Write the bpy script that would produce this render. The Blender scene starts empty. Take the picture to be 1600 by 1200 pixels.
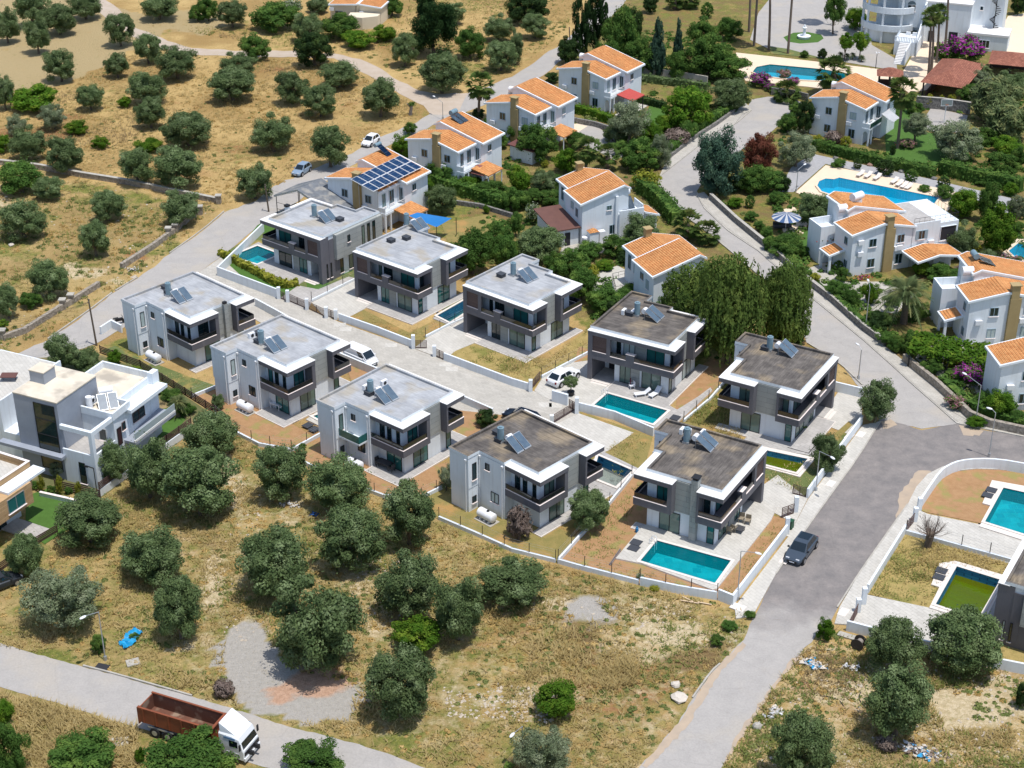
import bpy, math, random
import numpy as np
from mathutils import Vector, Matrix, geometry
R = math.radians
rnd = random.Random(7)
nrs = np.random.RandomState(11)
scene = bpy.context.scene
col = scene.collection

# ------------------------------------------------------------------ camera, sky, sun
F, PITCH, ROLL, CAMH = 2615.7, 0.49738, -0.0018975, 95.0
cd = bpy.data.cameras.new('camera')
cam = bpy.data.objects.new('camera', cd)
col.objects.link(cam)
cd.sensor_fit = 'HORIZONTAL'; cd.sensor_width = 36.0
cd.lens = F * 36.0 / 1600.0
cd.clip_start = 1.0; cd.clip_end = 12000.0
cam.location = (0, 0, CAMH)
cam.matrix_world = Matrix.Translation((0, 0, CAMH)) @ Matrix.Rotation(math.pi/2 - PITCH, 4, 'X') @ Matrix.Rotation(ROLL, 4, 'Z')
scene.camera = cam

SUN_AZ, SUN_EL = -41.0, 75.0        # azimuth of the sun, counter-clockwise from +x
w = bpy.data.worlds.new('World'); scene.world = w; w.use_nodes = True
wn = w.node_tree.nodes; wl = w.node_tree.links
bg = wn['Background']; bg.inputs['Strength'].default_value = 0.15
sky = wn.new('ShaderNodeTexSky'); sky.sky_type = 'NISHITA'; sky.sun_disc = False; sky.ozone_density = .35
sky.sun_elevation = R(SUN_EL); sky.sun_rotation = R(90 - SUN_AZ)
wl.new(sky.outputs['Color'], bg.inputs['Color'])
sd = bpy.data.lights.new('sun', 'SUN'); sd.energy = 3.8; sd.angle = R(0.53); sd.color = (1.0, 0.965, 0.92)
sun = bpy.data.objects.new('sun', sd); col.objects.link(sun)
dv = Vector((math.cos(R(SUN_EL))*math.cos(R(SUN_AZ)), math.cos(R(SUN_EL))*math.sin(R(SUN_AZ)), math.sin(R(SUN_EL))))
sun.rotation_euler = dv.to_track_quat('Z', 'Y').to_euler(); sun.location = (0, 150, 200)
scene.view_settings.view_transform = 'Standard'; scene.view_settings.look = 'None'
scene.view_settings.exposure = 0.15; scene.view_settings.gamma = 1.0
scene.render.engine = 'CYCLES'
scene.cycles.max_bounces = 7; scene.cycles.diffuse_bounces = 3; scene.cycles.glossy_bounces = 3
scene.cycles.transparent_max_bounces = 8; scene.cycles.transmission_bounces = 3
scene.cycles.use_denoising = True

# ------------------------------------------------------------------ where a line of sight of the survey meets the level z
def G(u, v, z=0.0):
    c, s = math.cos(ROLL), math.sin(ROLL); a = u-800; b = v-600
    uu = c*a+s*b; vv = -s*a+c*b
    d = (uu/F, math.cos(PITCH)-(vv/F)*math.sin(PITCH), -math.sin(PITCH)-(vv/F)*math.cos(PITCH))
    t = (z-CAMH)/d[2]
    return Vector((d[0]*t, d[1]*t, z))
def S(v, u=800):            # photo pixels per metre near row v
    p = G(u, v); return F/math.sqrt(p.x*0+p.y**2+CAMH**2)*1.0
def yawp(p, q, z=0.0):
    a = G(*p, z); b = G(*q, z); return math.atan2(b.y-a.y, b.x-a.x)
def UV(x, y, z=0.0):        # numpy version of the inverse
    X = x; Y = y; Z = z-CAMH
    zc = Y*math.cos(PITCH)-Z*math.sin(PITCH); up = Y*math.sin(PITCH)+Z*math.cos(PITCH)
    zc = np.where(np.abs(zc) < 1, 1, zc)
    u = F*X/zc; v = -F*up/zc
    return 800+math.cos(ROLL)*u-math.sin(ROLL)*v, 600+math.sin(ROLL)*u+math.cos(ROLL)*v

# ------------------------------------------------------------------ materials
MATS = {}
def srgb(h):
    h = h.lstrip('#'); r = [int(h[i:i+2], 16)/255 for i in (0, 2, 4)]
    return tuple(c/12.92 if c <= .04045 else ((c+.055)/1.055)**2.4 for c in r)
def mat(name, c1, c2=None, rough=.75, scale=1.0, bump=0.0, bscale=None, spec=.3, metal=0.0, coord='world', contrast=.25, c3=None, s3=.15, objvar=0.0, sub=0.0):
    if name in MATS: return MATS[name]
    m = bpy.data.materials.new(name); m.use_nodes = True
    n, l = m.node_tree.nodes, m.node_tree.links
    b = n['Principled BSDF']; b.inputs['Roughness'].default_value = rough
    b.inputs['Specular IOR Level'].default_value = spec; b.inputs['Metallic'].default_value = metal
    if coord == 'world':
        g = n.new('ShaderNodeNewGeometry'); cs = g.outputs['Position']
    else:
        g = n.new('ShaderNodeTexCoord'); cs = g.outputs['Object']
    out = None
    if c2 is not None:
        t = n.new('ShaderNodeTexNoise'); t.inputs['Scale'].default_value = scale; t.inputs['Detail'].default_value = 5; t.inputs['Roughness'].default_value = .62
        l.new(cs, t.inputs['Vector'])
        r = n.new('ShaderNodeMapRange'); r.inputs['From Min'].default_value = .5-contrast; r.inputs['From Max'].default_value = .5+contrast
        l.new(t.outputs['Fac'], r.inputs['Value'])
        x = n.new('ShaderNodeMix'); x.data_type = 'RGBA'; x.inputs['A'].default_value = (*c1, 1); x.inputs['B'].default_value = (*c2, 1)
        l.new(r.outputs['Result'], x.inputs['Factor']); out = x.outputs['Result']
        if c3 is not None:
            t3 = n.new('ShaderNodeTexNoise'); t3.inputs['Scale'].default_value = s3; t3.inputs['Detail'].default_value = 4
            l.new(cs, t3.inputs['Vector'])
            r3 = n.new('ShaderNodeMapRange'); r3.inputs['From Min'].default_value = .52; r3.inputs['From Max'].default_value = .66
            l.new(t3.outputs['Fac'], r3.inputs['Value'])
            x3 = n.new('ShaderNodeMix'); x3.data_type = 'RGBA'; l.new(out, x3.inputs['A']); x3.inputs['B'].default_value = (*c3, 1)
            l.new(r3.outputs['Result'], x3.inputs['Factor']); out = x3.outputs['Result']
    if objvar:
        oi = n.new('ShaderNodeObjectInfo'); mr = n.new('ShaderNodeMapRange'); mr.inputs['To Min'].default_value = 1-objvar; mr.inputs['To Max'].default_value = 1+objvar
        l.new(oi.outputs['Random'], mr.inputs['Value'])
        hs = n.new('ShaderNodeHueSaturation'); l.new(mr.outputs['Result'], hs.inputs['Value'])
        if out is None: hs.inputs['Color'].default_value = (*c1, 1)
        else: l.new(out, hs.inputs['Color'])
        out = hs.outputs['Color']
    if out is None: b.inputs['Base Color'].default_value = (*c1, 1)
    else: l.new(out, b.inputs['Base Color'])
    if sub:
        tr = n.new('ShaderNodeBsdfTranslucent'); ms = n.new('ShaderNodeMixShader'); ms.inputs[0].default_value = sub
        if out is None: tr.inputs['Color'].default_value = (*c1, 1)
        else: l.new(out, tr.inputs['Color'])
        l.new(b.outputs[0], ms.inputs[1]); l.new(tr.outputs[0], ms.inputs[2]); l.new(ms.outputs[0], n['Material Output'].inputs['Surface'])
    if bump:
        tb = n.new('ShaderNodeTexNoise'); tb.inputs['Scale'].default_value = bscale or scale*4; tb.inputs['Detail'].default_value = 4
        l.new(cs, tb.inputs['Vector']); bp = n.new('ShaderNodeBump'); bp.inputs['Strength'].default_value = 1.0; bp.inputs['Distance'].default_value = bump
        l.new(tb.outputs['Fac'], bp.inputs['Height']); l.new(bp.outputs['Normal'], b.inputs['Normal'])
    MATS[name] = m; return m

def brickmat(name, c1, c2, cm, bw, bh, mortar=.015, rough=.8, vec='world', rot=0.0, swap=None, noise=.35, bump=.01, offset=.5):
    """pattern of slabs, tiles, boards: a brick texture over world or object coordinates"""
    if name in MATS: return MATS[name]
    m = bpy.data.materials.new(name); m.use_nodes = True
    n, l = m.node_tree.nodes, m.node_tree.links; b = n['Principled BSDF']; b.inputs['Roughness'].default_value = rough; b.inputs['Specular IOR Level'].default_value = .25
    if vec == 'world': cs = n.new('ShaderNodeNewGeometry').outputs['Position']
    else: cs = n.new('ShaderNodeTexCoord').outputs['Object']
    if swap:                       # which object axes become the pattern's u and v
        sp = n.new('ShaderNodeSeparateXYZ'); cb = n.new('ShaderNodeCombineXYZ'); l.new(cs, sp.inputs[0])
        if swap == 'wall':         # u = x + y, v = z
            ad = n.new('ShaderNodeMath'); l.new(sp.outputs[0], ad.inputs[0]); l.new(sp.outputs[1], ad.inputs[1]); l.new(ad.outputs[0], cb.inputs[0]); l.new(sp.outputs[2], cb.inputs[1])
        elif swap == 'yx': l.new(sp.outputs[1], cb.inputs[0]); l.new(sp.outputs[0], cb.inputs[1])
        cs = cb.outputs[0]
    mp = n.new('ShaderNodeMapping'); mp.inputs['Rotation'].default_value = (0, 0, rot); l.new(cs, mp.inputs['Vector'])
    t = n.new('ShaderNodeTexBrick'); t.inputs['Scale'].default_value = 1.0; t.inputs['Brick Width'].default_value = bw; t.inputs['Row Height'].default_value = bh
    t.inputs['Mortar Size'].default_value = mortar; t.inputs['Color1'].default_value = (*c1, 1); t.inputs['Color2'].default_value = (*c2, 1); t.inputs['Mortar'].default_value = (*cm, 1)
    t.inputs['Mortar Smooth'].default_value = .2; t.offset = offset
    l.new(mp.outputs[0], t.inputs['Vector'])
    no = n.new('ShaderNodeTexNoise'); no.inputs['Scale'].default_value = .45; no.inputs['Detail'].default_value = 7; no.inputs['Roughness'].default_value = .65; l.new(cs, no.inputs['Vector'])
    mr = n.new('ShaderNodeMapRange'); mr.inputs['From Min'].default_value = .3; mr.inputs['From Max'].default_value = .7; mr.inputs['To Min'].default_value = 1-noise; mr.inputs['To Max'].default_value = 1+noise*.5; l.new(no.outputs['Fac'], mr.inputs['Value'])
    hs = n.new('ShaderNodeHueSaturation'); l.new(t.outputs['Color'], hs.inputs['Color']); l.new(mr.outputs[0], hs.inputs['Value'])
    l.new(hs.outputs[0], b.inputs['Base Color'])
    bp = n.new('ShaderNodeBump'); bp.inputs['Distance'].default_value = bump; bp.invert = True; l.new(t.outputs['Fac'], bp.inputs['Height']); l.new(bp.outputs[0], b.inputs['Normal'])
    MATS[name] = m; return m

WHITE = mat('white_render', (.77, .81, .84), (.67, .72, .75), scale=.7, rough=.8, contrast=.45)
WHITE2 = mat('warm_white_render', (.80, .79, .77), (.70, .68, .65), scale=.8, rough=.8, contrast=.45)
COPING = mat('pinkish_coping', (.82, .72, .68))
GREY = mat('dark_grey_render', srgb('68676c'), srgb('605f64'), scale=.8, rough=.7)
BEIGE = mat('tan_render', srgb('a8946a'), srgb('9a865e'), scale=1.2, rough=.8)
CREAM = mat('cream_render', (.72, .63, .48), (.66, .58, .44), scale=1)
CLAD = brickmat('grey_cladding', srgb('a5a7a2'), srgb('9b9e9a'), srgb('6f7270'), 2.6, .62, .012, vec='object', swap='wall', noise=.12, bump=.01)
BROWNSLAT = brickmat('brown_slats', srgb('6b5a55'), srgb('5d4d4a'), srgb('3a302f'), 30, .12, .02, vec='object', swap='wall', noise=.1)
WOOD = brickmat('light_wood_boards', srgb('c0a078'), srgb('ab8a62'), srgb('8a6c49'), 2.2, .22, .012, vec='object', swap='wall', noise=.2)
DARKWOOD = mat('dark_fence_slat', (.06, .035, .03), (.10, .06, .05), scale=3)
BLACK = mat('black_paint', (.02, .02, .022), rough=.5)
METAL = mat('galvanised_metal', (.45, .47, .49), rough=.4, metal=.6)
METALW = mat('white_metal', (.75, .76, .77), rough=.4)
TANK = mat('water_tank_white', (.82, .83, .85), (.72, .73, .75), scale=2, rough=.35)
TANKB = mat('water_cylinder_grey', srgb('7d95a0'), srgb('6b828d'), scale=3, rough=.4)
TYRE = mat('tyre_rubber', (.02, .02, .02), rough=.85)
RIM = mat('wheel_rim', (.45, .46, .48), rough=.3, metal=.7)
RUBBER = BLACK
def glassmat(name, c, rough=.05, spec=.6):
    return mat(name, c, tuple(x*.55 for x in c), scale=.35, rough=rough, spec=spec, contrast=.2)
GLASS = glassmat('window_glass', (.012, .035, .04), .04, .8)
GLASSG = glassmat('green_sliding_glass', (.03, .16, .15), .05, .7)
BLIND = mat('white_blind', srgb('b9c4c2'), srgb('9fb0ae'), scale=2, rough=.3)
CURTAIN = glassmat('curtained_glass', (.14, .22, .19), .08, .6)
RAILG = glassmat('dark_railing_glass', (.022, .026, .028), .05, .8)
CARGLASS = glassmat('car_glass', (.01, .02, .026), .03, .9)
DARKIN = mat('dark_interior', (.03, .03, .035))
PVM = brickmat('solar_cells', (.008, .03, .085), (.012, .04, .10), (.10, .14, .2), 1.0, 1.65, .03, rough=.15, vec='object', noise=.1)
COLLECT = mat('solar_collector_glass', srgb('5d6f7b'), srgb('49596a'), scale=2, rough=.15, spec=.7)
TILE = brickmat('orange_roof_tile', srgb('dca066'), srgb('c98650'), srgb('96643c'), .25, .36, .018, vec='object', swap='yx', noise=.24, bump=.05)
TILE2 = brickmat('red_roof_tile', srgb('a86f5a'), srgb('8a5646'), srgb('6f4234'), .4, .3, .02, vec='object', noise=.2, bump=.04)
TILER = mat('red_canopy', srgb('b5504a'), srgb('a8463f'), scale=2)
ROOFG = mat('grey_roof_felt', srgb('afb1b3'), srgb('97999c'), scale=.5, rough=.85, c3=srgb('a39d92'), s3=.32, contrast=.15)
ROOFD = mat('brown_roof_felt', srgb('6f6963'), srgb('57524e'), scale=.7, rough=.9, c3=srgb('8a7d6a'), s3=.3, contrast=.12)
def streaks(m, ang, amt=.25, sc=1.6):
    """felt strips laid side by side, with weathering along them"""
    n, l = m.node_tree.nodes, m.node_tree.links; b = n['Principled BSDF']
    src = b.inputs['Base Color'].links[0].from_socket
    tc = n.new('ShaderNodeTexCoord'); mp = n.new('ShaderNodeMapping'); mp.inputs['Rotation'].default_value = (0, 0, ang); mp.inputs['Scale'].default_value = (.35, sc*2.2, 1)
    l.new(tc.outputs['Object'], mp.inputs['Vector']); t = n.new('ShaderNodeTexNoise'); t.inputs['Scale'].default_value = 1.6; t.inputs['Detail'].default_value = 6; t.inputs['Roughness'].default_value = .7; l.new(mp.outputs[0], t.inputs['Vector'])
    wv = n.new('ShaderNodeTexWave'); wv.wave_type = 'BANDS'; wv.bands_direction = 'Y'; wv.inputs['Scale'].default_value = .32*1.0; wv.inputs['Distortion'].default_value = .6; wv.wave_profile = 'SAW'
    mp2 = n.new('ShaderNodeMapping'); mp2.inputs['Rotation'].default_value = (0, 0, ang); l.new(tc.outputs['Object'], mp2.inputs['Vector']); l.new(mp2.outputs[0], wv.inputs['Vector'])
    pw = n.new('ShaderNodeMapRange'); pw.inputs['From Min'].default_value = 0; pw.inputs['From Max'].default_value = .08; pw.inputs['To Min'].default_value = .8; pw.inputs['To Max'].default_value = 1; l.new(wv.outputs['Fac'], pw.inputs['Value'])
    mr = n.new('ShaderNodeMapRange'); mr.inputs['From Min'].default_value = .35; mr.inputs['From Max'].default_value = .65; mr.inputs['To Min'].default_value = 1-amt; mr.inputs['To Max'].default_value = 1+amt*.4; l.new(t.outputs['Fac'], mr.inputs['Value'])
    mu = n.new('ShaderNodeMath'); mu.operation = 'MULTIPLY'; l.new(mr.outputs[0], mu.inputs[0]); l.new(pw.outputs[0], mu.inputs[1])
    hs = n.new('ShaderNodeHueSaturation'); l.new(src, hs.inputs['Color']); l.new(mu.outputs[0], hs.inputs['Value']); l.new(hs.outputs[0], b.inputs['Base Color'])
def weather(m, amt=.16):
    # rain streaks and grime on render: noise stretched down the wall, stronger near the ground
    n, l = m.node_tree.nodes, m.node_tree.links; b = n['Principled BSDF']; src = b.inputs['Base Color'].links[0].from_socket; ge = n.new('ShaderNodeNewGeometry'); mp = n.new('ShaderNodeMapping'); mp.inputs['Scale'].default_value = (2.6, 2.6, .22); l.new(ge.outputs['Position'], mp.inputs['Vector'])
    t = n.new('ShaderNodeTexNoise'); t.inputs['Scale'].default_value = 1.0; t.inputs['Detail'].default_value = 6; t.inputs['Roughness'].default_value = .65; l.new(mp.outputs[0], t.inputs['Vector']); r = n.new('ShaderNodeMapRange'); r.inputs['From Min'].default_value = .5; r.inputs['From Max'].default_value = .72; r.inputs['To Min'].default_value = 0; r.inputs['To Max'].default_value = amt*2.4; l.new(t.outputs['Fac'], r.inputs['Value'])
    sp = n.new('ShaderNodeSeparateXYZ'); l.new(ge.outputs['Position'], sp.inputs[0]); r2 = n.new('ShaderNodeMapRange'); r2.inputs['From Min'].default_value = 0; r2.inputs['From Max'].default_value = .8; r2.inputs['To Min'].default_value = amt*1.5; r2.inputs['To Max'].default_value = 0; l.new(sp.outputs[2], r2.inputs['Value'])
    a = n.new('ShaderNodeMath'); l.new(r.outputs[0], a.inputs[0]); l.new(r2.outputs[0], a.inputs[1]); x = n.new('ShaderNodeMix'); x.data_type = 'RGBA'; l.new(src, x.inputs['A']); x.inputs['B'].default_value = (.36, .33, .29, 1); l.new(a.outputs[0], x.inputs['Factor']); l.new(x.outputs['Result'], b.inputs['Base Color'])
weather(WHITE, .09); weather(GREY, .05)
streaks(ROOFG, 0, .2); streaks(ROOFD, 0, .4)
PAVE = brickmat('block_paving', srgb('b9b4aa'), srgb('aea99f'), srgb('98948a'), .6, .3, .012, rot=.6, noise=.13)
PAVEL = brickmat('pale_concrete_paving', srgb('c3bfb6'), srgb('bab6ad'), srgb('a5a198'), .8, .4, .01, rot=1.0, noise=.12)
TERR = brickmat('terrace_tiles', srgb('b1ada8'), srgb('a6a29d'), srgb('918e8a'), .6, .6, .012, rot=.9, noise=.12)
STONEEDGE = mat('pale_stone_edge', (.72, .66, .60), (.66, .60, .54), scale=2)
DECKB = mat('cream_pool_deck', (.74, .60, .44), (.68, .55, .41), scale=.8)
ASPH = mat('asphalt_worn', srgb('aba6a0'), srgb('9b9792'), rough=.9, scale=.6, bump=.01, bscale=8, c3=srgb('a9a298'), s3=.2, contrast=.3)
ASPHD = mat('asphalt_dark', srgb('827d7a'), srgb('706c6a'), rough=.9, scale=.35, bump=.01, bscale=8, c3=srgb('8a837c'), s3=.2, contrast=.3)
DIRT = mat('dirt_track', srgb('b8aa9b'), srgb('a89885'), rough=.95, scale=.5, bump=.03, bscale=3)
KERB = mat('concrete_kerb', srgb('b8b3a8'), srgb('98938a'), scale=1.2)
STONE = mat('rubble_stone', srgb('8d8a85'), srgb('5c5a57'), rough=.95, scale=3.2, bump=.08, bscale=3.5, contrast=.12)
STONEP = mat('pale_rubble_stone', srgb('a89f92'), srgb('756c60'), rough=.95, scale=2.6, bump=.06, bscale=3.5, contrast=.15)
GRAVEL = mat('light_grey_gravel', srgb('a9a8a8'), srgb('939293'), rough=.95, scale=2.5, bump=.03, bscale=8)
GRAVELP = mat('pink_gravel', srgb('bb9f8c'), srgb('a88b78'), rough=.95, scale=2.5, bump=.04, bscale=7)
SOIL = mat('orange_soil', srgb('a88560'), srgb('94714e'), rough=.95, scale=1.2, bump=.04, bscale=6, c3=srgb('8f8450'), s3=.6)
GARDEN = mat('rough_garden_grass', srgb('94824f'), srgb('75703f'), rough=.95, scale=.9, bump=.08, bscale=5, c3=srgb('a3824f'), s3=.35)
GARDENG = mat('green_garden_grass', srgb('6a7344'), srgb('586438'), rough=.95, scale=1.0, bump=.08, bscale=5, c3=srgb('97844d'), s3=.4)
STRAW = mat('tall_straw_grass', srgb('ab9660'), srgb('8f7f4b'), rough=.95, scale=1.2, bump=.12, bscale=5, c3=srgb('7d7a40'), s3=.4)
LAWN = mat('mown_lawn', srgb('4c6e2e'), srgb('426026'), rough=.95, scale=1.3, bump=.02, bscale=12)
SHADEBED = mat('planted_ground', srgb('6b6a45'), srgb('565a36'), rough=.95, scale=.8, bump=.06, bscale=5, c3=srgb('94805c'), s3=.25)
BARK = mat('bark', (.10, .075, .055), (.16, .13, .10), scale=3, rough=.95)
PALMBARK = mat('palm_bark', (.20, .155, .12), (.13, .10, .08), scale=5, rough=.95)

# ------------------------------------------------------------------ mesh building
SPLIT = {'coping', 'cladding_panel', 'canopy_post', 'porch_post', 'post', 'column', 'ledge', 'panel_frame', 'side_wing', 'porch'}
class MB:
    def __init__(s, mirror=False): s.v = []; s.f = []; s.m = []; s.mats = []; s.mir = mirror; s.smooth = []; s.mk = []
    def mi(s, m):
        if m not in s.mats: s.mats.append(m)
        return s.mats.index(m)
    def add(s, vs, fs, m, smooth=False):
        o = len(s.v); k = s.mi(m); s.mk.append((o, len(s.f)))
        if s.mir: vs = [(-a, b, c) for a, b, c in vs]; fs = [tuple(reversed(f)) for f in fs]
        s.v += [tuple(a) for a in vs]; s.f += [tuple(i+o for i in f) for f in fs]; s.m += [k]*len(fs); s.smooth += [smooth]*len(fs)
        return s
    def box(s, x0, x1, y0, y1, z0, z1, m):
        return s.add([(x0,y0,z0),(x1,y0,z0),(x1,y1,z0),(x0,y1,z0),(x0,y0,z1),(x1,y0,z1),(x1,y1,z1),(x0,y1,z1)],
            [(0,3,2,1),(4,5,6,7),(0,1,5,4),(1,2,6,5),(2,3,7,6),(3,0,4,7)], m)
    def obox(s, c, d, l, wd, z0, z1, m, taper=1.0):      # box centred at c, long axis d
        d = Vector(d).to_2d() if len(d) > 2 else Vector(d); d = d.normalized(); n = Vector((-d.y, d.x)); c = Vector((c[0], c[1]))
        P = [c-d*l/2-n*wd/2, c+d*l/2-n*wd/2, c+d*l/2+n*wd/2, c-d*l/2+n*wd/2]; t = [c+(p-c)*taper for p in P]
        return s.add([(p.x,p.y,z0) for p in P]+[(p.x,p.y,z1) for p in t], [(0,3,2,1),(4,5,6,7),(0,1,5,4),(1,2,6,5),(2,3,7,6),(3,0,4,7)], m)
    def prism(s, poly, z0, z1, m, mtop=None):
        n = len(poly); a = sum(poly[i][0]*poly[(i+1)%n][1]-poly[(i+1)%n][0]*poly[i][1] for i in range(n))
        if a < 0: poly = poly[::-1]
        vs = [(p[0],p[1],z0) for p in poly]+[(p[0],p[1],z1) for p in poly]
        s.add(vs, [(i,(i+1)%n,n+(i+1)%n,n+i) for i in range(n)], m)
        tri = geometry.tessellate_polygon([[Vector((p[0],p[1],0)) for p in poly]])
        up = []
        for t in tri:
            A, B, C_ = (Vector(poly[i]) for i in t)
            up.append(t if (B-A).cross(C_-A) > 0 else t[::-1])
        s.add([(p[0],p[1],z1) for p in poly], up, mtop or m); s.add([(p[0],p[1],z0) for p in poly], [t[::-1] for t in up], m)
        return s
    def cyl(s, a, b, r0, r1, m, n=10, caps=True, smooth=True):
        a = Vector(a); b = Vector(b); d = (b-a).normalized(); q = d.to_track_quat('Z', 'Y')
        vs = []
        for p, r in ((a, r0), (b, r1)):
            for i in range(n):
                t = 2*math.pi*i/n; vs.append(tuple(p+q@Vector((r*math.cos(t), r*math.sin(t), 0))))
        s.add(vs, [(i,(i+1)%n,n+(i+1)%n,n+i) for i in range(n)], m, smooth)
        if caps: s.add(vs, [tuple(range(n))[::-1], tuple(range(n, 2*n))], m)
        return s
    def ball(s, c, r, m, n=12, k=8, sz=(1,1,1)):
        vs = [(c[0], c[1], c[2]-r*sz[2])]
        for j in range(1, k):
            ph = -math.pi/2+math.pi*j/k
            for i in range(n):
                t = 2*math.pi*i/n; vs.append((c[0]+r*sz[0]*math.cos(ph)*math.cos(t), c[1]+r*sz[1]*math.cos(ph)*math.sin(t), c[2]+r*sz[2]*math.sin(ph)))
        vs.append((c[0], c[1], c[2]+r*sz[2])); fs = [(0, 1+(i+1)%n, 1+i) for i in range(n)]
        for j in range(k-2):
            for i in range(n): a = 1+j*n+i; b = 1+j*n+(i+1)%n; fs.append((a, b, b+n, a+n))
        L = len(vs)-1; o = 1+(k-2)*n; fs += [(L, o+i, o+(i+1)%n) for i in range(n)]
        return s.add(vs, fs, m, True)
    def tube(s, pts, r, m, n=6):
        for a, b in zip(pts[:-1], pts[1:]): s.cyl(a, b, r, r, m, n)
        return s
    def build(s, name, parent=None, matw=None):
        if name in SPLIT and len(s.mk) > 1:
            for i, (v0, f0) in enumerate(s.mk):
                v1, f1 = s.mk[i+1] if i+1 < len(s.mk) else (len(s.v), len(s.f)); q = MB(); q.v = s.v[v0:v1]; q.f = [tuple(k-v0 for k in f) for f in s.f[f0:f1]]; q.mats = s.mats; q.m = s.m[f0:f1]; q.smooth = s.smooth[f0:f1]; o = q.build(name, parent)
            return o
        me = bpy.data.meshes.new(name); me.from_pydata(s.v, [], s.f)
        for m in s.mats: me.materials.append(m)
        me.polygons.foreach_set('material_index', s.m); me.polygons.foreach_set('use_smooth', s.smooth); me.update()
        o = bpy.data.objects.new(name, me); col.objects.link(o)
        if parent is not None: o.parent = parent
        return o
def tag(o, label=None, cat=None, group=None, kind=None):
    if label: o['label'] = label
    if cat: o['category'] = cat
    if group: o['group'] = group
    if kind: o['kind'] = kind
    return o
def thing(name, label, cat, loc=(0,0,0), rz=0.0, group=None):
    o = bpy.data.objects.new(name, None); col.objects.link(o); o.location = loc; o.rotation_euler = (0, 0, rz); o.empty_display_size = .5
    return tag(o, label, cat, group)
def copy_thing(root, loc, rz, label, group=None, cat=None):
    r = root.copy(); col.objects.link(r); r.location = loc; r.rotation_euler = (0, 0, rz); r['label'] = label
    if group: r['group'] = group
    if cat: r['category'] = cat
    for ch in list(root.children):
        c = ch.copy(); col.objects.link(c); c.parent = r
        for g in list(ch.children):
            d = g.copy(); col.objects.link(d); d.parent = c
    return r
def P3(pts, z=0.0): return [G(u, v, z) for u, v in pts]

# ------------------------------------------------------------------ pools first: the ground and the decks leave holes for them
POOLS = {}
def inside(p, poly):
    x, y = p[0], p[1]; c = False; n = len(poly)
    for i in range(n):
        a = poly[i]; b = poly[(i+1) % n]
        if (a[1] > y) != (b[1] > y) and x < (b[0]-a[0])*(y-a[1])/(b[1]-a[1])+a[0]: c = not c
    return c
def sheet(name, pts, z, m, label=None, kind='structure', thick=0.0, edge=None, cat=None, world=False, parent=None):
    poly = [Vector((p.x, p.y)) for p in (pts if world else P3(pts, z))]
    n = len(poly); a = sum(poly[i].x*poly[(i+1)%n].y-poly[(i+1)%n].x*poly[i].y for i in range(n))
    if a < 0: poly.reverse()
    holes = []; cuts = []
    for k_, h in POOLS.items():
        c_ = [inside(p, poly) for p in h['outer']]; d_ = [inside(p, h['outer']) for p in poly]
        if all(c_): holes.append([Vector((p.x, p.y)) for p in h['outer']])
        elif any(c_) or any(d_): cuts.append([Vector((p.x, p.y)) for p in h['outer']])
    loops = [[Vector((p.x, p.y, 0)) for p in L] for L in [poly]+holes]
    flat = [p for L in loops for p in L]
    tri = geometry.tessellate_polygon(loops); pieces = []
    for t in tri:
        A, B, C_ = (flat[i].to_2d() for i in t); cr = (B-A).cross(C_-A)
        if abs(cr) > 1e-9: pieces.append([A, B, C_] if cr > 0 else [A, C_, B])
    def clip(P, a, b, keep):         # the part of P on one side of the line a-b
        out = []
        for i in range(len(P)):
            p, q = P[i], P[(i+1)%len(P)]; dp = (b-a).cross(p-a)*keep; dq = (b-a).cross(q-a)*keep
            if dp >= 0: out.append(p)
            if (dp > 0 and dq < 0) or (dp < 0 and dq > 0): out.append(p+(q-p)*(dp/(dp-dq)))
        return out
    for H_ in cuts:
        nxt = []
        for P in pieces:
            cur = P
            for i in range(len(H_)):
                a_, b_ = H_[i], H_[(i+1)%len(H_)]; o_ = clip(cur, a_, b_, -1)
                if len(o_) > 2: nxt.append(o_)
                cur = clip(cur, a_, b_, 1)
                if len(cur) < 3: break
        pieces = nxt
    flat = []; fs = []
    for P in pieces: fs.append(tuple(range(len(flat), len(flat)+len(P)))); flat += P
    mb = MB(); mb.add([(p.x, p.y, z) for p in flat], fs, m)
    if thick:
        vs = [(p.x,p.y,z-thick) for p in poly]+[(p.x,p.y,z) for p in poly]
        mb.add(vs, [(i,(i+1)%n,n+(i+1)%n,n+i) for i in range(n)], edge or m)
    o = mb.build(name, parent)
    if kind: o['kind'] = kind
    if label: o['label'] = label
    if cat: o['category'] = cat
    return o
def offset_line(pts, wd, closed=False):
    """left and right offsets of a 2-D polyline, mitred"""
    P = [Vector((p[0], p[1])) for p in pts]; n = len(P); L = []; Rr = []
    for i in range(n):
        if closed: a, b, c = P[i-1], P[i], P[(i+1)%n]
        else: a, b, c = P[max(i-1,0)], P[i], P[min(i+1,n-1)]
        d1 = (b-a).normalized() if (b-a).length > 1e-6 else (c-b).normalized(); d2 = (c-b).normalized() if (c-b).length > 1e-6 else d1
        n1 = Vector((-d1.y, d1.x)); n2 = Vector((-d2.y, d2.x)); m = (n1+n2)
        m = m.normalized() if m.length > 1e-6 else n1; k = 1/max(.35, m.dot(n1))
        L.append(b+m*wd/2*k); Rr.append(b-m*wd/2*k)
    return L, Rr
def smooth_line(pts, it=2):
    P = [Vector((p[0], p[1])) for p in pts]
    for _ in range(it):
        Q = [P[0]]
        for a, b in zip(P[:-1], P[1:]): Q += [a*.75+b*.25, a*.25+b*.75]
        Q.append(P[-1]); P = Q
    return P
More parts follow.
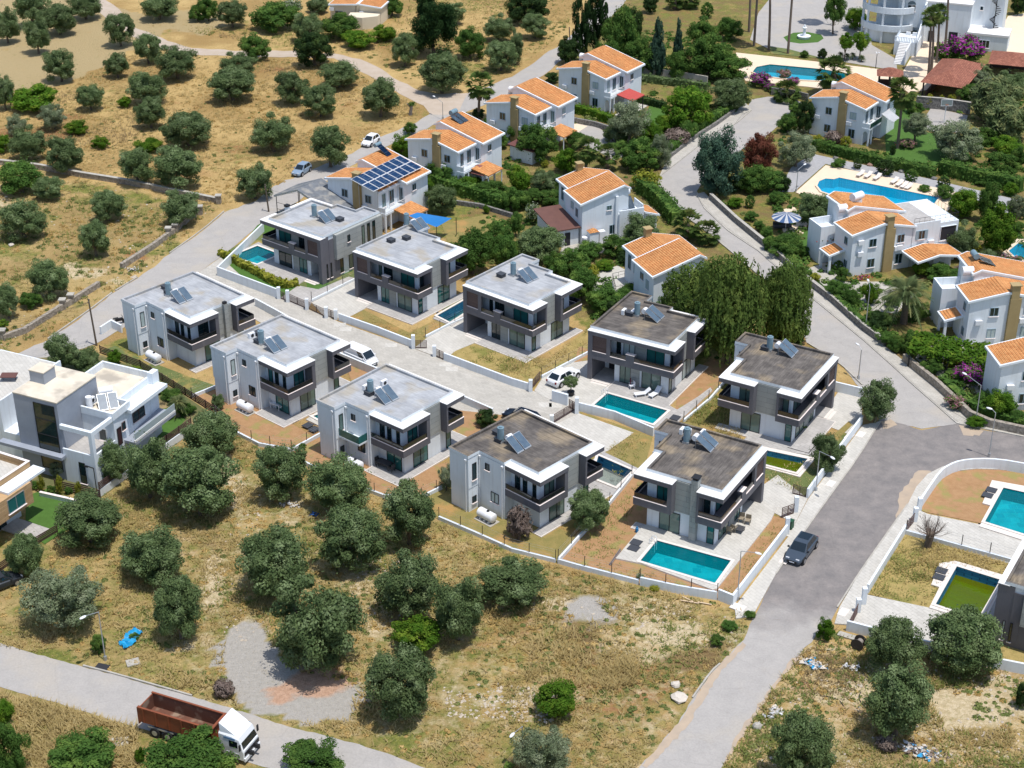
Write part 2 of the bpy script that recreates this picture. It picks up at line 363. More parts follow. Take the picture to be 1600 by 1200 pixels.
def wallmesh(mb, P, wd, h, m, mcap=None, cap=.06, z0=0.0, hs=None):
    L, Rr = offset_line(P, wd); n = len(P); hs = hs or [h]*n
    vs = []
    for i in range(n): vs += [(L[i].x,L[i].y,z0),(Rr[i].x,Rr[i].y,z0),(Rr[i].x,Rr[i].y,z0+hs[i]),(L[i].x,L[i].y,z0+hs[i])]
    fs = []
    for i in range(n-1):
        a = 4*i; b = a+4
        fs += [(a,b,b+3,a+3),(a+1,a+2,b+2,b+1),(a+3,b+3,b+2,a+2)]
    fs += [(0,3,2,1),(4*n-4,4*n-3,4*n-2,4*n-1)]
    mb.add(vs, fs, m)
    if mcap:
        L, Rr = offset_line(P, wd+.08); vs = []
        for i in range(n): t = z0+hs[i]+.002; vs += [(L[i].x,L[i].y,t),(Rr[i].x,Rr[i].y,t),(Rr[i].x,Rr[i].y,t+cap),(L[i].x,L[i].y,t+cap)]
        mb.add(vs, fs+[(a*4+1, a*4+5, a*4+4, a*4) for a in range(n-1)], mcap)
    return mb
WALLN = [0]
def wall(pts, h, label, wd=.22, m=None, name='garden_wall', mcap=None, posts=None, cat='wall', smooth=0, world=False):
    P = [Vector((p.x, p.y)) for p in (pts if world else P3(pts))]
    if smooth: P = smooth_line(P, smooth)
    r = thing(name, label, cat, (0,0,0)) if posts else None
    mb = MB(); wallmesh(mb, P, wd, h, m or WHITE, mcap)
    o = mb.build('wall' if posts else name, r)
    if not posts: return tag(o, label, cat)
    step, ph = posts; acc = 0.0; tot = sum((b-a).length for a, b in zip(P[:-1], P[1:])); k = max(1, round(tot/step))
    for j in range(k+1):
        t = tot*j/k; 
        for a, b in zip(P[:-1], P[1:]):
            d = (b-a).length
            if t <= d+1e-6: q = a+(b-a)*min(1, t/d); break
            t -= d
        m2 = MB(); m2.box(q.x-.035, q.x+.035, q.y-.035, q.y+.035, h+.005, h+ph, BLACK); m2.build('fence_post', r)
    for zz in (.35, .75, .98):
        m3 = MB(); m3.tube([(p.x, p.y, h+ph*zz) for p in P], .008, METAL, 4)
        if zz == .35: mw = m3
        else: mw.v, mw.f, mw.m, mw.smooth = mw.v+m3.v, mw.f+[tuple(i+len(mw.v) for i in f) for f in m3.f], mw.m+m3.m, mw.smooth+m3.smooth
    mw.build('wire', r)
    return r
# ------------------------------------------------------------------ swimming pools
def watermat(name, tint, surf=(.0,.35,.4)):
    if name in MATS: return MATS[name]
    m = bpy.data.materials.new(name); m.use_nodes = True; n, l = m.node_tree.nodes, m.node_tree.links; n.clear()
    out = n.new('ShaderNodeOutputMaterial'); tr = n.new('ShaderNodeBsdfTransparent'); tr.inputs[0].default_value = (*tint, 1)
    df = n.new('ShaderNodeBsdfDiffuse'); df.inputs[0].default_value = (*surf, 1)
    gl = n.new('ShaderNodeBsdfGlossy'); gl.inputs['Roughness'].default_value = .04
    fr = n.new('ShaderNodeFresnel'); fr.inputs[0].default_value = 1.33
    no = n.new('ShaderNodeTexNoise'); no.inputs['Scale'].default_value = 1.6; no.inputs['Detail'].default_value = 3
    g = n.new('ShaderNodeNewGeometry'); l.new(g.outputs['Position'], no.inputs['Vector'])
    bp = n.new('ShaderNodeBump'); bp.inputs['Distance'].default_value = .05; l.new(no.outputs['Fac'], bp.inputs['Height']); l.new(bp.outputs[0], gl.inputs['Normal']); l.new(bp.outputs[0], fr.inputs['Normal'])
    m1 = n.new('ShaderNodeMixShader'); m1.inputs[0].default_value = .22; l.new(tr.outputs[0], m1.inputs[1]); l.new(df.outputs[0], m1.inputs[2])
    m2 = n.new('ShaderNodeMixShader'); l.new(fr.outputs[0], m2.inputs[0]); l.new(m1.outputs[0], m2.inputs[1]); l.new(gl.outputs[0], m2.inputs[2]); l.new(m2.outputs[0], out.inputs[0])
    MATS[name] = m; return m
WATT = watermat('teal_pool_water', (.45, .95, .97), (0, .40, .46))
WATB = watermat('blue_pool_water', (.35, .88, .98), (0, .50, .62))
WATG = watermat('algae_water', (.42, .50, .04), srgb('9aa81c'))
WATD = watermat('dark_pool_water', (.35, .62, .62), (.03, .16, .19))
PTILE = brickmat('teal_pool_tiles', srgb('2fb4bf'), srgb('1294a6'), srgb('3fb6bb'), .9, .9, .03, noise=.35)
PTILEW = brickmat('teal_wall_tiles', srgb('0c5f6f'), srgb('0a5262'), srgb('13707c'), .5, .25, .02, noise=.3, swap='wall')
PTILB = brickmat('blue_pool_tiles', srgb('2fb6d6'), srgb('28a9cc'), srgb('49c6e0'), .5, .5, .02, noise=.1)
PTILD = brickmat('blue_slate_tiles', srgb('2b6f96'), srgb('3a8cab'), srgb('1f5070'), .5, .28, .02, noise=.4, swap='wall')
def defpool(key, pts, z=0.25, cop=.32):
    P = [Vector((p.x, p.y)) for p in P3(pts, z)]
    a = sum(P[i].x*P[(i+1)%len(P)].y-P[(i+1)%len(P)].x*P[i].y for i in range(len(P)))
    if a < 0: P.reverse()
    L, Rr = offset_line(P, cop*2, closed=True)     # for a counter-clockwise loop the right side is outward
    L2, R2 = offset_line(P, .3, closed=True)
    POOLS[key] = dict(inner=P, outer=R2, rim=Rr, z=z)
def buildpool(key, label, water, tiles, wtiles, cop=None, depth=1.5, wl=.12, ladder=None):
    d = POOLS[key]; P, Rm, z = d['inner'], d['rim'], d['z']; n = len(P); c = sum(P, Vector((0,0)))/n
    r = thing('swimming_pool', label, 'swimming pool', (c.x, c.y, 0))
    def lo(p): return (p.x-c.x, p.y-c.y)
    mb = MB(); mb.add([(*lo(p), z) for p in P]+[(*lo(p), z-depth) for p in P], [((i+1)%n, i, n+i, n+(i+1)%n) for i in range(n)], wtiles); mb.build('pool_wall', r)
    fl = geometry.tessellate_polygon([[Vector((p.x,p.y,0)) for p in P]])
    fl = [t if (P[t[1]]-P[t[0]]).cross(P[t[2]]-P[t[0]]) > 0 else t[::-1] for t in fl]
    MB().add([(*lo(p), z-depth) for p in P], fl, tiles).build('pool_floor', r)
    MB().add([(*lo(p), z-wl) for p in P], fl, water).build('water_surface', r)
    mb = MB(); vs = [(*lo(p), z-.06) for p in P]+[(*lo(p), z+.03) for p in P]+[(*lo(p), z+.03) for p in Rm]+[(*lo(p), 0.0) for p in Rm]
    fs = []
    for i in range(n):
        j = (i+1)%n; fs += [(i, n+i, n+j, j), (n+i, 2*n+i, 2*n+j, n+j), (2*n+i, 3*n+i, 3*n+j, 2*n+j)]
    mb.add(vs, fs, cop or STONEEDGE); mb.build('coping', r)
    if ladder is not None:
        a, b = P[ladder[0]], P[(ladder[0]+1)%n]; q = a.lerp(b, ladder[1]); t = (b-a).normalized(); nn = Vector((t.y, -t.x)); mb = MB()
        for s in (-.25, .25):
            p = q+t*s; pts = [p+nn*.45, p+nn*.45, p+nn*.1, p-nn*.12, p-nn*.12]; zs = [0, .55, .8, .55, -.9]
            mb.tube([(x.x-c.x, x.y-c.y, z+k) for x, k in zip(pts, zs)], .03, METALW, 6)
        mb.build('pool_ladder', r)
    return r
defpool('K', [(1026.5,844.5),(1142,876),(1117,911),(1000.5,876)])
defpool('H5', [(949,614.5),(1042.5,641.5),(1020,662),(928.5,632.5)])
defpool('H2', [(362,400),(402,384),(436,397),(402,412)])
defpool('H3', [(683,493),(728,467.5),(745,476),(703,503)])
defpool('JJ', [(935,712),(988,735),(962,760),(925,745)])
defpool('H6', [(1170,698),(1262,717),(1244,738),(1160,716)])
defpool('N1', [(1568,762),(1640,778),(1612,838),(1539,815)])
defpool('N2', [(1495,885),(1563,906),(1528,966),(1462,944)])
defpool('VP', [(1277,290),(1280,283),(1290,279),(1303,280),(1311,277.5),(1467,308.5),(1446,336),(1300,304),(1284,299)])
defpool('MP', [(1176,112),(1182,104.5),(1203,100.5),(1285,108),(1337,117),(1330,128),(1240,124),(1190,118)])
defpool('VR', [(1576,392),(1592,379),(1640,384),(1640,412),(1590,405)])
defpool('C', [(489,650),(502,646),(515,652),(502,657)])
POOLS_ALL = POOLS
buildpool('K', 'long rectangular teal pool with a ladder at its right corner, nearest the foreground', WATT, PTILE, PTILEW, ladder=(3, .15))
buildpool('H5', 'rectangular teal pool with two white loungers beside it', WATT, PTILE, PTILEW, ladder=(3, .12))
buildpool('H2', 'teal pool behind the white roadside wall and yellow-green hedge', WATT, PTILE, PTILEW)
buildpool('H3', 'narrow empty-looking slate-tiled pool between two grey-roofed houses', WATD, GRAVEL, PTILD, wl=1.3, depth=1.6)
WATC = watermat('shallow_clear_water', (.80,.90,.86), srgb('a9a596'))
buildpool('JJ', 'nearly empty pool with grey-blue tiles behind the tall grey balcony frame', WATC, GRAVEL, PTILD, wl=1.2, depth=1.5)
buildpool('H6', 'green water in a pool with a slate-blue wall beside the street sidewalk', WATG, PTILD, PTILD, wl=.7)
buildpool('N1', 'bright blue-green pool at the right edge inside the curved white wall', WATT, PTILE, PTILEW)
buildpool('N2', 'pool with bright green algae water and dark blue tiles, beside a dark grey wall', WATG, PTILD, PTILD, wl=1.0, depth=1.6)
buildpool('VP', 'large light blue pool with a rounded shallow end on a cream deck', WATB, PTILB, PTILB, cop=DECKB)
buildpool('MP', 'long blue pool in front of the round fountain plaza', WATT, PTILB, PTILEW, cop=DECKB)
buildpool('VR', 'small light blue pool cut off by the right edge of the picture', WATB, PTILB, PTILB, cop=DECKB)
buildpool('C', 'small teal pool corner between two grey-roofed houses', WATT, PTILE, PTILEW)

# ------------------------------------------------------------------ the ground: one sheet, painted with real patches of soil, grass and gravel
xs = np.concatenate([[-4000,-1500,-600,-300], np.arange(-150,150.1,.75), [300,600,1500,4000]])
ys = np.concatenate([[-1500,-400,-60,40,80], np.arange(97,400,.75), [450,600,1000,2500,6000]])
nx, ny = len(xs), len(ys); XX, YY = np.meshgrid(xs, ys)
UU, VV = UV(XX.ravel(), YY.ravel())
def vnoise(x, y, s, seed):
    rs = np.random.RandomState(seed); T = rs.rand(64, 64); x = x/s; y = y/s
    i = np.floor(x).astype(int); j = np.floor(y).astype(int); fx = x-i; fy = y-j; fx = fx*fx*(3-2*fx); fy = fy*fy*(3-2*fy)
    g = lambda a, b: T[a % 64, b % 64]
    return (g(i,j)*(1-fx)+g(i+1,j)*fx)*(1-fy)+(g(i,j+1)*(1-fx)+g(i+1,j+1)*fx)*fy
Xr, Yr = XX.ravel(), YY.ravel()
wob = (vnoise(Xr,Yr,6,1)-.5)*22+(vnoise(Xr,Yr,2,2)-.5)*14
wob2 = (vnoise(Xr,Yr,6,3)-.5)*22+(vnoise(Xr,Yr,2,4)-.5)*14
def polymask(U, V, pts):
    c = np.zeros(len(U), bool); n = len(pts)
    for i in range(n):
        (x1, y1), (x2, y2) = pts[i], pts[(i+1)%n]
        if y1 == y2: continue
        k = ((y1 > V) != (y2 > V)) & (U < (x2-x1)*(V-y1)/(y2-y1)+x1); c ^= k
    return c
def ell(u, v, a, b, p=2.0, rot=0.0):
    du = UU+wob-u; dv = VV+wob2*.6-v
    if rot: c, s = math.cos(rot), math.sin(rot); du, dv = du*c+dv*s, -du*s+dv*c
    return np.clip(p*(1-np.sqrt((du/a)**2+(dv/b)**2)), 0, 1)
green = np.zeros(len(Xr)); soil = green.copy(); pale = green.copy(); plough = green.copy(); dark = green.copy(); greyg = green.copy(); pink = green.copy()
def mx(A, B, k=1.0): np.maximum(A, B*k, out=A)
# upper-left fields
plough_poly = [(-400,-200),(-400,150),(0,150),(60,140),(110,128),(150,108),(200,85),(240,68),(270,40),(150,0),(150,-200)]
pm = polymask(UU+wob*.4, VV+wob2*.3, plough_poly); plough[pm] = 1
mx(plough, ell(290, 35, 75, 22, 3)); 
for a in ((60,210,70,18,1),(95,180,50,10,.8),(430,105,45,8,.6),(380,235,60,14,.45),(530,160,50,12,.4),(30,215,60,14,.8),(280,165,50,10,.3),(300,270,60,14,.5),(620,70,50,12,.4),(760,10,60,25,.3)): mx(soil, ell(*a[:4]), a[4])
for a in ((110,290,90,14,.8),(190,310,90,16,.8),(60,345,50,14,.6),(130,410,40,12,.7),(250,385,60,16,.7),(30,395,40,20,.6),(150,380,40,20,.5),(180,50,40,10,.5),(300,45,30,8,.6),(730,105,60,20,.7),(40,440,50,20,.5),(215,330,60,20,.5),(350,255,30,8,.4),(20,380,50,20,.6),(210,545,60,15,.8),(170,515,40,10,.6),(560,190,30,10,.4)): mx(green, ell(*a[:4]), a[4])
for a in ((115,412,22,8,1),(128,425,45,14,.9),(20,330,20,10,.6),(5,320,20,12,.7),(180,445,14,7,.8)): mx(pale, ell(*a[:4]), a[4])
mx(soil, ell(210, 395, 30, 9), .8); mx(soil, ell(20, 378, 26, 12), .8)
# middle left waste ground
for a in ((260,760,60,25,.7),(200,790,60,25,.7),(270,800,60,22,.7),(130,950,90,40,.5),(60,1030,80,20,.9),(330,960,30,40,.6),(200,1000,70,22,.8),(300,1045,60,20,.4),(480,700,40,16,.2),(560,1080,40,30,.7),(650,1160,110,30,.8),(820,1160,60,40,.8),(600,1060,30,50,.6),(700,1130,60,20,.5),(900,1110,60,60,.4),(500,1140,30,20,.7),(130,1150,40,30,.3),(1010,940,110,16,.5),(1130,1000,60,26,.7),(1090,1060,40,14,.5),(60,900,40,30,.4),(1000,1100,50,30,.4),(760,900,60,12,.3),(860,930,60,16,.4),(700,820,60,12,.5),(760,850,60,14,.5)): mx(green, ell(*a[:4]), a[4])
for a in ((360,740,16,40,.9),(375,770,20,60,.8),(395,990,30,50,.6),(340,910,22,60,.9),(450,800,40,30,.5),(560,900,60,40,.6),(590,960,40,60,.8),(330,1000,16,30,.6),(290,1010,30,14,.8),(640,900,30,20,.5),(740,1090,90,26,.5),(830,1110,60,24,.5),(1000,950,120,26,.7),(860,945,50,20,.8),(1050,990,70,20,1),(1080,1005,60,14,1),(1010,975,60,18,.8),(1140,1010,40,40,.5),(1010,1130,40,20,.5),(630,740,30,16,.3),(960,990,120,14,.5)): mx(pale, ell(*a[:4]), a[4])
for a in ((960,1070,150,90,.85),(1010,1070,80,50,.95),(800,980,80,30,.6),(1080,960,80,20,.4),(1330,1110,60,30,.5),(870,1030,80,60,.4),(560,990,30,40,.4),(500,680,80,20,.6),(80,1000,40,10,.5),(160,1150,60,40,.4),(300,860,60,20,.3),(1000,1110,60,20,.6),(730,1010,70,20,.5),(880,960,60,16,.6),(1060,1160,40,40,.5)): mx(soil, ell(*a[:4]), a[4])
for a in ((910,1000,40,60,.8),(930,960,30,30,.7),(1080,1030,60,22,1.0),(1060,1040,40,14,.9),(340,850,60,25,.4),(240,900,60,10,.4),(350,1070,24,16,.5),(1110,1015,30,14,.8)): mx(dark, ell(*a[:4]), a[4])
gp = [(350,990),(385,965),(420,990),(450,1045),(470,1045),(555,1075),(552,1110),(545,1125),(470,1130),(380,1112),(350,1060),(330,1010)]
greyg[polymask(UU+wob*1.5, VV+wob2*1.2, gp)] = 1; mx(greyg, ell(400,985,26,22,3), .8); mx(greyg, ell(560,1095,30,18,3), .7)
mx(greyg, ell(918, 953, 46, 30, 2.2)); mx(pink, ell(495, 1068, 72, 26, 4)); mx(pink, ell(440,1085,30,20,3), .8); mx(greyg, ell(500,1110,50,20,3)); 
# lower right waste ground
for a in ((1420,1100,240,60,.4),(1500,1110,140,50,.95),(1330,1080,50,30,1),(1370,1050,30,20,1),(1560,1070,60,40,.7),(1290,1085,40,20,.7),(1270,1040,40,10,.5),(1540,1180,60,30,.4),(1250,1120,50,14,.5)): mx(pale, ell(*a[:4]), a[4])
for a in ((1540,1045,90,20,.7),(1250,1075,26,12,1),(1470,1070,60,20,.4),(1600,1100,40,30,.3)): mx(soil, ell(*a[:4]), a[4])
for a in ((1330,1175,110,30,.6),(1420,1170,60,20,.4),(1350,1130,40,20,.3),(1250,1160,50,30,.4),(1320,1030,30,14,.3),(1590,1190,40,20,.6),(1480,1015,60,10,.4),(1210,1150,30,30,.6)): mx(green, ell(*a[:4]), a[4])
for a in ((1400,1180,50,20,.6),(1540,1150,60,14,.3),(1490,1080,40,8,.5)): mx(dark, ell(*a[:4]), a[4])
# gardens of the upper right are green-brown ground
mx(dark, polymask(UU+wob*.3, VV, [(700,230),(860,130),(960,-40),(2400,-60),(2400,700),(1500,655),(1250,450),(900,500),(760,420)]).astype(float), .55)
gar = [(640,300),(700,230),(860,130),(905,60),(960,-40),(2400,-60),(2400,700),(1600,690),(1500,655),(1250,450),(1040,620),(900,500),(760,420),(650,340)]
green[polymask(UU+wob*.3, VV+wob2*.2, gar)] = .75
mx(soil, ell(1040,20,90,40), .9); mx(soil, ell(1180,345,70,40), .9); mx(soil, ell(760,350,70,40), .8); mx(soil, ell(1060,60,60,30,), .7)
green[polymask(UU, VV, [(-300,600),(0,540),(60,560),(60,900),(-300,1000)])] = .6
NOISE = vnoise(Xr,Yr,14,9)
mx(green, polymask(UU+wob, VV+wob2, [(-50,640),(300,660),(900,890),(1180,950),(1130,1260),(-50,1260)]).astype(float), .50); mx(pale, polymask(UU+wob, VV+wob2, [(200,700),(900,890),(1180,950),(1130,1260),(300,1100)]).astype(float), .30); mx(pale, polymask(UU+wob, VV+wob2, [(1180,1000),(1700,1050),(1700,1300),(1100,1300)]).astype(float), .42)
green = np.maximum(green, .35*np.clip((NOISE-.6)*4, 0, 1)*(1-plough))
dull = np.zeros(len(Xr)); mx(dull, polymask(UU+wob, VV+wob2, [(-300,560),(300,640),(720,820),(760,1000),(700,1150),(760,1400),(-300,1400)]).astype(float), .6); mx(pale, ell(1000,1010,110,40), .7); mx(pale, ell(860,1090,80,30), .7); mx(dull, polymask(UU+wob, VV+wob2, [(1180,1000),(1700,1050),(1700,1400),(1100,1400)]).astype(float), .4); mx(dull, polymask(UU+wob, VV+wob2, [(-300,262),(60,266),(345,320),(140,482),(-300,700)]).astype(float), .55)
me = bpy.data.meshes.new('ground')
keep = []
vx = np.stack([Xr, Yr, np.zeros(len(Xr))], 1)
idx = np.arange(nx*ny).reshape(ny, nx)
q = np.stack([idx[:-1,:-1], idx[:-1,1:], idx[1:,1:], idx[1:,:-1]], -1).reshape(-1, 4)
kill = np.zeros(len(q), bool)
cx = vx[q].mean(1)
for d in POOLS.values():
    P = d['inner']; x0 = min(p.x for p in P)-1; x1 = max(p.x for p in P)+1; y0 = min(p.y for p in P)-1; y1 = max(p.y for p in P)+1
    sel = np.where((cx[:,0] > x0) & (cx[:,0] < x1) & (cx[:,1] > y0) & (cx[:,1] < y1))[0]
    if len(sel) == 0: continue
    PP = [(p.x, p.y) for p in P]; hit = np.zeros(len(sel), bool)
    for dx in (-.375, -.19, 0, .19, .375):
        for dy in (-.375, -.19, 0, .19, .375): hit |= polymask(cx[sel,0]+dx, cx[sel,1]+dy, PP)
    kill[sel[hit]] = True
q = q[~kill]
me.vertices.add(len(vx)); me.vertices.foreach_set('co', vx.ravel())
me.loops.add(len(q)*4); me.loops.foreach_set('vertex_index', q.ravel().astype(np.int32))
me.polygons.add(len(q)); me.polygons.foreach_set('loop_start', np.arange(0, len(q)*4, 4, dtype=np.int32))
me.update(calc_edges=True)
for nm, A, B, C_ in (('patch_a', green, soil, pale), ('patch_b', plough, dark, greyg), ('patch_c', pink, dull, pink)):
    at = me.color_attributes.new(nm, 'FLOAT_COLOR', 'POINT'); at.data.foreach_set('color', np.stack([A, B, C_, np.ones(len(A))], 1).ravel().astype(np.float32))
GM = bpy.data.materials.new('dry_ground'); GM.use_nodes = True
n, l = GM.node_tree.nodes, GM.node_tree.links; b = n['Principled BSDF']; b.inputs['Roughness'].default_value = .95; b.inputs['Specular IOR Level'].default_value = .1
ge = n.new('ShaderNodeNewGeometry')
def gnoise(s, d=5, r=.6, vec=None):
    t = n.new('ShaderNodeTexNoise'); t.inputs['Scale'].default_value = s; t.inputs['Detail'].default_value = d; t.inputs['Roughness'].default_value = r; l.new(vec or ge.outputs['Position'], t.inputs['Vector']); return t.outputs['Fac']
def mrange(x, a, bb, c=0.0, d=1.0):
    t = n.new('ShaderNodeMapRange'); t.inputs['From Min'].default_value = a; t.inputs['From Max'].default_value = bb; t.inputs['To Min'].default_value = c; t.inputs['To Max'].default_value = d; l.new(x, t.inputs['Value']); return t.outputs[0]
def cmix(f, a, bb):
    t = n.new('ShaderNodeMix'); t.data_type = 'RGBA'
    for s_, x in (('A', a), ('B', bb)):
        if isinstance(x, tuple): t.inputs[s_].default_value = (*x, 1)
        else: l.new(x, t.inputs[s_])
    if isinstance(f, float): t.inputs['Factor'].default_value = f
    else: l.new(f, t.inputs['Factor'])
    return t.outputs['Result']
def math2(op, a, bb):
    t = n.new('ShaderNodeMath'); t.operation = op
    for i, x in enumerate((a, bb)):
        if isinstance(x, float): t.inputs[i].default_value = x
        else: l.new(x, t.inputs[i])
    return t.outputs[0]
fine = gnoise(2.2, 8, .72); med = gnoise(.35, 7, .65); big = gnoise(.06, 4); vf = gnoise(9.0, 4, .6)
base = cmix(mrange(med, .38, .62), srgb('ae9260'), srgb('c0a46e'))
base = cmix(mrange(big, .45, .6), base, srgb('9d8152'))
base = cmix(mrange(fine, .35, .72), srgb('8a6c42'), base) if False else cmix(math2('MULTIPLY', mrange(fine, .56, .66), .75), base, srgb('7d673f'))
def attr(nm):
    a = n.new('ShaderNodeAttribute'); a.attribute_name = nm; s_ = n.new('ShaderNodeSeparateColor'); l.new(a.outputs['Color'], s_.inputs[0]); return s_
A, B = attr('patch_a'), attr('patch_b'); C3 = attr('patch_c')
def mask(src, nz, k=.55):          # patch strength broken up by noise
    t = math2('ADD', src, math2('MULTIPLY', math2('SUBTRACT', nz, .5), 2.4)); return math2('MINIMUM', mrange(t, k-.28, k+.28), mrange(src, .02, .12))
soilc = cmix(mrange(fine, .4, .6), srgb('a3784f'), srgb('8c6847'))
greenc = cmix(mrange(fine, .42, .58), srgb('80803f'), srgb('626a34'))
palec = cmix(mrange(fine, .40, .58), srgb('d0bf9f'), srgb('b3a27e'))
plc = cmix(mrange(vf, .4, .6), srgb('b3a078'), srgb('9a8762'))
darkc = cmix(mrange(fine, .4, .6), srgb('6e5a3e'), srgb('826d49'))
grc = cmix(mrange(fine, .35, .6), srgb('b1aca4'), srgb('a39e96'))
base = cmix(math2('MULTIPLY', C3.outputs[1], mrange(gnoise(.22, 6, .65), .3, .62, .2, .8)), base, cmix(mrange(fine, .4, .6), srgb('a3926a'), srgb('8a8055')))
c = cmix(mask(A.outputs[1], med), base, soilc)
c = cmix(mask(A.outputs[0], gnoise(.5, 7, .7)), c, greenc)
c = cmix(mask(A.outputs[2], gnoise(.7, 8, .75)), c, palec)
c = cmix(mask(B.outputs[1], med, .6), c, darkc)
c = cmix(mask(B.outputs[0], med, .5), c, plc)
c = cmix(mask(B.outputs[2], med, .5), c, grc)
c = cmix(mask(C3.outputs[0], med, .5), c, cmix(mrange(fine, .4, .6), srgb('c3a088'), srgb('b08d75')))
# dry stalks: fine light and dark flecks, weeds
fl = cmix(mrange(vf, .58, .68), c, cmix(.45, c, (.62, .50, .30))); fl = cmix(mrange(vf, .42, .34), fl, cmix(.5, c, (.10, .085, .04)))
wd = math2('MULTIPLY', mrange(gnoise(.9, 6, .7), .60, .68), math2('SUBTRACT', 1.0, B.outputs[2]))
fl = cmix(math2('MULTIPLY', wd, .6), fl, srgb('72753c'))
l.new(fl, b.inputs['Base Color'])
bp = n.new('ShaderNodeBump'); bp.inputs['Distance'].default_value = .35; bp.inputs['Strength'].default_value = .9
l.new(math2('ADD', math2('MULTIPLY', fine, .7), math2('MULTIPLY', vf, .35)), bp.inputs['Height']); l.new(bp.outputs[0], b.inputs['Normal'])
me.materials.append(GM); ground = bpy.data.objects.new('ground', me); col.objects.link(ground); ground['kind'] = 'structure'

# ------------------------------------------------------------------ roads and paths
ROADS = {}
def asphalt_blend():
    m = ASPH.copy(); m.name = 'asphalt_old_and_new'; n, l = m.node_tree.nodes, m.node_tree.links; b = n['Principled BSDF']; src = b.inputs['Base Color'].links[0].from_socket
    ge = n.new('ShaderNodeNewGeometry'); sp = n.new('ShaderNodeSeparateXYZ'); l.new(ge.outputs['Position'], sp.inputs[0]); no = n.new('ShaderNodeTexNoise'); no.inputs['Scale'].default_value = .35; no.inputs['Detail'].default_value = 8; l.new(ge.outputs['Position'], no.inputs['Vector'])
    y0 = G(1237, 968).y; a = n.new('ShaderNodeMath'); a.operation = 'MULTIPLY_ADD'; l.new(no.outputs['Fac'], a.inputs[0]); a.inputs[1].default_value = 9.0; l.new(sp.outputs[1], a.inputs[2])
    mr = n.new('ShaderNodeMapRange'); mr.inputs['From Min'].default_value = y0+2.5; mr.inputs['From Max'].default_value = y0+7.5; l.new(a.outputs[0], mr.inputs['Value'])
    n2 = n.new('ShaderNodeTexNoise'); n2.inputs['Scale'].default_value = .5; n2.inputs['Detail'].default_value = 8; n2.inputs['Roughness'].default_value = .7; l.new(ge.outputs['Position'], n2.inputs['Vector']); r2 = n.new('ShaderNodeMapRange'); r2.inputs['From Min'].default_value = .35; r2.inputs['From Max'].default_value = .68; l.new(n2.outputs['Fac'], r2.inputs['Value'])
    dk = n.new('ShaderNodeMix'); dk.data_type = 'RGBA'; dk.inputs['A'].default_value = (*srgb('736f6d'), 1); dk.inputs['B'].default_value = (*srgb('8c8580'), 1); l.new(r2.outputs[0], dk.inputs['Factor'])
    x = n.new('ShaderNodeMix'); x.data_type = 'RGBA'; l.new(src, x.inputs['A']); l.new(dk.outputs['Result'], x.inputs['B']); l.new(mr.outputs[0], x.inputs['Factor']); l.new(x.outputs['Result'], b.inputs['Base Color']); return m
def wear(m, sc=.22, w_=.012):
    n, l = m.node_tree.nodes, m.node_tree.links; b = n['Principled BSDF']; src = b.inputs['Base Color'].links[0].from_socket; ge = n.new('ShaderNodeNewGeometry')
    no = n.new('ShaderNodeTexNoise'); no.inputs['Scale'].default_value = 1.1; no.inputs['Detail'].default_value = 5; l.new(ge.outputs['Position'], no.inputs['Vector']); mx_ = n.new('ShaderNodeMix'); mx_.data_type = 'VECTOR'; mx_.inputs['Factor'].default_value = .35; l.new(ge.outputs['Position'], mx_.inputs['A'])
    l.new(no.outputs['Color'], mx_.inputs['B']); vo = n.new('ShaderNodeTexVoronoi'); vo.feature = 'DISTANCE_TO_EDGE'; vo.inputs['Scale'].default_value = sc; l.new(mx_.outputs['Result'], vo.inputs['Vector'])
    mr = n.new('ShaderNodeMapRange'); mr.inputs['From Min'].default_value = 0; mr.inputs['From Max'].default_value = w_; mr.inputs['To Min'].default_value = .93; mr.inputs['To Max'].default_value = 1; l.new(vo.outputs['Distance'], mr.inputs['Value'])
    n3 = n.new('ShaderNodeTexNoise'); n3.inputs['Scale'].default_value = 5; n3.inputs['Detail'].default_value = 6; n3.inputs['Roughness'].default_value = .8; l.new(ge.outputs['Position'], n3.inputs['Vector']); r3 = n.new('ShaderNodeMapRange'); r3.inputs['From Min'].default_value = .3; r3.inputs['From Max'].default_value = .7; r3.inputs['To Min'].default_value = .86; r3.inputs['To Max'].default_value = 1.1; l.new(n3.outputs['Fac'], r3.inputs['Value'])
    mu = n.new('ShaderNodeMath'); mu.operation = 'MULTIPLY'; l.new(mr.outputs[0], mu.inputs[0]); l.new(r3.outputs[0], mu.inputs[1]); hs = n.new('ShaderNodeHueSaturation'); l.new(src, hs.inputs['Color']); l.new(mu.outputs[0], hs.inputs['Value']); l.new(hs.outputs[0], b.inputs['Base Color'])
ASPHB = asphalt_blend()
for m_ in (ASPH, ASPHB): wear(m_)
def road(name, pts, z, m, **k): ROADS[name+str(len(ROADS))] = pts; return sheet(name, pts, z, m, **k)
def wedge(pts, a=3.0, seg=9, seed=1):       # a broken, weathered edge
    rs = random.Random(seed); out = []
    for i in range(len(pts)):
        p, q = pts[i], pts[(i+1)%len(pts)]; L = math.hypot(q[0]-p[0], q[1]-p[1]); k = max(1, int(L/seg))
        for j in range(k):
            t = j/k; out.append((p[0]+(q[0]-p[0])*t+(rs.random()-.5)*a*(j > 0), p[1]+(q[1]-p[1])*t+(rs.random()-.5)*a*.7*(j > 0)))
    return out
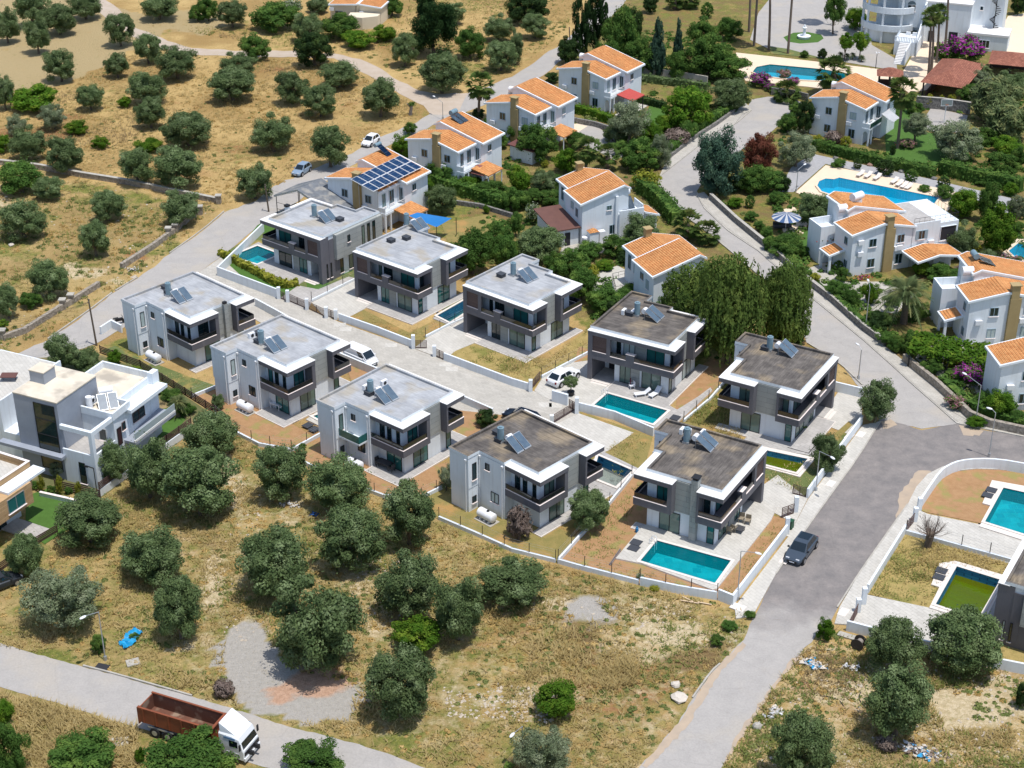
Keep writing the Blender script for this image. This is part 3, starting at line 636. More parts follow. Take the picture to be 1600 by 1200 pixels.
R1 = [(-120,640),(-60,590),(35,549),(75,531),(140,486),(180,456),(215,435),(265,397),(315,362),(350,332),(400,314),(427,291),(487,265),(550,240),(592,215),(650,192),(672,178),(672,172),(690,147),(732,145),(770,132),(800,120),(815,110),(850,85),(877,70),(892,55),(930,10),(960,-40),(1010,-40),(975,5),(935,50),(905,80),(872,97),(850,117),(800,145),(757,164),(712,180),(695,187),(610,226),(575,244),(520,275),(475,307),(420,345),(400,356),(340,405),(312,425),(300,440),(190,514),(150,537),(72,562),(-40,640),(-100,690)]
road('road', wedge(R1, 3.5, 10, 3), .030, ASPH)
road('dirt_track', wedge([(60,-60),(120,-25),(165,0),(187,15),(207,42),(232,50),(262,64),(300,75),(360,79),(420,79),(462,79),(525,84),(562,92),(595,107),(625,127),(657,142),(690,147),(732,145),(712,180),(672,178),(662,165),(625,147),(600,130),(575,117),(522,91),(462,89),(420,89),(350,87),(295,85),(245,75),(207,57),(162,25),(135,0),(40,-60)], 3, 10, 5), .036, DIRT)
R2 = [(1175,155),(1200,151),(1225,152),(1255,160),(1252,172),(1240,185),(1215,197),(1195,215),(1170,225),(1130,255),(1100,280),(1088,300),(1100,325),(1137,360),(1185,392),(1262,460),(1305,495),(1350,532),(1395,572),(1422,597),(1462,632),(1497,662),(1440,670),(1375,655),(1347,610),(1310,565),(1260,535),(1247,497),(1200,440),(1120,375),(1062,332),(1024,300),(1030,275),(1075,240),(1125,200),(1150,185),(1165,172)]
road('road', wedge(R2, 2, 12, 8), .030, ASPH)
R3 = [(1375,652),(1400,660),(1440,672),(1497,662),(1537,672),(1600,682),(1760,690),(1760,745),(1600,728),(1560,718),(1520,718),(1472,729),(1450,740),(1432,760),(1417,790),(1382,840),(1342,897),(1310,948),(1296,975),(1178,965),(1212,897),(1257,830),(1300,770),(1337,720)]
road('road', wedge(R3, 2.5, 12, 9), .034, ASPHB)
R3b = [(1178,964),(1297,974),(1275,992),(1250,1022),(1200,1085),(1175,1125),(1127,1200),(1080,1290),(930,1290),(1002,1195),(1060,1130),(1082,1092),(1112,1050),(1162,1000)]
road('road', wedge(R3b, 4, 10, 12), .030, ASPHB)
R4 = [(-150,960),(0,1005),(50,1020),(130,1042),(185,1056),(300,1088),(400,1118),(450,1135),(550,1160),(625,1185),(665,1200),(780,1250),(600,1290),(430,1204),(330,1172),(215,1137),(100,1102),(0,1073),(-150,1030)]
road('road', wedge(R4, 3.5, 10, 13), .030, ASPH)
R5 = [(312,425),(345,402),(400,452),(440,466),(530,503),(650,546),(692,562),(800,603),(838,612),(905,628),(905,650),(893,662),(862,668),(835,655),(760,650),(700,650),(600,610),(540,580),(400,500),(330,450)]
road('paved_street', R5, .050, PAVE)
# sand washed over the asphalt edges
SAND = mat('sand_drift', srgb('b3a08a'), srgb('a39483'), rough=.95, scale=.8, contrast=.2)
for i, pl in enumerate(([(1405,770),(1435,735),(1455,736),(1440,752),(1418,790),(1400,810)],[(1498,664),(1537,673),(1530,681),(1505,680)],[(1375,658),(1392,655),(1402,664),(1380,670)],[(1112,1052),(1160,1003),(1166,1008),(1125,1052),(1070,1140),(1010,1200),(1003,1196),(1060,1130)],[(1250,1024),(1238,1028),(1150,1150),(1128,1200),(1150,1165),(1200,1088)])):
    sheet('sand_drift', wedge(pl, 5, 6, 20+i), .046, SAND)
# sidewalks
def slab(name, pts, z, m, **k): return sheet(name, pts, z, m, thick=k.pop('thick', z), **k)
slab('sidewalk', [(1148,948),(1232,838),(1262,781),(1348,664),(1376,658),(1337,720),(1300,770),(1257,830),(1212,897),(1176,962),(1150,966)], .13, PAVEL)
slab('sidewalk', [(1304,974),(1312,948),(1342,897),(1382,840),(1417,790),(1432,760),(1450,740),(1472,729),(1520,717),(1600,727),(1640,735),(1640,742),(1560,733),(1525,732),(1497,735),(1480,741),(1466,751),(1446,780),(1436,798),(1414,832),(1355,928),(1330,976)], .13, PAVEL)
slab('sidewalk', [(1088,303),(1100,325),(1137,360),(1185,392),(1262,460),(1305,495),(1350,532),(1395,572),(1422,597),(1462,632),(1495,661),(1545,671),(1600,682),(1600,676),(1545,665),(1518,654),(1465,607),(1430,580),(1410,562),(1382,540),(1350,517),(1300,472),(1267,447),(1200,390),(1150,347),(1112,312),(1100,300)], .13, PAVE)
slab('sidewalk', [(1175,172),(1160,178),(1145,197),(1125,201),(1075,241),(1030,276),(1036,262),(1042,250),(1080,220),(1120,195),(1147,175),(1165,160)], .13, PAVE)
def kerb(pts, label, h=.16):
    P = smooth_line(P3(pts), 1); mb = MB(); wallmesh(mb, P, .16, h, KERB); o = mb.build('kerb'); o['kind'] = 'structure'; return o
kerb([(1062,332),(1120,375),(1185,430)], ''); kerb([(1262,537),(1310,566),(1347,602)], '')
kerb([(1088,300),(1100,324),(1137,359),(1185,391),(1262,459),(1305,494),(1350,531),(1395,571),(1422,596),(1462,631),(1497,661)], '')
kerb([(1174,173),(1145,198),(1125,201),(1075,241),(1030,276)], ''); kerb([(1212,898),(1257,831),(1300,771),(1337,721),(1375,660)], '', .15)
kerb([(1418,789),(1382,840),(1342,897),(1308,950)], '', .15); kerb([(300,1088),(185,1055),(130,1041)], ''); kerb([(1082,1091),(1112,1049),(1125,1038)], ''); kerb([(180,455),(215,434)], ''); kerb([(75,530),(140,485),(175,458)], ''); kerb([(265,396),(315,361),(350,331)], '')
# manhole covers and pale slabs in the paving
for (u, v) in ((531,508),(540,515),(611,540),(696,570),(706,577),(852,633),(868,634)): 
    p = G(u, v); MB().box(p.x-.75, p.x+.75, p.y-.55, p.y+.55, .0, .062, PAVEL).build('paving_slab')['kind'] = 'structure'
for (u, v) in ((1345,680),(1298,757),(1327,683),(1226,877),(1245,850),(1318,958)):
    p = G(u, v); MB().obox((p.x, p.y), (math.cos(1), math.sin(1)), 1.3, .8, .1, .142, STONEEDGE).build('paving_slab')['kind'] = 'structure'

# ------------------------------------------------------------------ plots of the new estate
sheet('garden_ground', [(345,396),(362,403),(402,424),(452,441),(470,448),(436,465),(341,430)], .040, LAWN)
sheet('garden_ground', [(402,352),(440,330),(560,430),(540,436),(500,452),(470,466),(436,466),(341,431)], .034, LAWN)
sheet('garden_ground', [(350,408),(344,400),(404,360),(470,400),(480,450),(436,464),(341,430)], .036, GARDENG)
slab('driveway', [(437,466),(466,446),(497,452),(545,432),(560,436),(487,472),(480,486)], .06, TERR)
sheet('garden_ground', [(512,440),(558,420),(565,430),(520,452)], .055, GARDENG)
slab('driveway', [(487,473),(560,436),(610,455),(600,466),(548,494),(525,497),(508,496)], .065, PAVEL)
sheet('garden_ground', [(548,494),(568,484),(640,520),(690,495),(705,505),(667,528),(647,544),(530,500)], .055, GARDEN)
slab('driveway', [(647,544),(668,527),(702,509),(735,494),(760,520),(755,530),(712,548),(694,562)], .065, PAVEL)
sheet('garden_ground', [(712,548),(745,535),(800,560),(860,560),(935,500),(960,520),(929,548),(888,570),(846,592),(830,612),(800,603),(694,563)], .055, STRAW)
sheet('garden_ground', [(690,470),(745,462),(740,500),(700,512)], .045, GARDENG)
slab('driveway', [(846,592),(929,549),(952,560),(1000,600),(955,612),(925,640),(905,642),(885,634),(850,620),(835,610)], .065, PAVEL)
sheet('garden_ground', [(905,540),(932,552),(926,562),(897,566)], .075, SOIL)
sheet('garden_ground', [(1060,610),(1110,560),(1150,575),(1075,655),(1055,640)], .05, SOIL)
sheet('garden_ground', [(1068,658),(1150,575),(1180,640),(1135,680),(1060,665)], .052, GARDEN)
sheet('garden_ground', [(905,642),(1020,682),(1010,720),(990,745),(951,792),(917,829),(872,880),(800,862),(742,836),(686,812),(660,780),(700,757),(800,690)], .045, GARDEN)
sheet('garden_ground', [(986,744),(1010,720),(1110,780),(1232,812),(1229,836),(1144,946),(1120,937),(998,913),(900,888),(872,880),(917,829),(951,791)], .047, SOIL)
slab('driveway', [(868,663),(905,646),(990,676),(950,704),(930,712),(880,690)], .07, PAVEL)
slab('driveway', [(1160,780),(1215,742),(1262,779),(1232,838),(1222,836),(1230,812),(1190,790)], .065, PAVEL)
sheet('garden_ground', [(1155,700),(1262,700),(1300,690),(1345,655),(1346,664),(1261,779),(1220,760),(1180,735)], .05, GARDENG)
slab('driveway', [(1290,640),(1310,612),(1347,622),(1347,662),(1330,680),(1300,668),(1285,660)], .068, PAVEL)
sheet('garden_ground', [(1326,658),(1332,664),(1300,695),(1290,690)], .075, GARDEN)
sheet('garden_ground', [(157,778),(262,703),(300,676),(336,650),(290,619),(220,577),(157,554),(40,560),(40,758),(87,765)], .043, SHADEBED)
sheet('garden_ground', [(180,540),(200,552),(300,590),(345,605),(336,640),(290,615),(158,548)], .045, GARDENG)
sheet('garden_ground', [(301,620),(345,606),(470,670),(500,690),(505,682),(457,706),(405,697),(372,680),(330,645)], .047, SOIL)
sheet('garden_ground', [(455,706),(505,680),(620,740),(700,722),(705,757),(660,780),(600,778),(535,754),(472,724)], .049, SOIL)
sheet('garden_ground', [(540,566),(640,605),(625,612),(550,600)], .06, SOIL)
sheet('garden_ground', [(708,640),(800,650),(790,690),(715,690)], .06, SOIL)
# lower right compound
sheet('garden_ground', [(1446,800),(1438,797),(1447,780),(1467,751),(1482,741),(1498,736),(1525,733),(1565,734),(1640,745),(1640,860),(1600,840),(1530,817)], .050, SOIL)
slab('driveway', [(1414,833),(1436,797),(1450,803),(1530,819),(1618,843),(1590,884)], .075, PAVEL)
sheet('garden_ground', [(1355,928),(1414,834),(1592,885),(1560,970),(1455,951)], .052, STRAW)
slab('driveway', [(1322,985),(1350,928),(1455,950),(1528,969),(1560,985),(1545,1040),(1450,1017),(1364,995)], .075, PAVEL)
sheet('garden_ground', [(1545,1040),(1556,1000),(1640,1020),(1640,1060),(1600,1052)], .05, STRAW)
# terraces
def terrace(pts, z=.16, m=None, nm='terrace'): return sheet(nm, pts, z, m or TERR, thick=z, edge=STONEEDGE)
terrace([(1002,880),(962,872),(1004,822),(1035,812),(1100,840),(1120,800),(1160,790),(1190,770),(1215,790),(1205,812),(1120,920),(1113,921)], .22, PAVEL)
terrace([(925,640),(950,607),(985,600),(1058,640),(1090,620),(1110,605),(1113,610),(1050,668),(1023,668)], .16)
sheet('terrace', [(355,402),(404,378),(445,398),(440,404),(482,434),(465,444.5),(388,414),(404,419)], .17, TERR, thick=.17, edge=STONEEDGE)
terrace([(676,497),(735,462),(758,474),(706,509)], .18)
terrace([(920,722),(944,706),(1000,733),(960,775),(915,752)], .18)
terrace([(1155,693),(1270,712),(1290,693),(1276,676),(1230,690),(1170,680)], .15)
terrace([(1158,690),(1275,715),(1250,745),(1148,718)], .17, STONEEDGE)
terrace([(478,655),(500,640),(530,655),(505,668)], .17, PAVEL)
terrace([(1530,822),(1550,790),(1535,786),(1550,750),(1650,768),(1650,860)], .2, STONEEDGE)
terrace([(1452,949),(1468,917),(1455,913),(1468,880),(1493,876),(1574,900),(1536,975)], .2, STONEEDGE)
terrace([(1243,300),(1290,258),(1400,279),(1498,301),(1478,335),(1466,352),(1440,352),(1300,326)], .1, DECKB, 'pool_deck')
terrace([(1150,82),(1205,88),(1292,98),(1375,108),(1400,118),(1380,128),(1340,145),(1260,135),(1165,126),(1155,112)], .1, DECKB, 'pool_deck')
terrace([(1566,395),(1590,372),(1660,376),(1660,425),(1585,412)], .1, DECKB, 'pool_deck')
# upper right grounds
sheet('gravel_bed', [(1236,262),(1268,240),(1460,281),(1590,312),(1575,335),(1500,303),(1290,256),(1240,300),(1215,300)], .045, GRAVEL)
sheet('paved_plaza', [(1172,62),(1185,20),(1225,-30),(1350,-30),(1362,70),(1400,92),(1402,110),(1375,106),(1290,92),(1205,78)], .045, ASPH)
sheet('lawn', [(1224,58),(1240,51),(1262,50),(1283,54),(1287,60),(1278,66),(1250,68),(1230,65)], .055, LAWN)
sheet('lawn', [(1200,72),(1230,76),(1290,92),(1205,84)], .06, GARDENG)
sheet('paved_path', [(1400,130),(1440,62),(1490,62),(1470,95),(1452,140),(1420,145)], .05, DECKB)
sheet('paved_path', [(1560,50),(1575,25),(1605,20),(1605,85),(1570,80)], .05, DECKB)
sheet('basketball_court', [(1435,200),(1455,168),(1512,180),(1507,206),(1470,208)], .05, ASPH)
sheet('lawn', [(1385,245),(1380,175),(1410,165),(1440,190),(1440,205),(1500,215),(1520,250),(1480,262),(1410,250)], .048, LAWN)
sheet('lawn', [(1000,195),(1015,165),(1045,168),(1040,185),(1022,200)], .048, LAWN)
sheet('patio', [(960,180),(1000,150),(1018,162),(1000,172),(985,185)], .055, PAVEL)
sheet('driveway', [(880,215),(890,192),(920,190),(960,215),(985,240),(960,250),(925,232)], .048, ASPH)
sheet('patio', [(875,215),(888,190),(918,197),(893,213)], .055, DECKB)
sheet('driveway', [(870,410),(880,380),(960,365),(985,375),(930,400),(885,408)], .048, PAVE)
sheet('patio', [(905,435),(965,415),(1010,440),(960,470),(925,455)], .048, PAVEL)
sheet('lawn', [(1230,375),(1270,350),(1300,355),(1290,400),(1270,400)], .048, LAWN)
sheet('patio', [(1215,330),(1240,322),(1262,350),(1255,365),(1225,368)], .055, DECKB)
sheet('patio', [(1260,420),(1290,410),(1320,440),(1380,440),(1430,460),(1400,490),(1320,480)], .044, PAVE)
sheet('patio', [(1430,560),(1450,520),(1560,540),(1600,560),(1600,640),(1480,600)], .044, PAVE)
sheet('garden_ground', [(690,350),(760,335),(800,350),(740,400),(700,380)], .042, GARDEN)
sheet('lawn', [(78,762),(90,772),(148,800),(70,850),(40,830),(40,775)], .06, LAWN)
sheet('lawn', [(245,640),(275,635),(290,655),(262,690),(235,690)], .06, LAWN)

# ------------------------------------------------------------------ walls and fences of the estate
W1 = 'white render wall '
wall([(412,362),(341,431),(434,466)], 1.35, 'white wall round the corner pool garden beside the road', smooth=0)
wall([(530,501),(590,522),(646,544)], 1.05, 'white front wall of the house between two gated driveways, with dry grass behind it')
wall([(694,563),(747,583),(800,603),(830,612)], 1.05, 'white front wall with tall straw grass behind it, along the paved street')
wall([(846,592),(888,570),(930,548)], .45, 'low white boundary wall with thin posts beside the white SUV', posts=(2.6, 1.1))
wall([(665,528),(700,510),(735,495)], .35, 'low boundary wall with thin posts beside the narrow pool', posts=(2.6, 1.1))
wall([(487,472),(560,436)], .40, 'low boundary wall with thin posts beside the grey side wall with slit windows', posts=(2.6, 1.1))
wall([(903,642),(960,656),(1021,682)], 1.15, 'white wall running behind the teal pool with loungers')
wall([(863,627),(887,634)], 1.5, 'short white wall block with a meter box, by the potted tree and white SUV', wd=.3)
wall([(872,880),(900,888),(998,913)], .55, 'low white wall with thin posts along the waste ground, left of the long teal pool', posts=(2.8, 1.15))
wall([(1000,914),(1060,927),(1120,937)], .95, 'white wall with thin posts below the long teal pool', posts=(2.8, 1.0))
wall([(1122,937),(1144,946),(1190,886),(1229,835)], 1.25, 'white wall along the sidewalk beside the grey SUV')
wall([(1261,779),(1300,725),(1346,663)], 1.2, 'white wall along the sidewalk, behind the two round street-side olive trees')
wall([(1302,611),(1348,622)], 1.3, 'white wall at the end of the driveway below the curved road')
wall([(872,879),(917,829),(951,791),(987,747)], .5, 'boundary wall between the two dark-roofed houses nearest the waste ground', posts=(2.8, 1.1))
wall([(686,812),(742,836),(800,862),(868,879)], .45, 'low boundary wall with thin posts below the dark-roofed house with the white water tank', posts=(2.8, 1.1))
wall([(659,780),(705,757)], .45, 'low boundary wall between a grey-roofed and a dark-roofed house', posts=(2.8, 1.0))
wall([(472,724),(535,754),(600,778),(659,781)], .45, 'low wall along the olive grove behind the house with two rear balconies', posts=(2.8, 1.0))
wall([(456,706),(503,680)], .45, 'low wall between the two nearest grey-roofed houses', posts=(2.8, 1.0))
wall([(336,650),(372,680),(405,697),(456,706)], .45, 'low wall with thin posts below the potted garden tree', posts=(2.8, 1.1))
wall([(300,622),(345,604)], .45, 'low wall between the leftmost two grey-roofed houses', posts=(2.8, 1.0))
wall([(1068,660),(1110,625),(1150,578)], .4, 'low boundary wall with posts between two dark-roofed houses by the weeping tree', posts=(2.8, 1.1))
wall([(500,550),(520,559),(560,576),(600,592)], 1.15, 'white wall beside the parked white van')
wall([(400,478),(440,500),(500,535)], 1.1, 'white wall on the far side of the leftmost grey-roofed house')
wall([(660,607),(720,628),(770,650)], 1.0, 'white wall behind the small round garden tree')
wall([(158,523),(175,512),(191,520)], 1.1, 'white wall stub by the dark wooden pole')
wall([(1436,797),(1447,780),(1467,751),(1482,741),(1498,735),(1525,732),(1560,733),(1600,740),(1650,750)], 1.3, 'curved white wall round the bare orange garden at the junction', smooth=1)
wall([(1414,833),(1355,928)], 1.1, 'straight white wall along the sidewalk opposite the grey SUV')
wall([(1415,835),(1500,858),(1590,883)], .55, 'low white wall with thin posts and a bare pollarded tree in front', posts=(3.2, 1.2))
wall([(1322,985),(1364,996),(1450,1018),(1540,1041),(1600,1053),(1660,1064)], 1.15, 'long white wall behind the cable drum and two big olive trees')
wall([(1110,312),(1150,349),(1200,390),(1267,448),(1300,473),(1350,518),(1382,541)], 1.0, 'long grey rubble stone wall along the curved road', m=STONE, wd=.4, name='stone_wall', mcap=KERB)
wall([(1412,565),(1465,608),(1515,655),(1545,668),(1600,680),(1700,690)], 1.1, 'rubble stone wall along the junction below the flowering garden', m=STONEP, wd=.5, name='stone_wall')
wall([(1147,176),(1120,196),(1080,221),(1042,251)], .7, 'low stone wall along the hedge-lined sidewalk', m=STONE, wd=.4, name='stone_wall')
wall([(0,257),(60,264),(130,277),(200,288),(260,301),(345,318)], .8, 'dry stone wall with a pale cap crossing below the straw field', m=STONEP, wd=.5, name='stone_wall', mcap=KERB)
wall([(190,420),(240,388),(270,366),(300,340),(312,330)], .8, 'broken stone wall beside the road, with rubble at its lower end', m=STONEP, wd=.5, name='stone_wall')
wall([(5,532),(40,520),(95,485),(120,470),(155,448)], .8, 'pale stone wall with square pillars left of the dark wooden pole', m=STONEP, wd=.5, name='stone_wall')
for u, v in ((5,530),(99,482),(112,474),(264,369),(275,363),(303,340),(313,335),(342,318)):
    p = G(u, v); tag(MB().box(p.x-.35, p.x+.35, p.y-.35, p.y+.35, 0, 1.25, STONEP).box(p.x-.45, p.x+.45, p.y-.45, p.y+.45, 1.25, 1.4, KERB).build('stone_pillar'), 'square stone pillar with a cap along the roadside field wall', 'pillar', 'stone pillars of the field walls')
wall([(888,190),(930,198),(955,206)], .9, 'stone wall between the driveway and the hedge of the villa with the red canopy', m=STONE, wd=.4, name='stone_wall')
wall([(1000,118),(1060,125),(1105,133)], 1.6, 'grey retaining wall in the shade under the dense trees', m=KERB, wd=.3)
wall([(1430,168),(1470,171),(1515,178)], 2.0, 'stone retaining wall behind the basketball hoop', m=STONE, wd=.4, name='stone_wall', mcap=KERB)
wall([(700,318),(750,325),(800,340)], .7, 'dark stone wall along the garden with the round olive', m=STONE, wd=.4, name='stone_wall')
wall([(1205,148),(1240,152),(1262,158)], 1.3, 'grey wall with flowering shrubs at the head of the cul-de-sac', m=STONE, wd=.3, name='stone_wall')
wall([(63,775),(108,785),(157,798)], .5, 'low white planting wall at the edge of the dark green lawn', mcap=COPING)
wall([(155,777),(186,755),(262,702),(300,675)], .9, 'white boundary wall of the large white house, half hidden by olive trees')
def slatfence(pts, h, label, m=DARKWOOD, z=0.0, n=5, name='slat_fence'):
    P = [Vector((p.x, p.y)) for p in P3(pts)]; r = thing(name, label, 'fence')
    mb = MB()
    for i in range(n):
        t0 = z+h*(i+.15)/n; wallmesh(mb, P, .05, h/n*.6, m, z0=t0)
    mb.build('slat_panel', r)
    for a, b in zip(P[:-1], P[1:]):
        k = max(1, round((b-a).length/2.4))
        for j in range(k+1): q = a.lerp(b, j/k); MB().box(q.x-.05, q.x+.05, q.y-.05, q.y+.05, 0, z+h+.03, m).build('fence_post', r)
    return r
slatfence([(157,552),(220,575),(290,618),(338,648)], 1.1, 'dark brown slat fence running down beside the leftmost grey-roofed house')
slatfence([(87,764),(157,780)], 1.2, 'dark brown slat fence behind the row of small yellow-green conifers')
slatfence([(157,777),(186,755),(262,702),(300,675)], .9, 'dark brown slats on top of the white wall by the olive trees', z=.95)
slatfence([(-20,905),(0,893),(56,852),(90,832)], 1.0, 'dark brown slat fence along the lower edge of the green lawn')
def gate(a, b, label, h=1.15, m=BROWNSLAT):
    P = P3([a, b]); a, b = P; r = thing('gate', label, 'gate', a); d = (b-a); L = d.length; r.rotation_euler.z = math.atan2(d.y, d.x); mb = MB()
    mt = mat('gate_brown', (.10, .06, .05), rough=.5)
    for z in (.1, h-.06): mb.box(0, L, -.03, .03, z, z+.06, mt)
    for x in (0, L-.06): mb.box(x, x+.06, -.03, .03, .16, h-.06, mt)
    mb.build('gate_frame', r); mb = MB(); k = 6
    for i in range(k): z = .2+(h-.3)*i/k; mb.box(.06, L-.06, -.015, .015, z, z+.07, mt)
    mb.build('slats', r); MB().box(L*.5-.04, L*.5+.04, -.035, .035, .16, h-.06, mt).build('stile', r)
    return r
gate((438,467),(448,471), 'narrow slatted gate beside the post below the yellow-green hedge'); gate((451,471),(479,483), 'first brown slatted driveway gate counted from the corner pool garden')
gate((481,483),(509,496), 'second brown slatted driveway gate counted from the corner pool garden'); gate((512,495),(523,499), 'narrow slatted gate left of the meter wall, in front of the dry-grass garden')
gate((648,545),(667,545), 'open brown gate leaf swung out beside the white post with dry grass behind', 1.2); gate((680,557),(693,563), 'small brown gate left of the wall with tall straw grass')
gate((889,637),(900,643), 'narrow slatted gate between the white wall block and the long pool wall'); gate((863,663),(899,641), 'long brown slatted gate of the driveway with pale paving')
gate((1221,810),(1240,803), 'brown patterned gate leaf standing open by the sidewalk', 1.3); gate((1238,772),(1260,778), 'dark brown slatted gate below the green garden grass by the sidewalk', 1.2)
gate((1415,832),(1429,815), 'dark gate of the driveway beside the bare pollarded tree', 1.2); gate((1326,985),(1340,958), 'dark gate of the driveway behind the cable drum', 1.2)
gate((128+700,612),(844,593), 'low mesh gate beside the parked white SUV')
for u, v, h, lb in ((436,467,1.7,'white gate post at the end of the corner garden wall'),(450,472,1.7,'white gate post between a narrow gate and the first driveway gate'),(480,484,1.6,'white gate post between the two wide slatted gates'),(510,497,1.6,'white gate post right of the second wide slatted gate'),(525,499,1.4,'white post at the left end of the dry-grass front wall'),(646,545,1.9,'white gate post at the right end of the dry-grass front wall'),(679,557,1.5,'white gate post left of the small brown gate'),(829,612,1.6,'white post at the end of the straw-grass wall near the white SUV'),(901,646,2.1,'tall white gate post at the end of the pool wall'),(862,663,1.2,'white gate post behind the dark roof with the long slatted gate'),(1229,834,2.0,'wide white gate post beside the grey SUV'),(1243,800,1.9,'white gate post by the patterned gate leaf'),(1436,797,1.5,'white gate post at the foot of the curved wall'),(1429,815,1.7,'white gate post next to the curved wall, second from the junction'),(1349,944,1.9,'white gate post above the cable drum driveway'),(1340,957,1.6,'white gate post nearest the cable drum driveway')):
    p = G(u, v); tag(MB().box(p.x-.22, p.x+.22, p.y-.22, p.y+.22, 0, h, WHITE).build('gate_post'), lb, 'gate post')
# ------------------------------------------------------------------ windows
WR = random.Random(12)
def win(r, mir, ax, sg, c, a0, a1, z0, z1, glass=None, fr=None, n=1, name='window', sill=True, t=.07):
    """frame with panes on a wall face: ax is the face's normal axis, sg its sign, c its coordinate"""
    glass = glass or GLASS; fr = fr or BLACK
    if glass in (GLASS, GLASSG, CURTAIN): q_ = WR.random(); glass = CURTAIN if q_ < .16 else BLIND if q_ < .26 and glass is not GLASSG else GLASS if q_ > .88 else glass
    def bx(mb, u0, u1, d0, d1, q0, q1, m):
        lo, hi = (c+sg*d0, c+sg*d1); lo, hi = min(lo, hi), max(lo, hi)
        if ax == 'x': mb.box(lo, hi, u0, u1, q0, q1, m)
        else: mb.box(u0, u1, lo, hi, q0, q1, m)
    mb = MB(mir); e = .06
    bx(mb, a0, a0+e, 0, t, z0, z1, fr); bx(mb, a1-e, a1, 0, t, z0, z1, fr); bx(mb, a0+e, a1-e, 0, t, z1-e, z1, fr); bx(mb, a0+e, a1-e, 0, t, z0, z0+e, fr)
    for i in range(1, n): x = a0+(a1-a0)*i/n; bx(mb, x-.035, x+.035, 0, t, z0+e, z1-e, fr)
    w_ = mb.build(name, r)
    mb = MB(mir); bx(mb, a0+e, a1-e, .0, .03, z0+e, z1-e, glass); mb.build('pane', w_)
    if sill: mb = MB(mir); bx(mb, a0-.08, a1+.08, 0, .16, z0-.07, z0-.002, COPING); mb.build('sill', w_)
    return w_

def solar(r, mir, x, y, z, az, tank='ball', cyl=True, n=2):
    """flat collectors leaning on a frame, a round tank behind and a tall cylinder; az = local direction they face"""
    d = Vector((math.cos(az), math.sin(az))); s = Vector((-d.y, d.x)); c = Vector((x, y)); H = 1.25; Lh = .85
    for i in range(n):
        o = c+s*((i-(n-1)/2)*1.13); mb = MB(); a = o-d*Lh; b_ = o+d*Lh; q = s*.5
        top = [(a-q, z+H), (a+q, z+H), (b_+q, z+.12), (b_-q, z+.12)]; k = .08
        vs = [(p.x, p.y, h) for p, h in top]+[(p.x+d.x*.03, p.y+d.y*.03, h-k) for p, h in top]
        fr = [(0,3,2,1),(4,5,6,7),(0,1,5,4),(1,2,6,5),(2,3,7,6),(3,0,4,7)]
        mb.add(vs, [f[::-1] for f in fr], METAL)
        ins = [(p.x*.93+o.x*.07, p.y*.93+o.y*.07, h*.93+(z+H/2+.06)*.07+.012) for p, h in top]; mb.add(ins, [(0,3,2,1)][::1], COLLECT)
        for p in (a-q*.8, a+q*.8): mb.cyl((p.x, p.y, z), (p.x, p.y, z+H-.08), .025, .025, METAL, 5)
        mb.build('solar_collector', r)
    a = c-d*(Lh+.45)
    if tank == 'ball': MB().cyl((a-s*.35).to_3d()+Vector((0,0,z+.75)), (a+s*.35).to_3d()+Vector((0,0,z+.75)), .32, .32, TANK, 14).cyl((a.x,a.y,z),(a.x,a.y,z+.45),.05,.05,METAL,5).build('hot_water_tank', r)
    elif tank == 'big': MB().cyl((a-s*.75).to_3d()+Vector((0,0,z+1.35)), (a+s*.75).to_3d()+Vector((0,0,z+1.35)), .42, .42, TANK, 14).obox(a, s, 1.3, .5, z, z+.95, METAL).build('hot_water_tank', r)
    if cyl:
        a = c-d*(Lh+1.3)-s*.35; MB().cyl((a.x,a.y,z+.25),(a.x,a.y,z+1.75), .36, .36, TANKB, 16).cyl((a.x,a.y,z+1.75),(a.x,a.y,z+1.87), .2, .18, TANKB, 12).obox(a, d, .7, .7, z, z+.24, METAL).build('water_cylinder', r)
def acunit(r, x, y, z, rz=0.0, m=None):
    d = (math.cos(rz), math.sin(rz)); mb = MB(); mb.obox((x, y), d, .85, .35, z, z+.6, m or METALW); n_ = Vector((-d[1], d[0])); p = Vector((x, y))-n_*.18
    mb.cyl((p.x, p.y, z+.3), (p.x-n_.x*.02, p.y-n_.y*.02, z+.3), .22, .22, BLACK, 12); mb.build('air_conditioner', r)

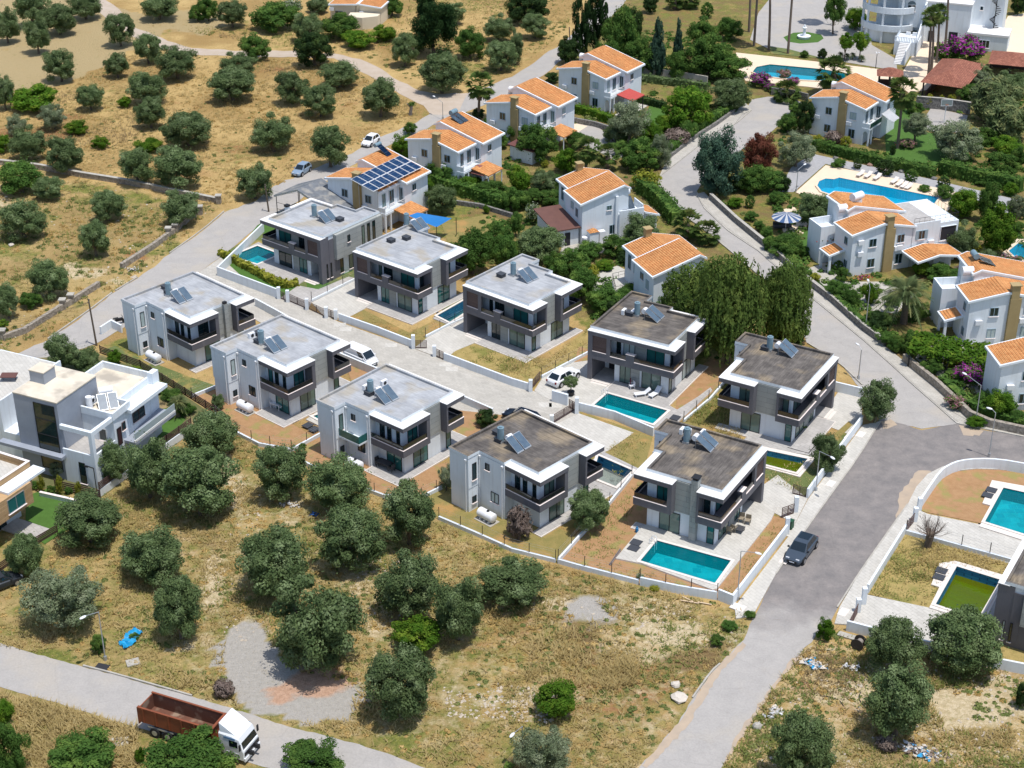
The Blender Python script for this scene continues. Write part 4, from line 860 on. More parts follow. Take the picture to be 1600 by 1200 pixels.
CORE = [(1.05,1.05),(8.1,1.05),(8.1,3.5),(11.0,3.5),(11.0,11.45),(8.45,11.45),(8.45,9.9),(4.8,9.9),(4.8,8.6),(1.05,8.6)]
UPPER = [(1.3,1.5),(11.1,1.5),(11.1,11.5),(8.4,11.5),(8.4,9.9),(4.82,9.9),(4.82,8.8),(1.3,8.8)]
PARA = [(1.0,.55),(11.2,.55),(11.2,11.55),(8.35,11.55),(8.35,9.9),(4.82,9.9),(4.82,8.85),(1.0,8.85)]
def estate_house(key, mir, x, y, yaw, label, dark=False, chimney=False, anchor=None, east=False, rear_door=False, rear_balcony=False, sol=None, acs=(), tank=True, solaz=-42, steps=True):
    r = thing('modern_house', label, 'house', (x, y, 0), yaw, 'white and grey flat-roofed houses of the estate')
    M = MB
    b = M(mir); b.prism(CORE, 0, 2.898, WHITE); b.prism(UPPER, 2.902, 6.5, WHITE); b.build('wall', r)
    # dark grey frame of the long front and both balcony boxes
    b = M(mir)
    b.box(0, 11.2, 0, 1.5, 2.9, 3.4, GREY); b.box(0, 1.3, 1.5, 2.8, 2.905, 3.395, GREY); b.box(0, 1.3, 5.5, 9.75, 2.9, 3.4, GREY); b.box(1.3, 4.82, 8.8, 9.75, 2.905, 3.395, GREY)
    b.box(10.6, 11.2, 0, 3.5, 0, 2.898, GREY); b.box(10.6, 11.2, 0, 1.5, 3.402, 5.998, GREY)
    if east: b.box(11.2, 11.24, 1.5, 2.4, 0, 6.0, GREY)
    b.box(8.25, 8.75, 0, .3, 3.402, 5.998, GREY); b.box(8.75, 10.6, .02, .3, 3.402, 3.9, GREY); b.box(5.1, 6.2, .0, .5, 3.402, 4.55, GREY)
    for x0, x1 in ((.15, 5.1), (6.2, 8.25)): b.box(x0, x1, 0, .14, 3.402, 3.72, GREY)
    b.box(0, .15, 0, 2.55, 3.402, 3.72, GREY); b.box(0, 1.3, 2.55, 2.8, 3.402, 5.998, GREY); b.box(0, 1.3, 5.5, 5.98, 3.402, 5.998, GREY)
    b.box(0, .15, 5.98, 9.75, 3.402, 3.72, GREY); b.box(.15, 4.82, 9.61, 9.75, 3.402, 3.72, GREY)
    b.box(-.05, 11.2, -.05, 1.5, 6.0, 6.49, GREY); b.box(-.05, 1.3, 1.5, 2.8, 6.003, 6.487, GREY); b.box(-.05, 1.3, 5.5, 9.75, 6.0, 6.49, GREY); b.box(1.3, 4.82, 8.8, 9.75, 6.003, 6.487, GREY)
    b.build('balcony_frame', r)
    b = M(mir); b.prism([(-.09,-.09),(11.25,-.09),(11.25,1.0),(1.2,1.0),(1.2,2.84),(-.09,2.84)], 6.495, 6.56, WHITE2)
    b.prism([(-.09,5.46),(1.2,5.46),(1.2,8.7),(4.86,8.7),(4.86,9.8),(-.09,9.8)], 6.495, 6.56, WHITE2); b.build('ledge', r)
    b = M(mir)
    for x0, x1 in ((-.03, 5.1), (6.2, 8.25)): b.box(x0, x1, -.03, .17, 3.725, 3.78, COPING)
    b.box(5.07, 6.23, -.03, .53, 4.555, 4.61, COPING); b.box(-.03, .17, .172, 2.55, 3.725, 3.778, COPING); b.box(-.03, .17, 5.98, 9.6, 3.725, 3.778, COPING); b.box(-.03, 4.82, 9.602, 9.78, 3.725, 3.78, COPING); b.box(8.75, 10.6, -.03, .2, 3.902, 3.95, COPING)
    b.build('coping', r)
    for q in ((.07,.1,.2,5.1,3.79,4.3,'y'),(.07,.1,6.2,8.25,3.79,4.3,'y'),(.07,.1,.12,2.55,3.79,4.3,'x'),(.07,.1,5.98,9.66,3.79,4.3,'x'),(9.67,9.7,.12,4.8,3.79,4.3,'y')):
        b = M(mir)
        if q[6] == 'y': b.box(q[2], q[3], q[0], q[1], q[4], q[5], RAILG); b.box(q[2], q[3], q[0]-.01, q[1]+.01, q[5]+.002, q[5]+.05, BLACK)
        else: b.box(q[0], q[1], q[2], q[3], q[4], q[5], RAILG); b.box(q[0]-.01, q[1]+.01, q[2], q[3], q[5]+.002, q[5]+.05, BLACK)
        b.build('glass_railing', r)
    M(mir).box(8.75, 10.6, .08, .2, 3.96, 5.998, BROWNSLAT).build('slatted_screen', r)
    b = M(mir); b.box(.93, 1.3, 2.802, 5.498, 2.9, 6.497, CLAD); b.box(4.8, 5.95, .98, 1.05, .16, 2.895, CLAD); b.box(4.3, 5.65, 1.44, 1.5, 3.41, 5.99, CLAD)
    if east: b.box(11.1, 11.7, 2.5, 11.5, 2.9, 6.497, CLAD)
    b.build('cladding_panel', r)
    # roof
    b = M(mir); L, Rr = offset_line(PARA, .25*2, closed=True); IN = [tuple(p) for p in L]
    o_ = [(*p, 0) for p in PARA]; n_ = len(PARA); vs = []
    capm = WHITE if not dark else ROOFD
    for p, q in zip(PARA, IN): vs += [(p[0],p[1],6.562),(p[0],p[1],6.9),(q[0],q[1],6.9),(q[0],q[1],6.562)]
    fo = []; ft = []
    for i in range(n_):
        a = 4*i; c = 4*((i+1)%n_); fo.append((a, c, c+1, a+1)); ft += [(a+1, c+1, c+2, a+2), (a+2, c+2, c+3, a+3)]
    b.add(vs, fo, WHITE); b.add(vs, ft, ROOFD if dark else ROOFG); b.build('parapet', r)
    b = M(mir); b.prism(IN, 6.5, 6.62, ROOFD if dark else ROOFG); b.build('roof', r)
    # openings: sliding doors and windows
    win(r, mir, 'y', -1, 1.05, 5.95, 7.4, .17, 2.5, GLASSG, n=2, name='sliding_door', sill=False); win(r, mir, 'y', -1, 1.05, 2.05, 4.5, .17, 2.6, CURTAIN, n=2, name='sliding_door', sill=False)
    win(r, mir, 'y', -1, 1.5, 1.9, 4.2, 3.42, 5.7, GLASSG if not dark else GLASSG, n=2, name='sliding_door', sill=False); win(r, mir, 'y', -1, 1.5, 5.7, 7.2, 3.42, 5.6, GLASS, n=2, name='sliding_door', sill=False); win(r, mir, 'y', -1, 1.5, 7.55, 8.1, 3.42, 5.6, GLASS, name='window', sill=False)
    win(r, mir, 'x', -1, 1.05, 1.12, 1.9, .17, 2.6, GLASSG, name='window', sill=False); win(r, mir, 'x', -1, 1.05, 4.9, 7.2, .17, 2.6, CURTAIN if dark else GLASSG, n=2, name='sliding_door', sill=False)
    win(r, mir, 'x', -1, 1.3, 1.8, 2.5, 3.42, 5.7, GLASS, name='window', sill=False); win(r, mir, 'x', -1, 1.3, 6.2, 7.7, 3.42, 5.7, GLASSG, n=2, name='sliding_door', sill=False)
    b = M(mir); b.box(8.6, 10.0, 3.44, 3.5, .16, 2.4, DARKIN); b.build('entrance_door', r)
    b = M(mir); b.box(8.1, 10.6, .0, 3.5, .0, .15, TERR); b.box(8.1, 10.6, -.35, -.0, 0, .14, STONEEDGE); b.box(8.3, 10.4, -.75, -.36, 0, .07, STONEEDGE)
    if steps: b.build('entrance_steps', r)
    b = M(mir); b.box(-.25, 8.0, -1.55, 1.0, 0, .15, STONEEDGE); b.box(-.15, 7.9, -1.45, 1.0, .151, .165, TERR); b.box(-.25, 1.0, 1.0, 9.8, 0, .149, STONEEDGE); b.box(-.15, 1.0, 1.0, 9.7, .1495, .163, TERR)
    b.build('terrace', r)
    # the rear: slim windows beside the recess, downpipes, water tank
    win(r, mir, 'x', -1, 8.4, 10.35, 10.95, 3.7, 5.7, GLASS); win(r, mir, 'x', -1, 8.45, 10.35, 10.95, .9, 1.7, GLASS)
    win(r, mir, 'y', 1, 9.9, 6.9, 7.5, 5.0, 5.8, GLASS); win(r, mir, 'y', 1, 9.9, 5.6, 6.7, 1.5, 2.7, GLASS, n=2)
    for px, py in ((8.7, 11.6), (8.25, 10.0), (5.05, 10.0)):
        b = M(mir); b.cyl((px, py, 0), (px, py, 6.2), .055, .055, METALW, 6); b.box(px-.12, px+.12, py-.08, py+.08, 6.2, 6.4, METALW); b.build('downpipe', r)
    win(r, mir, 'y', 1, 8.8, 3.6, 4.3, 3.42, 5.7, GLASSG if rear_door else GLASS, sill=False); win(r, mir, 'y', 1, 8.8, 2.6, 3.2, 3.42, 5.7, GLASSG if rear_door else GLASS, sill=False); win(r, mir, 'y', 1, 8.8, 1.35, 1.85, 3.42, 5.7, GLASS, sill=False)
    if rear_door:
        win(r, mir, 'y', 1, 8.6, 1.4, 3.6, .17, 2.6, GLASSG, n=2, name='sliding_door', sill=False); b = M(mir); b.box(-.25, 4.8, 8.6, 11.0, 0, .14, STONEEDGE); b.box(-.15, 4.7, 8.6, 10.9, .141, .155, TERR); b.build('rear_terrace', r)
    if rear_balcony:
        b = M(mir); b.box(5.2, 8.3, 9.9, 11.2, 3.1, 3.3, WHITE); b.build('small_balcony', r)
        for q in ((5.22, 5.26, 9.9, 11.18), (5.26, 8.3, 11.14, 11.18)): M(mir).box(q[0], q[1], q[2], q[3], 3.31, 4.2, GLASSG).build('glass_railing', r)
    if east:
        for i in range(3): win(r, mir, 'x', 1, 11.7, 7.4+i*1.05, 7.95+i*1.05, 3.5, 6.2, GLASS)
        win(r, mir, 'x', 1, 11.7, 4.6, 5.1, 4.8, 5.8, GLASS); win(r, mir, 'x', 1, 11.0, 3.6, 4.3, .4, 2.5, GLASS); win(r, mir, 'x', 1, 11.0, 5.4, 6.2, .4, 2.5, GLASS)
        for yy in (.9, 1.6): win(r, mir, 'x', 1, 11.245 if yy > 1.5 else 11.2, yy, yy+.25, .6, 2.7, GLASS)
    if chimney == 'front':
        b = M(mir); b.box(.5, 1.3, 2.95, 3.65, 0, 7.35, CLAD); b.box(.62, 1.18, 3.05, 3.55, 7.352, 7.6, BLACK); b.box(.45, 1.35, 2.9, 3.7, 7.602, 7.68, BLACK); b.build('chimney', r)
    if chimney == 'side':
        b = M(mir); b.box(.5, .93, 3.6, 4.15, 0, 6.9, CLAD); b.box(.55, .95, 3.65, 4.1, 6.902, 7.2, BLACK); b.build('chimney', r)
    if chimney == 'roof':
        b = M(mir); b.box(.3, .8, 4.3, 4.8, 0, 7.1, WHITE); b.box(.25, .85, 4.25, 4.85, 7.102, 7.4, BLACK); b.build('chimney', r)
    if sol:       # given as a photo position on the roof
        p = G(sol[0], sol[1], 7.2); dx, dy = p.x-x, p.y-y; c, s = math.cos(yaw), math.sin(yaw); lx, ly = c*dx+s*dy, -s*dx+c*dy
        solar(r, False, lx, ly, 6.62, R(solaz)-yaw)
    for i, (u, v, kind) in enumerate(acs):
        p = G(u, v, 6.9); dx, dy = p.x-x, p.y-y; c, s = math.cos(yaw), math.sin(yaw); lx, ly = c*dx+s*dy, -s*dx+c*dy
        if kind == 'w': acunit(r, lx, ly, 6.63, R(solaz)-yaw+1.57)
        else: MB().obox((lx, ly), (math.cos(R(solaz)-yaw), math.sin(R(solaz)-yaw)), .9, .8, 6.63, 7.05, mat('dark_roof_vent', (.05,.055,.065), rough=.6)).obox((lx, ly), (math.cos(R(solaz)-yaw), math.sin(R(solaz)-yaw)), 1.0, .9, 7.052, 7.1, mat('dark_roof_vent', (.05,.055,.065))).build('roof_vent', r)
    return r, (x, y, yaw)
def estate_tank(pose, mir, label):
    x, y, yaw = pose; c, s = math.cos(yaw), math.sin(yaw); lx, ly = (6.0, 11.3) if not mir else (-6.0, 11.3)
    t = thing('water_tank', label, 'water tank', (x+c*lx-s*ly, y+s*lx+c*ly, 0), yaw)
    b = MB(); b.cyl((-.95,0,.75),(.95,0,.75),.52,.52,TANK,18)
    for e in (-1, 1): b.ball((.95*e,0,.75), .52, TANK, 14, 8, (.35,1,1))
    b.build('tank', t)
    b = MB(); b.box(-1.2,1.2,-.7,.7,0,.1,KERB)
    for e in (-.6, 0, .6): b.box(e-.06, e+.06, -.45, .45, .1, .32, TANK)
    b.build('cradle', t); MB().cyl((-.2,0,1.2),(-.2,0,1.36),.16,.16,BLACK,10).build('lid', t)
HP = {'K': (20.7,139.1,1.042), 'H6': (31.5,159.5,1.036), 'H5': (18.7,170.7,-.519), 'H4': (2.5,181.5,-.697), 'H3': (-11.9,192.0,-.682), 'H2': (-34.0,209.7,-.672), 'W': (-31.6,185.1,-3.889), 'B': (-18.8,172.9,-3.867), 'C': (-5.3,160.5,-3.839), 'J': (9.5,149.4,-3.902)}
E_ = {}
def eh(k, mir, label, **kw): x, y, yaw = HP[k]; E_[k] = estate_house(k, mir, x, y, yaw, label, **kw)[1]
eh('K', False, 'house with a dark brown flat roof and tall chimney above the long teal pool', dark=True, chimney='front', sol=(1105,690), solaz=-30, acs=((1066,673,'w'),(1076,676,'w'),(1074,686,'d'),(1098,677,'w')))
eh('H6', False, 'dark-roofed house nearest the road junction, with green pool water in front of it', dark=True, sol=(1232,545), solaz=-30, acs=((1196,543,'d'),))
eh('H5', True, 'dark-roofed house under the weeping tree, with loungers by its teal pool', dark=True, sol=(1023,491), solaz=-30, acs=((975,487,'w'),(985,489,'d'),(990,488,'w')))
eh('H4', True, 'grey-roofed house surrounded by tall straw grass, in front of the dense green trees', sol=(825,430), acs=((783,429,'d'),))
eh('H3', True, 'grey-roofed house beside the blue shade sail, with a smooth roof and two small dark vents', sol=(656,352), acs=((611,375,'d'),(635,371,'d')))
eh('H2', False, 'grey-roofed house with a corner pool and three tall slit windows on its side wall', east=True, chimney='roof', sol=(511,338), acs=((531,342,'d'),))
eh('W', False, 'leftmost grey-roofed house, beside the road and the dark slat fence', chimney='side', sol=(284,462), acs=((259,448,'d'),(263,455,'d')))
eh('B', False, 'grey-roofed house in front of the parked white van, with a tan stain on its roof', rear_door=True, sol=(431,538), acs=((404,520,'d'),(404,532,'d'),(393,524,'w')))
eh('C', False, 'grey-roofed house with a small extra glass balcony on its rear wall, above the olive grove', rear_door=True, rear_balcony=True, sol=(604,617), acs=((572,605,'w'),(577,613,'d'),(600,598,'w')))
eh('J', False, 'dark-roofed house whose white rear wall and water tank face the waste ground', dark=True, sol=(810,692), acs=((778,675,'d'),(781,686,'d')))
estate_tank(E_['W'], False, 'long round white water tank lying behind the leftmost grey-roofed house'); estate_tank(E_['B'], False, 'long round white water tank behind the house with the tan roof stain')
estate_tank(E_['C'], False, 'white water tank half hidden by an olive tree under the small rear balcony'); estate_tank(E_['J'], False, 'long round white water tank on a plinth behind the dark-roofed house')
# the house cut by the lower right edge
pb = G(1561, 911, 6.5); yw = R(239.7)
estate_house('N', False, pb.x-11.2*math.cos(yw), pb.y-11.2*math.sin(yw), yw, 'dark grey-sided house cut off by the lower right edge of the picture', dark=True, east=True, steps=False)

# ------------------------------------------------------------------ the older villas with orange tiled roofs
SHUT = mat('pale_shutter', srgb('8fa3ad'), rough=.7)
def roofblock(r, x0, x1, y0, y1, prof, wall=True, wx=None, wy=None, rname='roof', tile=None, fas=.22, wm=None):
    """white block under a tiled roof whose section runs along x; prof = [(x, z), ...]"""
    wx = wx or (x0+.4, x1-.4); wy = wy or (y0+.3, y1-.2); tile = tile or TILE
    def zr(x):
        for (a, za), (b_, zb) in zip(prof[:-1], prof[1:]):
            if x <= b_+1e-9: return za+(zb-za)*(x-a)/(b_-a)
        return prof[-1][1]
    if wall:
        xs_ = [wx[0]]+[p[0] for p in prof if wx[0] < p[0] < wx[1]]+[wx[1]]; n_ = len(xs_)
        vs = [(x, wy[0], 0) for x in xs_]+[(x, wy[0], zr(x)-fas) for x in xs_]+[(x, wy[1], 0) for x in xs_]+[(x, wy[1], zr(x)-fas) for x in xs_]; fs = []
        for i in range(n_-1): fs += [(i,i+1,n_+i+1,n_+i),(2*n_+i+1,2*n_+i,3*n_+i,3*n_+i+1)]
        fs += [(2*n_,0,n_,3*n_),(n_-1,3*n_-1,4*n_-1,2*n_-1)]
        MB().add(vs, fs, wm or WHITE).build('wall', r)
    n_ = len(prof); mb = MB()
    vs = [(x, y0, z-fas) for x, z in prof]+[(x, y0, z+.04) for x, z in prof]+[(x, y1, z-fas) for x, z in prof]+[(x, y1, z+.04) for x, z in prof]; fs = []
    for i in range(n_-1): fs += [(i,i+1,n_+i+1,n_+i),(2*n_+i+1,2*n_+i,3*n_+i,3*n_+i+1),(n_+i,n_+i+1,3*n_+i+1,3*n_+i),(2*n_+i,2*n_+i+1,i+1,i)]
    fs += [(2*n_,0,n_,3*n_),(n_-1,3*n_-1,4*n_-1,2*n_-1)]
    mb.add(vs, fs, WHITE); f_ = mb.build('fascia', r)
    mb = MB(); e = .22; pr = [(prof[0][0]+e, zr(prof[0][0]+e))]+prof[1:-1]+[(prof[-1][0]-e, zr(prof[-1][0]-e))]; n_ = len(pr)
    vs = []; fs = []
    for (a, za), (b_, zb) in zip(pr[:-1], pr[1:]):     # real courses: each a thin wedge
        L = math.hypot(b_-a, zb-za); k = max(2, int(L/.36)); up = 1 if zb > za else -1
        for j in range(k):
            t0, t1 = j/k, (j+1)/k; xa, xb = a+(b_-a)*t0, a+(b_-a)*t1; z_a, z_b = za+(zb-za)*t0+.05, za+(zb-za)*t1+.05
            lo, hi = (.06, .0) if up > 0 else (.0, .06); o = len(vs)
            vs += [(xa, y0+e, z_a+lo), (xb, y0+e, z_b+hi), (xb, y1-e, z_b+hi), (xa, y1-e, z_a+lo), (xa, y0+e, z_a-.02), (xb, y0+e, z_b-.02), (xb, y1-e, z_b-.02), (xa, y1-e, z_a-.02)]
            fs += [(o,o+1,o+2,o+3),(o+4,o+5,o+1,o),(o+5,o+6,o+2,o+1),(o+6,o+7,o+3,o+2),(o+7,o+4,o,o+3)]
    mb.add(vs, fs, tile); mb.build(rname, r)
def vwin(r, ax, sg, c, a0, a1, z0, z1, sh=False):
    w_ = win(r, False, ax, sg, c, a0, a1, z0, z1, GLASS, SHUT, n=2)
    if sh:
        for q in (a0-.45, a1+.02):
            mb = MB(); mb.box(q, q+.42, c-.06 if sg < 0 else c, c if sg < 0 else c+.06, z0, z1, SHUT); mb.build('shutter', w_)
def villa(org, yaw, label, opts=''):
    r = thing('tiled_villa', label, 'villa', (org[0], org[1], 0), yaw, 'white villas with orange tiled roofs')
    roofblock(r, -.4, 9.7, -.3, 4.7, [(-.4, 6.1), (4.6, 7.15), (9.7, 6.0)], wx=(0, 9.2), wy=(0, 4.6))
    if 'n' not in opts: roofblock(r, 1.6, 10.9, 4.5, 10.4, [(1.6, 7.5), (2.8, 8.05), (10.9, 6.15)], wx=(1.9, 10.4), wy=(4.62, 10.1))
    if 'c' not in opts:
        b = MB(); b.box(4.9, 6.3, -.4, 0, 0, 6.3, BEIGE); b.box(4.95, 5.95, -.38, .45, 6.3, 8.0, BEIGE); b.box(4.8, 6.1, -.52, .6, 8.05, 8.15, BEIGE); b.box(5.05, 5.85, -.25, .35, 8.002, 8.048, BLACK); b.build('chimney', r)
    vwin(r, 'y', -1, 0, 2.6, 3.7, 3.9, 5.1); vwin(r, 'y', -1, 0, 2.6, 3.7, .9, 2.2); vwin(r, 'y', -1, 0, 6.9, 8.0, 3.9, 5.1); vwin(r, 'y', -1, 0, 6.9, 8.0, .8, 2.3)
    if 'n' not in opts: vwin(r, 'x', 1, 10.4, 6.4, 7.3, 4.3, 5.3); vwin(r, 'y', -1, 4.62, 9.4, 10.1, 3.3, 5.3)
    vwin(r, 'x', 1, 9.2, .9, 1.7, 3.3, 5.3); vwin(r, 'x', 1, 9.2, 2.6, 3.6, 3.3, 5.3)
    acunit(r, 1.3, -.2, 2.9, math.pi); acunit(r, 6.9, -.2, 2.9, math.pi)
    # arched porch and balcony in the corner
    if 'a' in opts:
        b = MB(); b.box(9.2, 10.5, -.05, 1.4, 2.6, 2.9, WHITE)
        for x in (9.22, 10.25): b.box(x, x+.23, -.03, .2, 0, 2.6, WHITE)
        b.box(10.25, 10.48, 1.15, 1.38, 0, 2.6, WHITE); b.box(9.2, 10.5, 1.4, 4.6, 2.6, 2.9, WHITE)
        k = 10
        for i in range(k):       # arch of wedge stones
            a0, a1 = math.pi*i/k, math.pi*(i+1)/k; cx_, rz_ = 9.85, .4
            b.add([(cx_-rz_*math.cos(a0), -.03, 1.9+.5*math.sin(a0)), (cx_-rz_*math.cos(a1), -.03, 1.9+.5*math.sin(a1)), (cx_-rz_*math.cos(a1), -.03, 2.6), (cx_-rz_*math.cos(a0), -.03, 2.6)], [(0,1,2,3)], WHITE)
        b.build('porch', r)
        b = MB()
        for y in np.arange(.1, 4.5, .16): b.cyl((10.45, y, 2.9), (10.45, y, 3.75), .015, .015, BLACK if 'g' not in opts else DARKIN, 4, False)
        b.box(10.42, 10.48, 0, 4.5, 3.75, 3.8, METALW); b.box(9.2, 10.45, .0, .05, 2.9, 3.7, WHITE)
        if 'g' in opts: b.box(10.5, 10.52, .1, 4.4, 2.95, 3.7, mat('green_mesh', (.01,.05,.035)))
        b.build('balcony_railing', r)
    if 'p' in opts or 'q' in opts:
        m_ = TILER if 'p' in opts else TILE
        b = MB(); b.add([(10.5,1.9,3.0),(10.5,5.9,3.0),(13.7,5.8,2.5),(13.7,1.9,2.5),(10.5,1.9,2.85),(10.5,5.9,2.85),(13.7,5.8,2.35),(13.7,1.9,2.35)], [(3,2,1,0)[::-1],(4,5,6,7)[::-1],(0,3,7,4)[::-1],(3,2,6,7)[::-1],(2,1,5,6)[::-1],(1,0,4,5)[::-1]], m_)
        b.build('canopy_roof', r); b = MB()
        for x, y in ((13.5, 2.1), (13.5, 5.6)): b.cyl((x, y, 0), (x, y, 2.4), .09, .09, BLACK if 'p' in opts else WHITE, 8)
        b.build('canopy_post', r)
    if 'w' in opts:      # white awning
        b = MB(); b.add([(10.45,4.2,4.3),(10.45,7.0,4.3),(12.6,6.8,3.3),(12.6,4.0,3.3)], [(0,1,2,3),(3,2,1,0)], TANK); b.build('awning', r)
    if 't' in opts:      # tank on the low roof behind the ridge
        mb = MB(); mb.cyl((1.0, 5.2, 7.2), (2.3, 5.2, 7.2), .5, .5, TANK, 14).box(.9, 1.6, 4.9, 5.5, 5.0, 6.8, METAL); mb.build('hot_water_tank', r)
    if 's' in opts:
        for i in range(2):
            a = 4.0+i*1.1; b = MB(); z = lambda x: 8.05-(x-2.8)*.2346
            b.add([(3.3, 8.6-i*1.15, z(3.3)+.55), (5.3, 8.6-i*1.15, z(5.3)+.16), (5.3, 7.6-i*1.15, z(5.3)+.16), (3.3, 7.6-i*1.15, z(3.3)+.55)], [(0,1,2,3)[::-1],(0,1,2,3)], COLLECT); b.build('solar_collector', r)
        MB().cyl((2.9, 7.2, 8.7), (2.9, 8.6, 8.7), .4, .4, TANKB, 12).build('hot_water_tank', r)
    if 'l' in opts:      # small tiled porch on the left side and a flat terrace block behind
        roofblock(r, -2.4, 0.05, 1.6, 4.4, [(-2.4, 2.7), (0.05, 3.3)], wx=(-.1, 0), wy=(2, 4)); b = MB()
        for y in (1.9, 4.1): b.box(-2.2, -1.9, y-.15, y+.15, 0, 2.6, WHITE)
        b.build('porch_post', r); b = MB(); b.box(-1.8, 1.6, 5.2, 8.6, 0, 4.4, WHITE); b.box(-1.8, -1.6, 5.2, 8.6, 4.4, 5.4, WHITE); b.box(-1.6, 1.6, 5.2, 5.4, 4.4, 5.4, WHITE); b.box(-1.6, 1.6, 8.4, 8.6, 4.4, 5.4, WHITE); b.build('terrace_block', r)
        vwin(r, 'x', -1, 0, 1.2, 2.0, 4.1, 5.2); vwin(r, 'x', -1, 0, .8, 1.6, .9, 2.0); mb = MB(); mb.cyl((.6, 5.6, 7.6), (2.0, 5.6, 7.6), .55, .55, TANK, 14).box(.7, 1.9, 5.3, 5.9, 5.4, 7.1, METALW); mb.build('hot_water_tank', r)
    return r
def vorg(u, v, z, lx, ly, yaw):
    p = G(u, v, z); return (p.x-(math.cos(yaw)*lx-math.sin(yaw)*ly), p.y-(math.sin(yaw)*lx+math.cos(yaw)*ly))
def ydir(p, q, z): return yawp(p, q, z)-math.pi/2
yA = R(-35.2)
V3 = villa(vorg(944.5, 125, 5.8, 9.2, 0, yA), yA, 'villa with a bright red canopy over its terrace, farthest up the road', 'apt')
y7 = R(-35.7); V7 = villa(vorg(1350, 172.5, 5.8, 9.2, 0, y7), y7, 'villa with a tall palm and a white awning at its corner, by the basketball court', 'agwt')
y1 = ydir((747.5,222),(777.5,207),6.15); print('y1', math.degrees(y1))
V1 = villa(vorg(722.5, 174, 8.05, 2.8, 10.4, y1), y1, 'villa with two solar collectors on its roof and blue-shaded walls, nearest the white hatchback', 'asq')
V2 = villa(vorg(838.7, 121, 8.05, 2.8, 10.4, y1), y1, 'villa between the one with the red canopy and the one with roof collectors', 'atq')
V4 = villa(vorg(604.5, 231, 8.05, 2.8, 10.4, y1), y1, 'villa carrying a large array of blue solar panels', 'aq')
def arr():
    z = lambda x: 8.05-(x-2.8)*.2346
    org = V4.location; 
    for i in range(8):
        for j in range(2):
            y0 = 8.0-i*1.42; x0 = 6.0+j*2.05; zz = lambda x, y: 7.9-(x-4)*.2346
            b = MB(); zz = lambda x, y: 8.0-(x-4)*.2346; vs = [(x0,y0,zz(x0,0)+.35),(x0+2.0,y0,zz(x0+2.0,0)+.35),(x0+2.0,y0+1.34,zz(x0+2.0,0)+.35),(x0,y0+1.34,zz(x0,0)+.35)]
            b.add(vs+[(a, c, d-.05) for a, c, d in vs], [(0,1,2,3),(7,6,5,4),(0,4,5,1),(1,5,6,2),(2,6,7,3),(3,7,4,0)], METALW)
            v2 = [(x0+.06,y0+.06,zz(x0+.06,0)+.365),(x0+1.94,y0+.06,zz(x0+1.94,0)+.365),(x0+1.94,y0+1.28,zz(x0+1.94,0)+.365),(x0+.06,y0+1.28,zz(x0+.06,0)+.365)]
            b.add(v2, [(0,1,2,3)], PVM); b.build('solar_panel', V4)
    b = MB()
    for y in (-.5, 2.0, 4.4): b.cyl((6.2,y,2.8),(6.2,y,7.6),.04,.04,METAL,5).cyl((9.6,y,2.8),(9.6,y,6.8),.04,.04,METAL,5)
    b.build('panel_frame', V4)
    # collector standing on the upper roof's left side
    b = MB(); b.add([(2.6,9.3,9.0),(2.6,8.2,9.0),(4.6,8.2,7.8),(4.6,9.3,7.8)], [(0,1,2,3),(3,2,1,0)], PVM); b.cyl((2.4,9.4,9.0),(2.4,8.1,9.0),.3,.3,TANKB,10); b.build('solar_collector', V4)
arr()
# grey folded sheet roof at the left of that villa
mb = MB(); t = thing('carport', 'weathered grey gabled canopy on thin dark posts beside the villa with the solar array', 'carport', (V4.location.x, V4.location.y, 0), y1)
SHEETM = mat('weathered_sheet_roof', srgb('74787c'), srgb('5d6064'), rough=.7, scale=1.5, contrast=.2, c3=srgb('918e88'), s3=.8)
for sx in ((-6.8, 3.3, -2.2, 5.2), (-2.2, 5.2, 5.5, 2.6)):
    mb.add([(sx[0],-4.2,sx[1]),(sx[2],-4.2,sx[3]),(sx[2],1.2,sx[3]),(sx[0],1.2,sx[1])], [(0,1,2,3)], SHEETM); mb.add([(sx[0],-4.2,sx[1]-.12),(sx[2],-4.2,sx[3]-.12),(sx[2],1.2,sx[3]-.12),(sx[0],1.2,sx[1]-.12)], [(3,2,1,0)], SHEETM)
    mb.add([(sx[0],-4.2,sx[1]),(sx[2],-4.2,sx[3]),(sx[2],-4.2,sx[3]-.3),(sx[0],-4.2,sx[1]-.3)], [(0,1,2,3),(3,2,1,0)], WHITE2)
mb.build('sheet_roof', t)
for x, y, z in ((-6.5,-4,3.2),(-6.5,1,3.2),(-2.2,-4,4.9),(-2.2,1,4.9),(5.2,-4,2.5)): MB().cyl((x,y,0),(x,y,z),.06,.06,BLACK,6).build('post', t)
mb = MB(); mb.tube([(-6.5,-4,1.2),(-2.2,-4,1.2)],.03,BLACK).tube([(-6.5,-4,2.2),(-2.2,-4,2.2)],.03,BLACK); mb.build('rail', t)
y8 = R(20.0); V8 = villa(G(1326.5, 432.5)[:2], y8, 'villa with a railed roof terrace, between the large blue pool and the date palm', 'l')
y9 = R(5.4); V9 = villa(G(1507, 540)[:2], y9, 'villa with a small tiled porch, right of the big date palm', 'ls')
mb = MB(); mb.box(9.3, 16.4, 0.0, 8, 0, 5.9, WHITE); mb.build('terrace_wing', V8)
mb = MB(); mb.box(9.5, 13.3, .2, 7.8, 5.902, 5.93, TERR); mb.box(9.3, 13.5, -.0, .15, 5.902, 6.3, WHITE); mb.build('roof_terrace', V8)
mb = MB()
for x in np.arange(9.4, 16.3, .8): mb.cyl((x,.1,5.9),(x,.1,7.0),.02,.02,BLACK,4,False)
